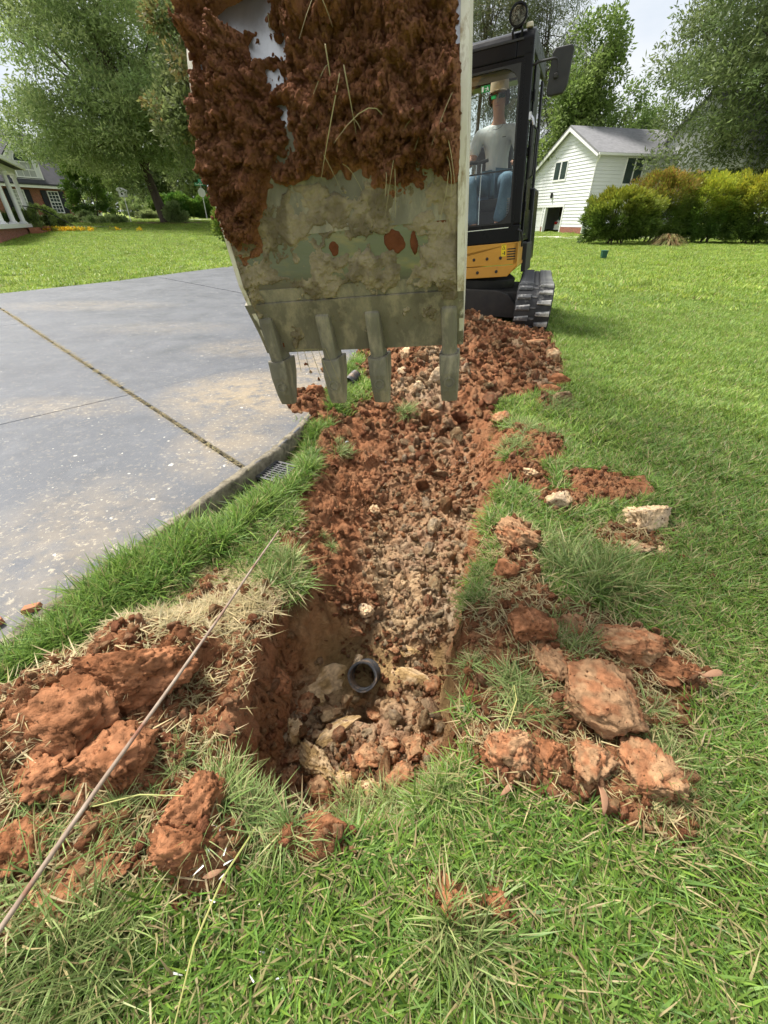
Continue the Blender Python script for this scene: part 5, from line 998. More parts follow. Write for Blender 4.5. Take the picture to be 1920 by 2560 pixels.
# interior is to the right of the facade: D points left for this A, so use negative depth
zr, zl, za, aa = 5.56, 4.96, 7.36, .46 * Ln
def gable_top(a): return zr + (za - zr) * a / aa if a < aa else za + (zl - za) * (a - aa) / (Ln - aa)
op0, op1 = .375 * Ln, .685 * Ln; dr0, dr1 = .745 * Ln, 1.08 * Ln; oz = 2.08
DW = -12.
def wall_piece(a0, a1, z0, z1): Hs.box('wall', a0, a1, -.18, 0, z0, z1, M_SID)
wall_piece(0, op0, 0, oz); wall_piece(op1, dr0, 0, oz); Hs.poly('wall', [(0, oz), (Ln + .9, oz), (Ln + .9, zl - .45), (Ln, zl), (aa, za), (0, zr)], -.18, 0, M_SID)
# clapboards
bh_ = .235; k = 0
while True:
    z0 = (.62 if True else 0) + k * bh_; z1 = z0 + bh_ - .006; k += 1
    if z0 > za - .35: break
    def span(z):
        if z <= zr: a_lo = .06
        else: a_lo = aa * (z - zr) / (za - zr) + .15
        a_hi = Ln - .02 if z <= zl else aa + (Ln - aa) * (za - z) / (za - zl) - .15
        return a_lo, a_hi
    lo0, hi0 = span(z0); lo1, hi1 = span(z1)
    spans = [(lo0, lo1, hi0, hi1)] if z0 > oz + .1 else [(lo0, lo1, op0 - .14, op0 - .14), (op1 + .14, op1 + .14, dr0 - .14, dr0 - .14)]
    for l0, l1, h0, h1 in spans:
        if h1 - l1 < .1: continue
        m = MB(Hs.M); m.hexa([(l0, .045, z0), (h0, .045, z0), (h0, .001, z0), (l0, .001, z0), (l1, .012, z1), (h1, .012, z1), (h1, .001, z1), (l1, .001, z1)]); m.build('siding_board', M_SID, Hs.r)
Hs.box('brick_base', 0, op0 - .14, .0, .06, -.1, .60, M_BWALL); Hs.box('brick_base', op1 + .14, dr0 - .14, .0, .06, -.1, .60, M_BWALL)
Hs.box('corner_trim', -.04, .06, .0, .06, .6, zr - .1, M_TRIM)
for a0, a1 in ((op0 - .14, op0), (op1, op1 + .14), (dr0 - .14, dr0)): Hs.box('door_casing', a0, a1, -.02, .07, 0, oz + .0, M_TRIM)
Hs.box('door_casing', op0 - .14, dr1, -.02, .075, oz, oz + .16, M_TRIM)
gd = Hs.box('garage_door', dr0, dr1, -.12, -.05, 0, oz, M_TRIM)
for i in range(4): Hs.box('door_panel', dr0 + .02, dr1, -.05, -.02, i * oz / 4 + .015, (i + 1) * oz / 4 - .015, M_TRIM, gd, .008)
Hs.box('wall_lamp', .60 * Ln, .60 * Ln + .16, .05, .22, 2.75, 3.15, M_INK, None, .03)
Hs.window(.445 * Ln, .535 * Ln, 4.05, 5.25, 2, 4, d=.055, fw=.10); Hs.window(.555 * Ln, .645 * Ln, 4.05, 5.25, 2, 4, d=.055, fw=.10)
# roof slabs, rakes
for q, nm in (([(-.35, zr - .26), (aa, za + .02), (aa, za + .16), (-.42, zr - .14)], 'roof'), ([(aa, za + .02), (Ln + 1.2, zl - .68), (Ln + 1.25, zl - .56), (aa, za + .16)], 'roof')): Hs.poly(nm, q, DW - .3, .38, M_SHIN)
for q in ([(-.36, zr - .42), (aa, za - .22), (aa, za + .018), (-.36, zr - .262)], [(aa, za - .22), (Ln + 1.2, zl - .90), (Ln + 1.2, zl - .684), (aa, za + .018)]): Hs.poly('rake_trim', q, .30, .39, M_TRIM)
Hs.box('gutter', -.52, -.40, DW - .3, .36, zr - .32, zr - .17, M_TRIM)
m = MB(Hs.M); m.tube([(-.44, .2, zr - .3), (-.2, .10, zr - .62), (-.05, .09, zr - .75), (-.05, .09, .2)], .05, 6); m.build('downspout', M_TRIM, Hs.r)
Hs.box('side_wall', 0, .18, DW, -.18, 0, zr - .05, M_SID)
for k in range(21): z0 = .6 + k * bh_; m = MB(Hs.M); m.hexa([(-.045, DW, z0), (-.001, DW, z0), (-.001, -.02, z0), (-.045, -.02, z0), (-.012, DW, z0 + bh_ - .006), (-.001, DW, z0 + bh_ - .006), (-.001, -.02, z0 + bh_ - .006), (-.012, -.02, z0 + bh_ - .006)]); m.build('siding_board', M_SID, Hs.r)
sw = Hs.box('side_window', -.06, -.04, -4.3, -2.7, 3.55, 5.15, M_WG)
for d0, d1, z0, z1 in ((-4.4, -4.3, 3.45, 5.25), (-2.7, -2.6, 3.45, 5.25), (-4.3, -2.7, 5.15, 5.25), (-4.3, -2.7, 3.42, 3.55), (-3.54, -3.46, 3.55, 5.15)): Hs.box('window_casing', -.11, -.04, d0, d1, z0, z1, M_TRIM, sw)
Hs.box('back_wall', .2, Ln + .8, DW, DW + .18, 0, 4.5, M_SID); Hs.box('garage_floor', 0, Ln + .8, DW, .25, -.1, .012, M_CONC); Hs.box('far_wall', Ln + .7, Ln + .9, DW, -.18, 0, 4.4, M_SID); Hs.box('ceiling', .18, Ln + .7, DW + .2, -.18, 2.6, 2.7, M_SID)
# taller cross gable further back
Hs.poly('rear_gable', [(-6.5, 4.2), (1.2, 4.2), (1.2, 6.2), (-2.2, 8.7), (-6.5, 5.9)], DW - 5, DW + 5.0, M_SID)
for q in ([(1.6, 5.85), (1.6, 6.05), (-2.2, 8.88), (-2.2, 8.72)], [(-2.2, 8.72), (-2.2, 8.88), (-6.9, 5.75), (-6.9, 5.55)]): Hs.poly('rear_roof', q, DW - 5.3, DW + 5.3, M_SHIN)
# car
def car(c, yaw, label, body, L_=4.5, tail=True):
    root = empty('parked_car', c); tag(root, label, 'car'); M = Matrix.Translation(c) @ Matrix.Rotation(yaw, 4, 'Z'); sec = []
    def half(w_): return [(-L_ / 2, .35), (-L_ / 2 + .05, .75), (-L_ / 2 + .15, 1.0), (-L_ / 2 + .55, 1.45), (-L_ / 2 + 1.2, 1.62), (L_ / 2 - 1.9, 1.60), (L_ / 2 - 1.15, 1.08), (L_ / 2 - .25, .95), (L_ / 2, .70), (L_ / 2, .35)]
    m = MB(M); pr = half(0); n = len(pr); v = []
    for x_, ins in ((-.90, 0), (-.78, 1), (.78, 1), (.90, 0)):
        for (a, z) in pr:
            zz = min(z, 1.0) if not ins else z; v.append((x_ * (1 if z < 1.1 or not ins else .92), a, zz))
    f = [(j * n + i, j * n + (i + 1) % n, (j + 1) * n + (i + 1) % n, (j + 1) * n + i) for j in range(3) for i in range(n)] + [list(range(n)), list(range(4 * n - 1, 3 * n - 1, -1))]; m.add(v, f); m.build('body', body, root, bevel=.05)
    m = MB(M); m.box(-.70, .70, -L_ / 2 + .22, -L_ / 2 + .26, 1.05, 1.42); 
    m.M = M @ Matrix.Translation((0, .11, -.02)) @ Matrix.Rotation(R(-40), 4, 'X') if False else M; m.build('rear_window', M_WG, root)
    for s in (-1, 1):
        m = MB(M); m.prism([(-L_ / 2 + .8, 1.08), (L_ / 2 - 1.5, 1.08), (L_ / 2 - 1.95, 1.50), (-L_ / 2 + 1.15, 1.52)], .74 * s, .80 * s, 'x'); m.build('side_window', M_WG, root)
        m = MB(M); m.box(.55 * s, .86 * s, -L_ / 2 - .02, -L_ / 2 + .12, .78, .98); m.build('tail_light', mat('tail_light_red', (.35, .01, .012), rough=.2), root)
        for yy in (-L_ / 2 + .85, L_ / 2 - .9):
            m = MB(M); m.lathe([(.1, -.11), (.33, -.11), (.33, .11), (.1, .11)], (.82 * s, yy, .33), 20, 'x'); t_ = m.build('wheel', M_RUB, root)
            m = MB(M); m.lathe([(.05, -.02), (.2, -.02), (.2, .02), (.05, .02)], (.92 * s, yy, .33), 14, 'x'); m.build('rim', M_CHR, t_)
    m = MB(M); m.box(-.26, .26, -L_ / 2 - .03, -L_ / 2 + .06, .62, .76); m.build('number_plate', M_TRIM, root)
M_CARW = mat('white_car_paint', (.72, .72, .72), (.68, .68, .69), rough=.25, coat=.6)
q = Hs.M @ Vector(((op0 + op1) / 2 - .0, -3.1, .012)); car(tuple(q), math.atan2(-Hs.D.y, -Hs.D.x) - math.pi / 2, 'white hatchback parked inside the dark open garage bay', M_CARW)
q = wpt(1655 * K_, 522 * K_, 33.5); car((q[0] + 1.6, 34.2, zb(q[0], 34)), R(80), 'white car on the drive glimpsed beneath the hedge at the photo edge', M_CARW)
q = wpt(178 * K_, 464 * K_, 66); car((q[0], 66, zb(q[0], 66)), R(80), 'pale car half hidden by bushes in the street right of the holly', M_CARW)

# brick house on the left
A2 = Vector((.42, .907, 0)); E2 = np.array((-35.6, 59.9)); O2 = E2 - np.array((A2.x, A2.y)) * 18; Hb = House('brick_house', (O2[0], O2[1], 1.0), (A2.x, A2.y), 'red brick house with white-trimmed dormer and charcoal roof behind the willow oak')
Hb.box('wall', 0, 18, .0, 9, -.5, 3.25, M_BWALL)
for (z0, z1, d0, d1) in ((3.25, 7.9, -.5, 4.5),): Hb.poly('eave_board', [(-.3, 3.02), (18.3, 3.02), (18.3, 3.3), (-.3, 3.3)], -.5, -.42, M_TRIM)
m = MB(Hb.M); m.hexa([(-.4, -.55, 3.25), (18.4, -.55, 3.25), (18.4, 4.5, 7.8), (-.4, 4.5, 7.8), (-.4, -.55, 3.40), (18.4, -.55, 3.40), (18.4, 4.5, 7.95), (-.4, 4.5, 7.95)]); rf = m.build('roof', M_SHIN2, Hb.r)
m = MB(Hb.M); m.hexa([(-.4, 4.5, 7.8), (18.4, 4.5, 7.8), (18.4, 9.5, 3.25), (-.4, 9.5, 3.25), (-.4, 4.5, 7.95), (18.4, 4.5, 7.95), (18.4, 9.5, 3.40), (-.4, 9.5, 3.40)]); m.build('roof', M_SHIN2, Hb.r)
Hb.poly('gable_wall', [(18.0, 3.2), (18.0, 7.6), (17.9, 7.6), (17.9, 3.2)], 2, 7, M_SID)
for a in (15.0, 11.4, 7.6):
    Hb.window(a, a + 1.05, .95, 2.75, 3, 6, M_CURT if a < 15 else M_WG, d=-.03)
    for b0 in (a - .75, a + 1.15): 
        sh = Hb.box('shutter', b0, b0 + .58, -.08, -.005, .85, 2.85, M_SHUT)
        for k in range(9): Hb.box('louvre', b0 + .06, b0 + .52, -.095, -.081, .95 + k * .205, 1.10 + k * .205, M_SHUT, sh)
Hb.box('crawl_vent', 16.4, 17.2, -.3, -.01, -.2, .25, M_TRIM)
# dormer
a0, a1 = 11.9, 15.1; dm = Hb.poly('dormer', [(a0, 3.75), (a1, 3.75), (a1, 5.35), ((a0 + a1) / 2, 6.85), (a0, 5.35)], -.05, 4, M_SID)
for s, (p0, p1) in enumerate((((a0 - .35, 5.1), ((a0 + a1) / 2, 6.95)), (((a0 + a1) / 2, 6.95), (a1 + .35, 5.1)))): Hb.poly('dormer_rake', [p0, p1, (p1[0], p1[1] + .24), (p0[0], p0[1] + .24)], -.35, -.1, M_TRIM, dm); Hb.poly('dormer_roof', [(p0[0], p0[1] + .25), (p1[0], p1[1] + .25), (p1[0], p1[1] + .38), (p0[0], p0[1] + .38)], -.36, 4, M_SHIN2, dm)
Hb.box('dormer_sill', a0 - .05, a1 + .05, -.16, -.05, 3.62, 3.78, M_TRIM, dm)
for b0 in (a0, a1 - .14): Hb.box('dormer_trim', b0, b0 + .14, -.12, -.05, 3.78, 5.2, M_TRIM, dm)
Hb.window(a0 + .65, a1 - .65, 3.95, 5.1, 3, 2, M_CURT, d=-.10)
c_ = (a0 + a1) / 2; Hb.poly('arch_window', [(c_ + .75 * math.cos(R(12 * k)), 5.22 + .72 * math.sin(R(12 * k))) for k in range(16)], -.13, -.06, M_WG, dm)
m = MB(Hb.M); m.tube([(c_ + .80 * math.cos(R(12 * k)), -.12, 5.22 + .77 * math.sin(R(12 * k))) for k in range(16)], .07, 6); m.build('arch_casing', M_TRIM, dm)
# porch of the nearer house
A3 = Vector((-.446, .895, 0)); C3 = np.array((-24.9, 36.2)); O3 = C3 - np.array((A3.x, A3.y)) * 10.0; Hp = House('porch_house', (O3[0], O3[1], 0.15), (A3.x, A3.y), 'white-columned porch with pale siding and black handrail at the photo edge')
fl_ = .85
Hp.box('porch_floor', -2, 10.3, .0, 2.6, fl_ - .2, fl_, M_TRIM); Hp.box('porch_base', -2, 10.1, .12, 2.4, -.3, fl_ - .2, M_BWALL); Hp.box('wall', -2, 8.6, 2.4, 8, -.2, 5.2, M_SID)
for k in range(22): Hp.box('siding_board', -2, 8.6, 2.36, 2.399, .9 + k * .19, 1.07 + k * .19, M_SID)
Hp.box('beam', -2.2, 10.25, .1, .45, 3.55, 3.85, M_TRIM); Hp.box('beam', 9.9, 10.25, .45, 2.4, 3.55, 3.85, M_TRIM)
m = MB(Hp.M); m.hexa([(-2.4, -.35, 3.85), (10.7, -.35, 3.85), (10.7, 3.0, 3.95), (-2.4, 3.0, 3.95), (-2.4, -.35, 4.05), (10.7, -.35, 4.05), (10.2, 3.0, 5.3), (-2.4, 3.0, 5.3)]); m.build('porch_roof', M_SHIN2, Hp.r)
Hp.box('gutter', -2.4, 10.7, -.5, -.36, 3.86, 4.06, M_TRIM); Hp.box('gutter', 10.7, 10.82, -.5, 3, 3.86, 4.06, M_TRIM)
for a in (10.0, 6.9, 3.8, .7):
    m = MB(Hp.M); m.lathe([(.20, fl_), (.20, fl_ + .12), (.145, fl_ + .14), (.13, 3.35), (.19, 3.42), (.19, 3.55)], (a, .28, 0), 16); m.build('column', M_TRIM, Hp.r, smooth=True)
    m = MB(Hp.M); m.box(a - .22, a + .22, .06, .5, fl_ + .001, fl_ + .07); m.build('column_base', M_TRIM, Hp.r)
m = MB(Hp.M); m.lathe([(.13, fl_), (.12, 3.4), (.17, 3.55)], (10.0, 2.2, 0), 14); m.build('column', M_TRIM, Hp.r, smooth=True)
Hp.box('door', 5.0, 6.0, 2.33, 2.36, fl_, 3.0, M_SHUT); Hp.box('door_frame', 4.85, 5.0, 2.30, 2.36, fl_, 3.1, M_TRIM); Hp.box('door_frame', 6.0, 6.15, 2.30, 2.36, fl_, 3.1, M_TRIM); Hp.window(7.0, 7.9, 1.5, 3.0, 2, 4, M_CURT, d=2.33); Hp.box('shutter', 6.5, 6.9, 2.30, 2.36, 1.4, 3.1, M_SHUT)
m = MB(Hp.M); m.tube([(7.2, .0, fl_ + .95), (8.0, -1.0, fl_ + .75), (8.4, -2.6, .55)], .03, 6)
for t in (0, .2, .4, .6, .8, 1.): p = Vector((7.2, 0, fl_ + .95)).lerp(Vector((8.4, -2.6, .55)), t); m.tube([p, p - Vector((0, 0, .9))], .015, 6)
m.build('handrail', M_INK, Hp.r)
for k in range(4): Hp.box('step', 6.0, 8.2, -.35 * (k + 1), -.35 * k - .001, -.2, fl_ - .2 - .17 * k - .02, M_BRICK)
# ================================================================== clods, crumbs, grass
def clod_mesh(name, seed, sub=3, dims=(1, 1, .8), cuts=7, rough=.10, col='red', crack=.11):
    r = np.random.default_rng(seed); bm = bmesh.new(); bmesh.ops.create_icosphere(bm, subdivisions=sub, radius=1.); me = bpy.data.meshes.new(name); bm.to_mesh(me); bm.free()
    v = np.empty(len(me.vertices) * 3); me.vertices.foreach_get('co', v); v = v.reshape(-1, 3); d = v.copy(); s = seed * 3.7
    fq = max(1., max(dims) / .055) if max(dims) < .5 else 1.
    v = d * (1 + .30 * fbm(d * 1.3 + s, 3, seed))[:, None]
    for _ in range(cuts):
        n = r.normal(size=3); n /= np.linalg.norm(n); c = .50 + .35 * r.random(); e = v @ n - c; v = v - np.outer(np.where(e > 0, e, 0) * .92, n)
    f1, c1 = worley(d * 3.2 * fq + s, seed + 1); f2, c2 = worley(d * 8 * fq + s, seed + 2); rough = rough / fq ** .45
    cr = np.abs(vnoise(d * 3.5 + s, seed + 5)); f3, c3 = worley(d * 19 * fq + s, seed + 4) if sub >= 4 else (f2, c2); lump = vnoise(d * 2.1 + s, seed + 8) > -.15
    v = v * (1 + rough * (1.1 * (.5 - f1) * (c1 + .4) + 1.0 * (.5 - f2) * (.3 + c2) * (.4 + lump) + .60 * (.5 - f3) * (.4 + c3) + 1.25 * fbm(d * 5 * fq + s, 5, seed + 3, .66)) - crack * sst(.09, 0., cr))[:, None]
    v = v * np.array(dims)
    me.vertices.foreach_set('co', v.ravel()); me.polygons.foreach_set('use_smooth', np.ones(len(me.polygons), bool))
    pal = {'red': (RED, RED2), 'brown': (BROWN, RED), 'tan': (TAN, BROWN), 'grey': (GREY, TAN), 'ochre': (OCHRE, TAN), 'pale': (TAN * 1.15, GREY * 1.2)}[col]
    m = sst(-.25, .35, fbm(d * 2.4 + s, 3, seed + 7))[:, None]; cc = pal[0] * (1 - m) + pal[1] * m; cc = cc * (.80 + .25 * c1 + .25 * c2)[:, None] * (.82 + .36 * sst(-.3, .3, fbm(d * 7 + s, 3, seed + 11)))[:, None]
    a = me.color_attributes.new('Col', 'FLOAT_COLOR', 'POINT'); a.data.foreach_set('color', np.hstack([cc, np.ones((len(cc), 1))]).astype(np.float32).ravel()); me.update(); return me
M_CLOD = mat('clod_clay', (1.15,) * 3, (.75,) * 3, scale=2.6, rough=.93, attr=True, bump=.05, bscale=9, bump2=.05, bscale2=3.5, spec=.15, hue_obj=.13)
M_CLODW = mat('big_clod_clay', (1.15,) * 3, (.78,) * 3, scale=26, rough=.93, attr=True, bump=.005, bscale=130, bump2=.008, bscale2=40, spec=.15)
def ground_px(u, v):
    """where the ray through this photo point meets the ground surface"""
    u, v = u * K_, v * K_; a, b = (u - 960) / 1035, (1280 - v) / 1035; d = np.array([a, .81793 + b * .57531, b * .81793 - .57531]); t = np.linspace(.4, 12, 900); q = t[:, None] * d + [0, 0, CAM_H]
    z = terr(q[:, 0], q[:, 1])[0]; i = np.argmax(q[:, 2] < z); return q[i]
BIG = [  # u, v, rx, ry, rz, colour, turn, sink, label
    (1405, 1135, .115, .10, .105, 'pale', 20, .25, 'largest pale tan boulder of clay sitting on the lawn'),
    (1208, 1085, .062, .055, .060, 'grey', 50, .2, 'grey knobbly clod at the end of the crumbled patch on the lawn'),
    (1362, 1186, .095, .055, .032, 'tan', -20, .1, 'flat tan slab broken in front of the pale boulder'), (1430, 1187, .05, .04, .022, 'tan', 40, .1, 'thin tan flake just right of the flat tan slab'),
    (1115, 1172, .10, .075, .060, 'brown', -35, .1, 'brown sod slab tilted on the right rim of the trench'), (1095, 1240, .06, .05, .05, 'red', 0, .2, 'dark red lump below the tilted sod slab'),
    (1145, 1375, .085, .07, .075, 'red', 30, .15, 'topmost orange-brown clod of the right-hand heap'), (1185, 1455, .06, .085, .055, 'brown', 15, .2, 'long brown clod running down the right-hand heap'),
    (1292, 1525, .12, .10, .062, 'brown', -15, .15, 'broad smooth-faced slab in the middle of the right-hand heap'), (1100, 1640, .066, .062, .050, 'brown', 0, .2, 'round grassy disc of clay, leftmost of the bottom row on the right'),
    (1198, 1655, .042, .068, .046, 'red', 8, .2, 'narrow red clod, second in the bottom row on the right'), (1283, 1662, .055, .072, .050, 'brown', -10, .2, 'cracked clod, third in the bottom row on the right'), (1408, 1705, .085, .088, .055, 'brown', -30, .2, 'big flat clod, rightmost of the bottom row'),
    (1355, 1405, .10, .065, .062, 'brown', -25, .15, 'dark crumbly clod behind the smooth-faced slab'), (1420, 1450, .085, .05, .04, 'red', -20, .15, 'low red clod trailing into the lawn from the right heap'), (1490, 1447, .032, .025, .022, 'red', 0, .1, 'small red lump furthest into the lawn beside the right heap'),
    (1335, 1560, .05, .04, .035, 'brown', 20, .2, 'small brown clod tucked against the smooth-faced slab'), (1240, 1360, .055, .05, .04, 'brown', 60, .2, 'clod with grass on it between the top clod and the dark one'),
    (980, 1972, .046, .040, .036, 'red', 0, .2, 'rounded red clod alone in the grass at the bottom of the photo'), (1080, 1960, .025, .023, .022, 'red', 30, .2, 'walnut-sized red clod beside the rounded one at the bottom'), (925, 1925, .022, .02, .018, 'red', 30, .2, 'thumb-sized red crumb up from the rounded bottom clod'),
    (285, 1470, .165, .10, .105, 'red', 12, .35, 'big smooth-backed red clay hump left of the hole'), (135, 1590, .135, .115, .10, 'red', 35, .35, 'wide red clay hump at the edge of the driveway grass'), (215, 1665, .10, .09, .07, 'red', -30, .3, 'crumbly red mass below the two red humps'), (90, 1690, .08, .08, .06, 'red', 10, .3, 'crumbly red lump at the photo edge under the wide hump'),
    (415, 1762, .072, .06, .062, 'red', 0, .2, 'upper knob of the red clod pair under the rod'), (405, 1850, .085, .062, .060, 'red', 25, .25, 'lower flatter half of the red clod pair under the rod'), (105, 1985, .125, .050, .045, 'brown', 28, .2, 'long brown slab with grass hanging off at the bottom left'), (35, 1850, .07, .06, .05, 'red', 0, .2, 'red lump against the left edge beside the rod'), (700, 1800, .05, .035, .03, 'red', -20, .2, 'red clod on the near lip of the hole'),
    (815, 1548, .052, .048, .050, 'brown', 10, .1, 'reddish block lying right under the pipe mouth'), (862, 1690, .062, .055, .052, 'brown', 0, .3, 'greyish-brown boulder in the bottom corner of the hole'), (680, 1660, .095, .048, .060, 'ochre', -35, .15, 'yellow-tan crumbly ridge across the bottom of the hole'), (800, 1640, .06, .045, .045, 'brown', 25, .35, 'dull brown clod between the ridge and the boulder'), (625, 1585, .045, .05, .045, 'ochre', 0, .2, 'tan lump at the left wall of the hole'),
    (735, 1690, .05, .04, .04, 'ochre', 30, .35, 'ochre lump on the floor of the hole below the ridge'), (900, 1620, .05, .045, .04, 'brown', 60, .2, 'brown clod against the right wall of the hole'), (920, 1560, .04, .04, .04, 'brown', 10, .2, 'smaller brown clod above it on the right wall'), (620, 1690, .05, .045, .04, 'brown', 0, .35, 'crumbly brown lump in the left corner of the hole'),
    (640, 1640, .06, .05, .05, 'brown', 20, .25, 'brown lump wedged between the ridge and the left crack of the hole'), (655, 1530, .055, .045, .04, 'brown', 50, .35, 'brown lump on the left bank inside the hole'), (600, 1480, .05, .06, .045, 'red', 10, .3, 'red crumbling bank lump above the crack in the hole'), (930, 1480, .05, .045, .04, 'brown', 0, .25, 'brown clod right of the smooth clay face'), (940, 1640, .05, .05, .045, 'brown', 30, .25, 'brown clod at the foot of the orange right wall'), (690, 1715, .055, .045, .04, 'brown', 10, .35, 'rounded brown clod at the near end of the hole'), (790, 1715, .05, .04, .035, 'ochre', 40, .35, 'flat ochre clod at the near end of the hole'), (840, 1610, .045, .04, .04, 'brown', 15, .35, 'small brown clod between the red block and the boulder'), (760, 1360, .05, .04, .03, 'brown', 0, .3, 'brown crumb ledge above the pipe'),
    (788, 1322, .036, .032, .030, 'pale', 0, .1, 'pale round clod on the step above the pipe'), (745, 1312, .026, .022, .02, 'tan', 0, .1, 'smaller pale clod left of the round one'), (870, 1410, .075, .028, .022, 'ochre', -8, .1, 'thin grey-yellow shelf of clay beside the pipe top'), (850, 1405, .026, .022, .02, 'brown', 0, 0, 'small red crumb resting above the pipe'), (770, 1430, .04, .022, .03, 'pale', 60, .1, 'whitish clay stuck along the pipe side'),
    (1197, 772, .085, .075, .085, 'tan', 15, .2, 'blocky tan clod standing at the right foot of the mound'), (1205, 822, .12, .085, .065, 'red', -25, .2, 'red slab tipped over at the right foot of the mound'), (1190, 845, .10, .07, .05, 'red', -25, .2, 'lower red slab under the tipped one'), (1150, 738, .15, .08, .045, 'brown', 20, .2, 'long crumbly strip in front of the rubber track'), (1235, 888, .09, .05, .035, 'red', 0, .2, 'flat reddish crumb patch right of the grass tuft by the mound'),
    (945, 815, .085, .075, .075, 'grey', 0, .15, 'largest grey clod on the mound behind the fourth tooth'), (905, 835, .055, .05, .05, 'grey', 0, .15, 'grey clod left of the largest one on the mound'), (880, 765, .07, .06, .055, 'tan', 0, .15, 'tan clod just under the bucket lip on the mound'), (1085, 905, .07, .055, .05, 'brown', 0, .2, 'brown clod beside the grass tuft on the right rim'), (935, 893, .062, .05, .042, 'brown', 0, .1, 'rounded brown clod in the middle of the trench below the mound'), (870, 800, .05, .05, .045, 'grey', 0, .15, 'grey nugget between the third and fourth tooth'),
    (680, 845, .075, .055, .05, 'red', 20, .1, 'red clod at the driveway edge beside the pipe end'), (665, 945, .05, .04, .03, 'red', 30, .15, 'red smear of clay on the slab edge'), (805, 1105, .045, .04, .045, 'tan', 20, .2, 'pale pointed clod at the foot of the left trench wall'), (1150, 1020, .05, .03, .03, 'tan', 0, .2, 'small tan clod on the right rim among grass')]
for i, (u, v, rx, ry, rz, c, turn, sink, lb) in enumerate(BIG):
    p = ground_px(u, v + 6); big = max(rx, ry) > .055 and p[1] < 2.6
    me = clod_mesh('clay_clod', 900 + i, (6 if rx > .15 else 5) if big and max(rx, ry) > .065 else (4 if rx > .03 else 3), (rx, ry, rz), 4 if 'smooth' in lb else 6, .09 if 'smooth' in lb else .15, c); me.materials.append(M_CLODW)
    o = link('clay_clod', me); o.location = (p[0], p[1] + ry * .35, p[2] + rz * (.42 - 1.2 * sink)); o.rotation_euler = (R(8 * math.sin(i * 2.3)), R(8 * math.cos(i * 1.7)), R(turn)); tag(o, lb, 'clod', 'big clods of dug clay')
for i, (u, v, rx, ry, rz, rot, lb) in enumerate(((700, 1500, .14, .11, .024, (40, 16, 28), 'smooth ochre clay face sloping down left of the pipe'), (735, 1580, .115, .034, .030, (30, 12, 42), 'smooth ochre bar of clay running down from the pipe to the dark gap'), (875, 1460, .11, .06, .020, (46, -10, -14), 'smooth ochre clay face right of the pipe'))):
    p = ground_px(u, v); me = clod_mesh('clay_slab', 980 + i, 5, (rx, ry, rz), 9, .06, 'ochre', .05); me.materials.append(M_CLODW); o = link('clay_slab', me); o.location = (p[0], p[1], p[2] + (.012 if i == 1 else -.004)); o.rotation_euler = tuple(R(q) for q in rot); tag(o, lb, 'clod', 'big clods of dug clay')
# crumbs broken off the big clods, on them and around them
r = np.random.default_rng(19); A_, S_c = [], []
for o in [q for q in bpy.data.objects if q.name.startswith('clay_clod') and q.location.y < 2.4]:
    V_ = np.empty(len(o.data.vertices) * 3); o.data.vertices.foreach_get('co', V_); V_ = V_.reshape(-1, 3); rad = np.abs(V_).max(); Mw = np.array(Matrix.LocRotScale(o.location, o.rotation_euler, None)); up = V_[V_[:, 2] > 0]; n = int(30 + 500 * rad); q = up[r.integers(0, len(up), n)]; A_.append((np.c_[q, np.ones(n)] @ Mw.T)[:, :3]); S_c.append(.0014 + .0045 * r.random(n) ** 3)
    n = int(30 + 700 * rad); a = r.random(n) * 6.28; d_ = rad * (.8 + .7 * np.abs(r.normal(size=n))); x = o.location.x + d_ * np.cos(a); y = o.location.y + d_ * np.sin(a); A_.append(np.stack([x, y, terr(x, y)[0] + .008], 1)); S_c.append(.003 + .014 * r.random(n) ** 3)
A_, S_c = np.vstack(A_), np.hstack(S_c); n = len(A_)
CRR = [proto('crumb_source', clod_mesh('crumb', 640 + k, 2, (1, .85, .7), 9, .26, ('red', 'brown', 'red')[k]), M_CLOD) for k in range(3)]
scatter('clod_crumbs', CRR, A_, r.random((n, 3)) * 6.28, S_c[:, None] * (.6 + .8 * r.random((n, 3))), r.integers(0, 3, n), 'crumbs broken off the big clods on both sides of the hole', 'soil')
# medium clods, one of each look, then copies
rng = np.random.default_rng(41)
MED = {c: [clod_mesh('clay_clod', 700 + 10 * j + k, 3, (1, .8 + .2 * (k % 2), .75), 8, .13, c) for k in range(4)] for j, c in enumerate(('tan', 'grey', 'brown', 'red'))}
for l_ in MED.values():
    for me in l_: me.materials.append(M_CLOD)
spots = []
cnt = {'hole': 0, 'trench': 0, 'mound': 0}; cap_ = {'hole': 26, 'trench': 90, 'mound': 110}
while len(spots) < 226:
    y = .55 + 4.9 * rng.random() ** .8; x = -.5 + 2.2 * rng.random(); z, so_, sb, sm_, dp = (q[0] for q in terr(np.array([x]), np.array([y])))
    if so_ < .75 or sm_ > .4 or (y > 4.9 and x > 1.1): continue
    zone = 'hole' if (y < 1.15 and dp > .2) else ('trench' if dp > .08 else ('mound' if y > 2.7 else None))
    pf = dp / max(float(np.interp(y, DEPTH[:, 0], DEPTH[:, 1])), .03)
    if zone in ('trench', 'hole') and pf < .85: continue
    if zone is None or cnt[zone] >= cap_[zone]: continue
    cnt[zone] += 1
    s = (.010 + .042 * rng.random() ** 2.4) * (1 + .22 * max(0, y - 1.5)); spots.append((x, y, z, s, zone, sb))
LBL = {'hole': ('loose %s lump among the rubble around the pipe', 'loose lumps in the hole'), 'trench': ('loose %s clod on the trench floor or its crumbling walls', 'loose clods along the trench'), 'mound': ('loose %s clod lying on the spoil mound before the excavator', 'loose clods on the mound')}
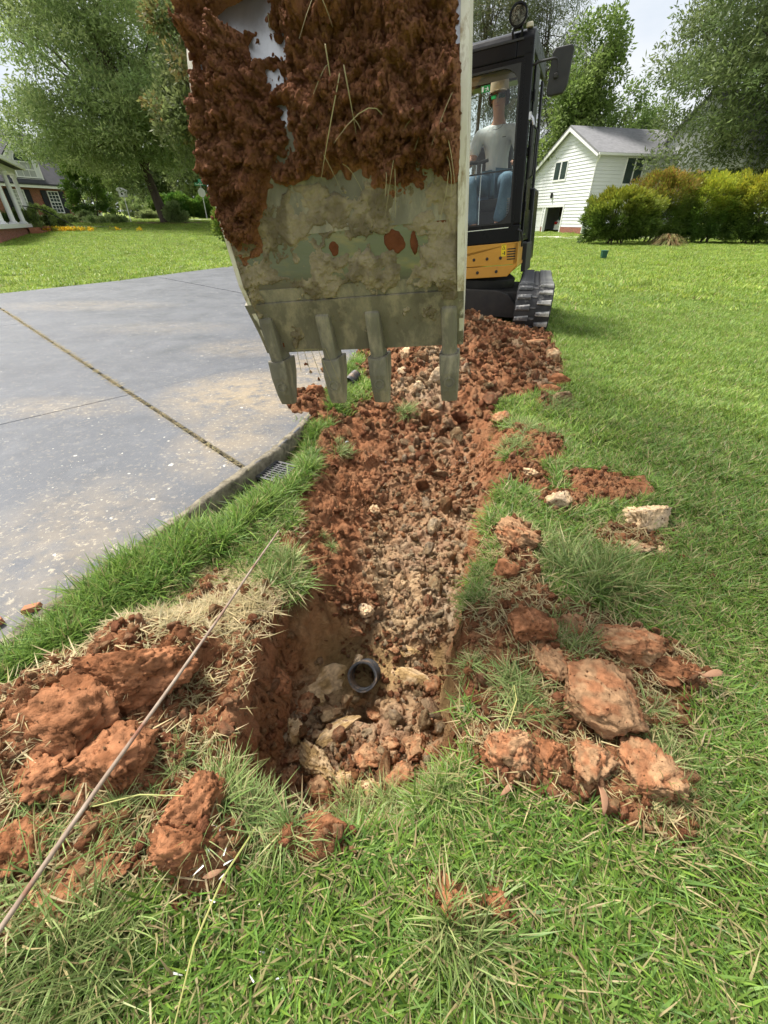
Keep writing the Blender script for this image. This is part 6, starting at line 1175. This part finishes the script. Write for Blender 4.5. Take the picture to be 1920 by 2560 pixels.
for x, y, z, s, zone, sb in spots:
    c = rng.choice(['tan', 'grey', 'brown', 'brown'] if sb > .35 else ['red', 'brown', 'red', 'tan']); o = link('clay_clod', MED[c][rng.integers(0, 4)]); o.location = (x, y, z + s * .35); o.scale = (s * (1 + .4 * rng.random()), s, s * (.7 + .3 * rng.random())); o.rotation_euler = tuple(rng.random(3) * 6.28); tag(o, LBL[zone][0] % c, 'clod', LBL[zone][1] + ', ' + str(c))
for i, (u, v, s) in enumerate(((662, 800, .026), (640, 812, .014), (690, 835, .02), (700, 815, .03), (640, 868, .022), (652, 880, .016), (715, 800, .03), (672, 818, .018), (705, 850, .028), (728, 815, .035))):
    p = ground_px(u, v); o = link('clay_clod', MED['brown' if i % 2 else 'red'][i % 4]); dz = DZ if p[0] < np.interp(p[1], [q[1] for q in DRIVE_R], [q[0] for q in DRIVE_R]) else p[2]; o.location = (p[0], p[1], dz + s * .5); o.scale = (s, s, s * .75); o.rotation_euler = (i, i * 2., i * .7); tag(o, 'crumb of red clay spilled on the driveway beside the pipe end', 'clod', 'crumbs spilled on the driveway')
# crumbs: stuff
CR = []
for j, c in enumerate(('red', 'brown', 'tan', 'grey')):
    for k in range(2): me = clod_mesh('crumb', 600 + j * 7 + k, 2, (1, .85, .7), 9, .26, c); CR.append(proto('crumb_source', me, M_CLOD))
def crumb_field(name, n, xr, yr, smin, smax, label, seed, zoff=.25):
    r = np.random.default_rng(seed); x = xr[0] + (xr[1] - xr[0]) * r.random(n); y = yr[0] + (yr[1] - yr[0]) * r.random(n); z, so_, sb, sm_, dp = terr(x, y); rel = soil_relief(x, y, z, so_, sm_)
    pf = dp / np.maximum(np.interp(y, DEPTH[:, 0], DEPTH[:, 1]), .03); wall = (pf > .12) & (pf < .82) & (y < 2.9); k = (so_ > .55 + .3 * r.random(n)) & (sm_ < .35 + .4 * r.random(n)) & (~wall | (r.random(n) < np.where(y < 1.2, .9, .35))) & (r.random(n) < .6); x, y, z, sb, rel = x[k], y[k], z[k], sb[k], rel[k]; n = len(x); s = smin + (smax - smin) * r.random(n) ** 4.5
    t = r.random(n); vi = np.where(t < sb * 1.05, 4 + r.integers(0, 2, n) + 2 * (r.random(n) < .3), r.integers(0, 4, n)); sc = s[:, None] * (.7 + .6 * r.random((n, 3)))
    return scatter(name, CR, np.stack([x, y, z + rel + s * zoff - .001], 1), r.random((n, 3)) * 6.28, sc, vi, label, 'soil')
crumb_field('trench_crumbs', 30000, (-1.1, 1.25), (.1, 2.5), .0028, .026, 'fine crumbs of red and tan clay all over the trench and heaps', 3)
crumb_field('mound_crumbs', 30000, (-.7, 2.1), (2.5, 6.2), .005, .042, 'crumbs of red and tan clay all over the spoil mound', 4)
CRB = []
for k in range(2):
    me = clod_mesh('crumb', 660 + k, 2, (1, .85, .75), 5, .2, 'red'); cc = np.tile(np.array((.27, .118, .062, 1.)), (len(me.vertices), 1)).astype(np.float32); me.color_attributes['Col'].data.foreach_set('color', cc.ravel()); CRB.append(proto('crumb_source', me, M_CLOD))
r = np.random.default_rng(9); i = r.integers(0, len(CLAY_PTS), 20000); pts = CLAY_PTS[i] + r.normal(size=(20000, 3)) * .002; s = .0012 + .0062 * r.random(20000) ** 3.5
scatter('bucket_crumbs', CRB, pts, r.random((20000, 3)) * 6.28, s[:, None] * (.6 + .8 * r.random((20000, 3))), r.integers(0, 2, 20000), 'fine dark crumbs clinging to the clay on the bucket', 'soil')
# grass blades and rootlets hanging out of the clay on the bucket
m = MB(); INNER = CLAY_PTS[(CLAY_PTS[:, 0] > -.26) & (CLAY_PTS[:, 0] < .15)]
for k in range(40):
    q = Vector(INNER[r.integers(0, len(INNER))]); L_ = .03 + .09 * r.random() ** 2; a = r.normal(size=3) * .4; a[1] -= .5; a = Vector(a); w_ = .0005 + .0006 * r.random(); cu = r.normal() * .3; m.tube([q + a * L_ * .8 * t + Vector((cu * L_ * t * t, 0, -L_ * .9 * t * t)) for t in (0, .2, .4, .6, .8, 1.)], [w_, w_, w_, w_ * .8, w_ * .6, w_ * .3], 4, False)
for bx0, bz0, L_, sw_ in ((.062, .40, .17, -.05), (.072, .41, .11, .02), (.040, .44, .08, .01)):
    q = BM @ Vector((bx0, -.12, bz0)); m.tube([q + Vector((sw_ * t * t * (1.3 - .3 * t), -.03 * math.sin(2.2 * t) + .03 * t, .02 * math.sin(2.5 * t) - L_ * t ** 1.3)) for t in np.linspace(0, 1, 9)], [.0014] * 6 + [.0011, .0008, .0004], 4, False)
for k in range(5): q = BM @ Vector((-.215 + .01 * k, .03, -.14)); m.tube([q, q + Vector((.02 + .012 * k, -.03, .01)), q + Vector((.03 + .02 * k, -.05, -.05 - .01 * k))], .0008, 4, False)
tag(m.build('hanging_roots', mat('pale_dry_root', (.36, .32, .15), (.24, .20, .10), scale=9, rough=.8), None), 'pale grass blades and rootlets hanging from the clay on the bucket', 'roots', kind='stuff')

# ------------------------------------------------------------------ grass
GC = np.array([(.175, .260, .048), (.23, .315, .062), (.31, .375, .105), (.12, .195, .038), (.20, .285, .078)]); STRAW = np.array([(.46, .37, .19), (.38, .30, .15), (.33, .29, .13)])
def blades(n, rad, hmin, hmax, wd, seed, lean=(25, 60), cols=GC, straw=.12, bend=.5, seg=3, zcol=None):
    r = np.random.default_rng(seed); v, f, c = [], [], []
    for i in range(n):
        a = r.random() * 6.283; q = rad * math.sqrt(r.random()); t = r.random() * 6.283; b = np.array([q * math.cos(t), q * math.sin(t), -.004]); L_ = hmin + (hmax - hmin) * r.random(); el = R(90 - (lean[0] + (lean[1] - lean[0]) * r.random())); w_ = wd * (.6 + .7 * r.random()); h = np.array([math.cos(a), math.sin(a), 0]); sd = np.array([-h[1], h[0], .35 * r.normal()]); sd /= np.linalg.norm(sd); bd = bend * (.4 + r.random()); b0 = len(v); cc = (STRAW[r.integers(0, 3)] if r.random() < straw else cols[r.integers(0, len(cols))]) * (.8 + .4 * r.random())
        for s in range(seg + 1):
            u = s / seg; p = b + h * L_ * (math.cos(el) * u + bd * .45 * u * u) + np.array([0, 0, L_ * (math.sin(el) * u - bd * .5 * u * u)]); p[2] = max(p[2], .001 + .002 * s); ww = w_ * (1 - .15 * u - .75 * u ** 3)
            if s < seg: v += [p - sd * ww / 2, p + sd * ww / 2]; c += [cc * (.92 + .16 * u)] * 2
            else: v.append(p); c.append(cc)
        for s in range(seg - 1): f.append((b0 + 2 * s, b0 + 2 * s + 1, b0 + 2 * s + 3, b0 + 2 * s + 2))
        f.append((b0 + 2 * seg - 2, b0 + 2 * seg - 1, b0 + 2 * seg))
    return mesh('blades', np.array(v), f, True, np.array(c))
M_GRASS = mat('grass_blades', (1.08,) * 3, (.85,) * 3, scale=2., rough=.5, attr=True, transl=.35, spec=.35, hue_obj=.20)
def on_drive(x, y): return ((((x + .60) / .135) ** 2 + ((y - 2.02) / .16) ** 2) < 1) | (x < DRX(y) + .012) & (x > np.interp(y, [q[1] for q in DRIVE_L[::-1]], [q[0] for q in DRIVE_L[::-1]])) & (y < 22)
def grass_field(name, vars_, n, fn, label, seed, smin=.8, smax=1.25, soilmax=.35, tilt=.12, lowz=0., sfn=None, depmax=9.):
    r = np.random.default_rng(seed); x, y = fn(r, n); n = len(x); z, so_, sb, sm_, dp = terr(x, y); k = (so_ < soilmax * (.4 + 1.2 * r.random(n))) & ~on_drive(x, y) & (dp < depmax); x, y, z = x[k], y[k], z[k]; n = len(x)
    s = smin + (smax - smin) * r.random(n)
    pt = .5 + .5 * fbm(P3(x * 1.6, y * 1.6), 2, seed); s = s * (.8 + .4 * pt)
    if sfn is not None: s = s * sfn(x, y)
    near = ((x > NX0) & (x < NX1) & (y > -.12) & (y < NY2)); z = np.where(near, z, far_rise(x, y))
    rot = np.stack([tilt * r.normal(size=n), tilt * r.normal(size=n), r.random(n) * 6.283], 1)
    return scatter(name, vars_, np.stack([x, y, z + lowz], 1), rot, s, r.integers(0, len(vars_), n), label, 'grass')
def wedge(y0, y1, k, m, pw=1.):
    def f(r, n): y = np.sqrt(y0 ** 2 + (y1 ** 2 - y0 ** 2) * r.random(n)) if pw == 1 else y0 + (y1 - y0) * r.random(n) ** pw; return (r.random(n) * 2 - 1) * (k * y + m), y
    return f
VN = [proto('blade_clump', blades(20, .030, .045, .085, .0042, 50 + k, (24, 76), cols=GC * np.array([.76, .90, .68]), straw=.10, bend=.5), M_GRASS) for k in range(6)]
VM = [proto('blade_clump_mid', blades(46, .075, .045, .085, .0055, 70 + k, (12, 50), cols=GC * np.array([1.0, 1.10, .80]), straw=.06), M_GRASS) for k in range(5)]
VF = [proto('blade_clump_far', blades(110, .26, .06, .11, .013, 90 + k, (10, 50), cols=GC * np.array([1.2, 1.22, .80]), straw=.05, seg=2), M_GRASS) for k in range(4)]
def fade_out(r, n): y = -.10 + 3.9 * r.random(n); x = -1.5 + 4.1 * r.random(n); k = r.random(n) < 1 - sst(2.0, 3.8, y); return x[k], y[k]
def fade_in(r, n): y = 1.9 + 8.1 * r.random(n); x = -1.0 + 10.0 * r.random(n); k = (r.random(n) < np.maximum(sst(1.9, 3.4, y), sst(2.3, 2.7, x))) & (r.random(n) < 1 - sst(6.5, 10., y)); return x[k], y[k]
def far_in(r, n): x, y = wedge(6.0, 36, .95, 2)(r, n); k = r.random(n) < sst(6., 9.5, y); return x[k], y[k]
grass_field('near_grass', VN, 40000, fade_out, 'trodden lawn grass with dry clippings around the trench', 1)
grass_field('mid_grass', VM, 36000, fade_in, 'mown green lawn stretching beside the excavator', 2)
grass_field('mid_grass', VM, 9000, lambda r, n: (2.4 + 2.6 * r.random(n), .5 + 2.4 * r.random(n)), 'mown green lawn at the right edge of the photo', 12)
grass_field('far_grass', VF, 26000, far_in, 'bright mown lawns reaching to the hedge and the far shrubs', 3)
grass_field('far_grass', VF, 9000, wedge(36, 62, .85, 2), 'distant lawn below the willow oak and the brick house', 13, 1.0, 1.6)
# taller uncut grass along the slab, by the grate
VL = [proto('long_clump', blades(22, .03, .10, .20, .0050, 110 + k, (5, 45), cols=GC * np.array([.80, .95, .75]), straw=.05, bend=.7, seg=4), M_GRASS) for k in range(5)]
def edge_pts(r, n):
    y = .15 + 3.9 * r.random(n); w_ = np.interp(y, [.2, .8, 1.2, 1.6, 2.0, 2.5, 3.2, 4], [.30, .18, .30, .30, .28, .16, .08, .08]); o_ = np.interp(y, [1.2, 1.6, 2.4, 2.8], [.015, .10, .08, .02]); return DRX(y) + o_ + (w_ - o_ * .6) * r.random(n), y
def basin_gap(x, y): return np.where(((x + .60) / .135) ** 2 + ((y - 2.0) / .18) ** 2 < 1, .0, 1.)
def edge_fn(r, n):
    x, y = edge_pts(r, n); k = (basin_gap(x, y) > .5) & ~((((x + .66) / .17) ** 2 + ((y - 1.08) / .15) ** 2) < 1); return x[k], y[k]
def _edge(r, n):
    x, y = edge_fn(r, n); i = r.integers(0, len(x), n); return x[i] + .004 * r.normal(size=n), y[i] + .004 * r.normal(size=n)
grass_field('edge_grass', VL, 2600, _edge, 'long uncut grass along the driveway edge by the drain', 21, .55, 1.05, tilt=.2, sfn=lambda x, y: np.interp(y, [.2, 1, 1.6, 2.2, 4], [.75, .85, 1.0, .85, .6]) * np.where((x - DRX(y) < .26) & (y > 1.45) & (y < 2.35), .36, 1.))
# uprooted tufts
def tuft(u, v, n, spread, smin, smax, aim, r, dz=0.):
    p = ground_px(u, v); k = n; a = r.normal(size=(k, 2)) * spread; x, y = p[0] + a[:, 0], p[1] + a[:, 1]; z = terr(x, y)[0] + dz; rot = np.stack([.35 * r.normal(size=k) + aim[0], .35 * r.normal(size=k) + aim[1], r.random(k) * 6.28], 1); return np.stack([x, y, z], 1), rot, smin + (smax - smin) * r.random(k)
r = np.random.default_rng(31); A_, B_, C_ = [], [], []
for t in ((880, 890, 26, .035, .6, .9, (.3, 0)), (1150, 930, 60, .09, .5, .8, (0, .3)), (1200, 885, 34, .06, .7, 1.0, (0, .5)), (1285, 1250, 70, .06, .9, 1.35, (-.5, .2)), (1340, 1270, 40, .05, .9, 1.3, (-.4, .5)), (1215, 1215, 34, .05, .6, 1.0, (0, .2)), (90, 1790, 24, .03, .5, .8, (0, 0)), (60, 2090, 60, .05, .7, 1.0, (-.6, 0)), (180, 2110, 60, .05, .7, 1.0, (-.6, 0)), (130, 2160, 50, .06, .7, 1.0, (-.6, .1)), (1000, 2075, 42, .028, .7, 1.0, (-.7, 0)), (620, 1850, 30, .03, .4, .7, (-.4, 0)), (500, 1690, 30, .022, .45, .65, (0, 0)), (1110, 1485, 24, .02, .5, .8, (-.2, -.2)), (1140, 1540, 24, .03, .5, .7, (-.5, .3)), (1470, 1700, 40, .04, .5, .7, (0, .8)), (1400, 1560, 30, .04, .4, .6, (-.2, .6)), (1230, 1380, 40, .05, .45, .7, (-.3, .4)), (1030, 1300, 26, .03, .4, .6, (0, -.4)), (1040, 1250, 26, .03, .4, .6, (0, -.4)), (1020, 1450, 20, .02, .35, .5, (0, -.3)), (740, 980, 22, .03, .5, .8, (0, -.3)), (615, 1235, 26, .03, .8, 1.05, (0, .7)), (600, 1265, 20, .03, .8, 1.0, (0, .9)), (400, 1640, 14, .03, .35, .5, (-.2, 0)), (250, 1800, 30, .04, .4, .6, (0, 0)), (470, 1740, 24, .03, .5, .7, (0, .3)), (720, 1185, 8, .012, .3, .4, (0, 0)), (1110, 960, 30, .04, .5, .7, (0, 0)), (700, 1160, 8, .01, .25, .4, (0, 0)), (760, 1765, 26, .03, .5, .8, (0, 0)), (850, 1740, 26, .03, .5, .8, (0, 0)), (930, 1720, 26, .03, .5, .8, (0, 0)), (560, 1760, 14, .02, .5, .7, (0, 0)), (960, 1700, 20, .02, .4, .7, (0, -.3))):
    a, b, c = tuft(*t, r); A_.append(a); B_.append(b); C_.append(c)
A_, B_, C_ = np.vstack(A_), np.vstack(B_), np.hstack(C_); VT = [proto('torn_tuft', blades(14, .012, .08, .17, .0045, 130 + k, (10, 60), cols=np.array([(.20, .29, .085), (.27, .35, .12), (.15, .235, .06), (.33, .37, .15)]), straw=.14, bend=.8, seg=4), M_GRASS) for k in range(5)]
scatter('torn_grass', VT, A_, B_, C_, r.integers(0, 5, len(A_)), 'torn pale green tufts hanging over the clods and trench rims', 'grass')
# dry clippings lying flat
VS = [proto('dry_clipping', blades(9, .035, .03, .08, .0030, 150 + k, (78, 90), cols=STRAW, straw=1., bend=.1, seg=2), M_GRASS) for k in range(4)]
def straw_pts(r, n):
    k = n // 3; x1 = -.66 + .13 * r.normal(size=k); y1 = 1.08 + .12 * r.normal(size=k); x2 = -1.2 + 2.8 * r.random(n - k); y2 = .0 + 1.6 * r.random(n - k); return np.r_[x1, x2], np.r_[y1, y2]
grass_field('dry_clippings', VS, 5200, straw_pts, 'dry straw-coloured clippings over the bare strip and the grass', 41, .6, 1.1, soilmax=3., tilt=.15, lowz=.006, depmax=.02)
# straw in the open driveway joint
n = 900; t = r.random(n) ** .8 * 7.2; q = np.array(_o)[None] + np.array(_u)[None] * (t - 1.75)[:, None] + np.array(_w)[None] * (.010 * r.normal(size=n))[:, None]; k = on_drive(q[:, 0] + .02, q[:, 1]); q = q[k]; n = len(q)
scatter('joint_straw', VS, np.stack([q[:, 0], q[:, 1], np.full(n, DZ + .001)], 1), np.stack([np.zeros(n), np.zeros(n), r.random(n) * 6.28], 1), .25 + .35 * r.random(n), r.integers(0, 4, n), 'straw and dirt packed in the long driveway joint', 'straw')
# a few seed-stalk blades and paint-flecked blades
def strand(name, pts, w_, mt, label): m = MB(); m.tube([tuple(p) for p in pts], w_, 5, False); return tag(m.build(name, mt, None, smooth=True), label, 'grass blade')
M_STALK = mat('green_stalk', (.28, .33, .09), (.40, .36, .13), scale=5, rough=.6)
strand('grass_stalk', [(-.265, .40, .03), (-.28, .34, .07), (-.315, .25, .10), (-.34, .16, .09), (-.35, .06, .05)], [.0014, .002, .0019, .0017, .001], M_STALK, 'long single green stalk lying over the near grass below the hole')
strand('grass_stalk', [(.33, .63, .05), (.36, .66, .10), (.345, .60, .13), (.30, .52, .12)], [.0012, .0016, .0016, .0008], M_STALK, 'looping green stalk on the right rim of the hole')
strand('grass_stalk', [(-.62, .36, .13), (-.52, .375, .15), (-.40, .37, .155)], [.0012, .0016, .0006], M_STALK, 'straight green blade pointing at the red clod pair')
VW = [proto('painted_blade', blades(1, .004, .012, .030, .0034, 170 + k, (72, 89), cols=np.array([(.75, .75, .72)]), straw=0., bend=.2, seg=2), mat('white_marking_paint', (1.,) * 3, (.92,) * 3, attr=True, rough=.6)) for k in range(2)]
pp = [ground_px(u, v) for u, v in ((470, 1830), (440, 1845), (610, 1955), (640, 1965), (385, 2110), (575, 2085), (600, 2100), (480, 1900))]
pp = [q + np.r_[.018 * r.normal(size=2), .012 * r.random()] for q in pp for _ in range(5)]; n = len(pp); scatter('paint_flecked_grass', VW, np.array(pp) + [0, 0, .02], np.stack([np.zeros(n), np.zeros(n), r.random(n) * 6.28], 1), np.full(n, .75), r.integers(0, 2, n), 'grass blades flecked with white marking paint at the lower left', 'grass')
# brick chips on the slab edge, dry leaves
for u, v, sx, sy, a, lb in ((85, 1338, .030, .015, 25, 'flat orange brick chip on the driveway edge'), (12, 1368, .02, .015, 60, 'pinkish brick chip at the very edge of the photo')):
    p = ground_px(u, v); M = Matrix.Translation((p[0], p[1], DZ + .012)) @ Matrix.Rotation(R(a), 4, 'Z'); m = MB(M); m.hexa([(-sx, -sy, -.01), (sx * .8, -sy * .9, -.01), (sx, sy, -.01), (-sx * .7, sy, -.01), (-sx * .9, -sy * .8, .010), (sx * .7, -sy * .8, .012), (sx * .9, sy * .9, .008), (-sx * .6, sy * .8, .011)]); tag(m.build('brick_chip', M_BRICK, None, bevel=.004), lb, 'brick')
M_DRY = mat('dry_leaf', (.36, .20, .11), (.27, .14, .08), scale=20, rough=.7)
for i, (u, v, s, a, lb) in enumerate(((1520, 1480, .035, 10, 'dry curled leaf in the lawn beside the right heap'), (1500, 1490, .028, 120, 'second dry leaf crossing under the curled one'), (1085, 1725, .022, 40, 'pale folded leaf under the round grassy disc'), (1280, 1745, .035, 80, 'brown leaf strip below the cracked clod'), (475, 1905, .02, 20, 'brown leaf scrap under the red clod pair'))):
    p = ground_px(u, v); M = Matrix.Translation((p[0], p[1], p[2] + .055)) @ Matrix.Rotation(R(a), 4, 'Z') @ Matrix.Rotation(R(20), 4, 'X'); v_, f_ = [], []
    for k in range(7): t = k / 6; w_ = .28 * s * math.sin(math.pi * (.06 + .9 * t)); z = .3 * s * math.sin(t * 3); v_ += [tuple(M @ Vector((s * (2 * t - 1), -w_, z + w_ * .5))), tuple(M @ Vector((s * (2 * t - 1), 0, z))), tuple(M @ Vector((s * (2 * t - 1), w_, z + w_ * .6)))]
    for k in range(6): f_ += [(3 * k, 3 * k + 1, 3 * k + 4, 3 * k + 3), (3 * k + 1, 3 * k + 2, 3 * k + 5, 3 * k + 4)]
    o = link('dry_leaf', mesh('dry_leaf', v_, f_, True), M_DRY); so_ = o.modifiers.new('thick', 'SOLIDIFY'); so_.thickness = .0008; tag(o, lb, 'leaf')
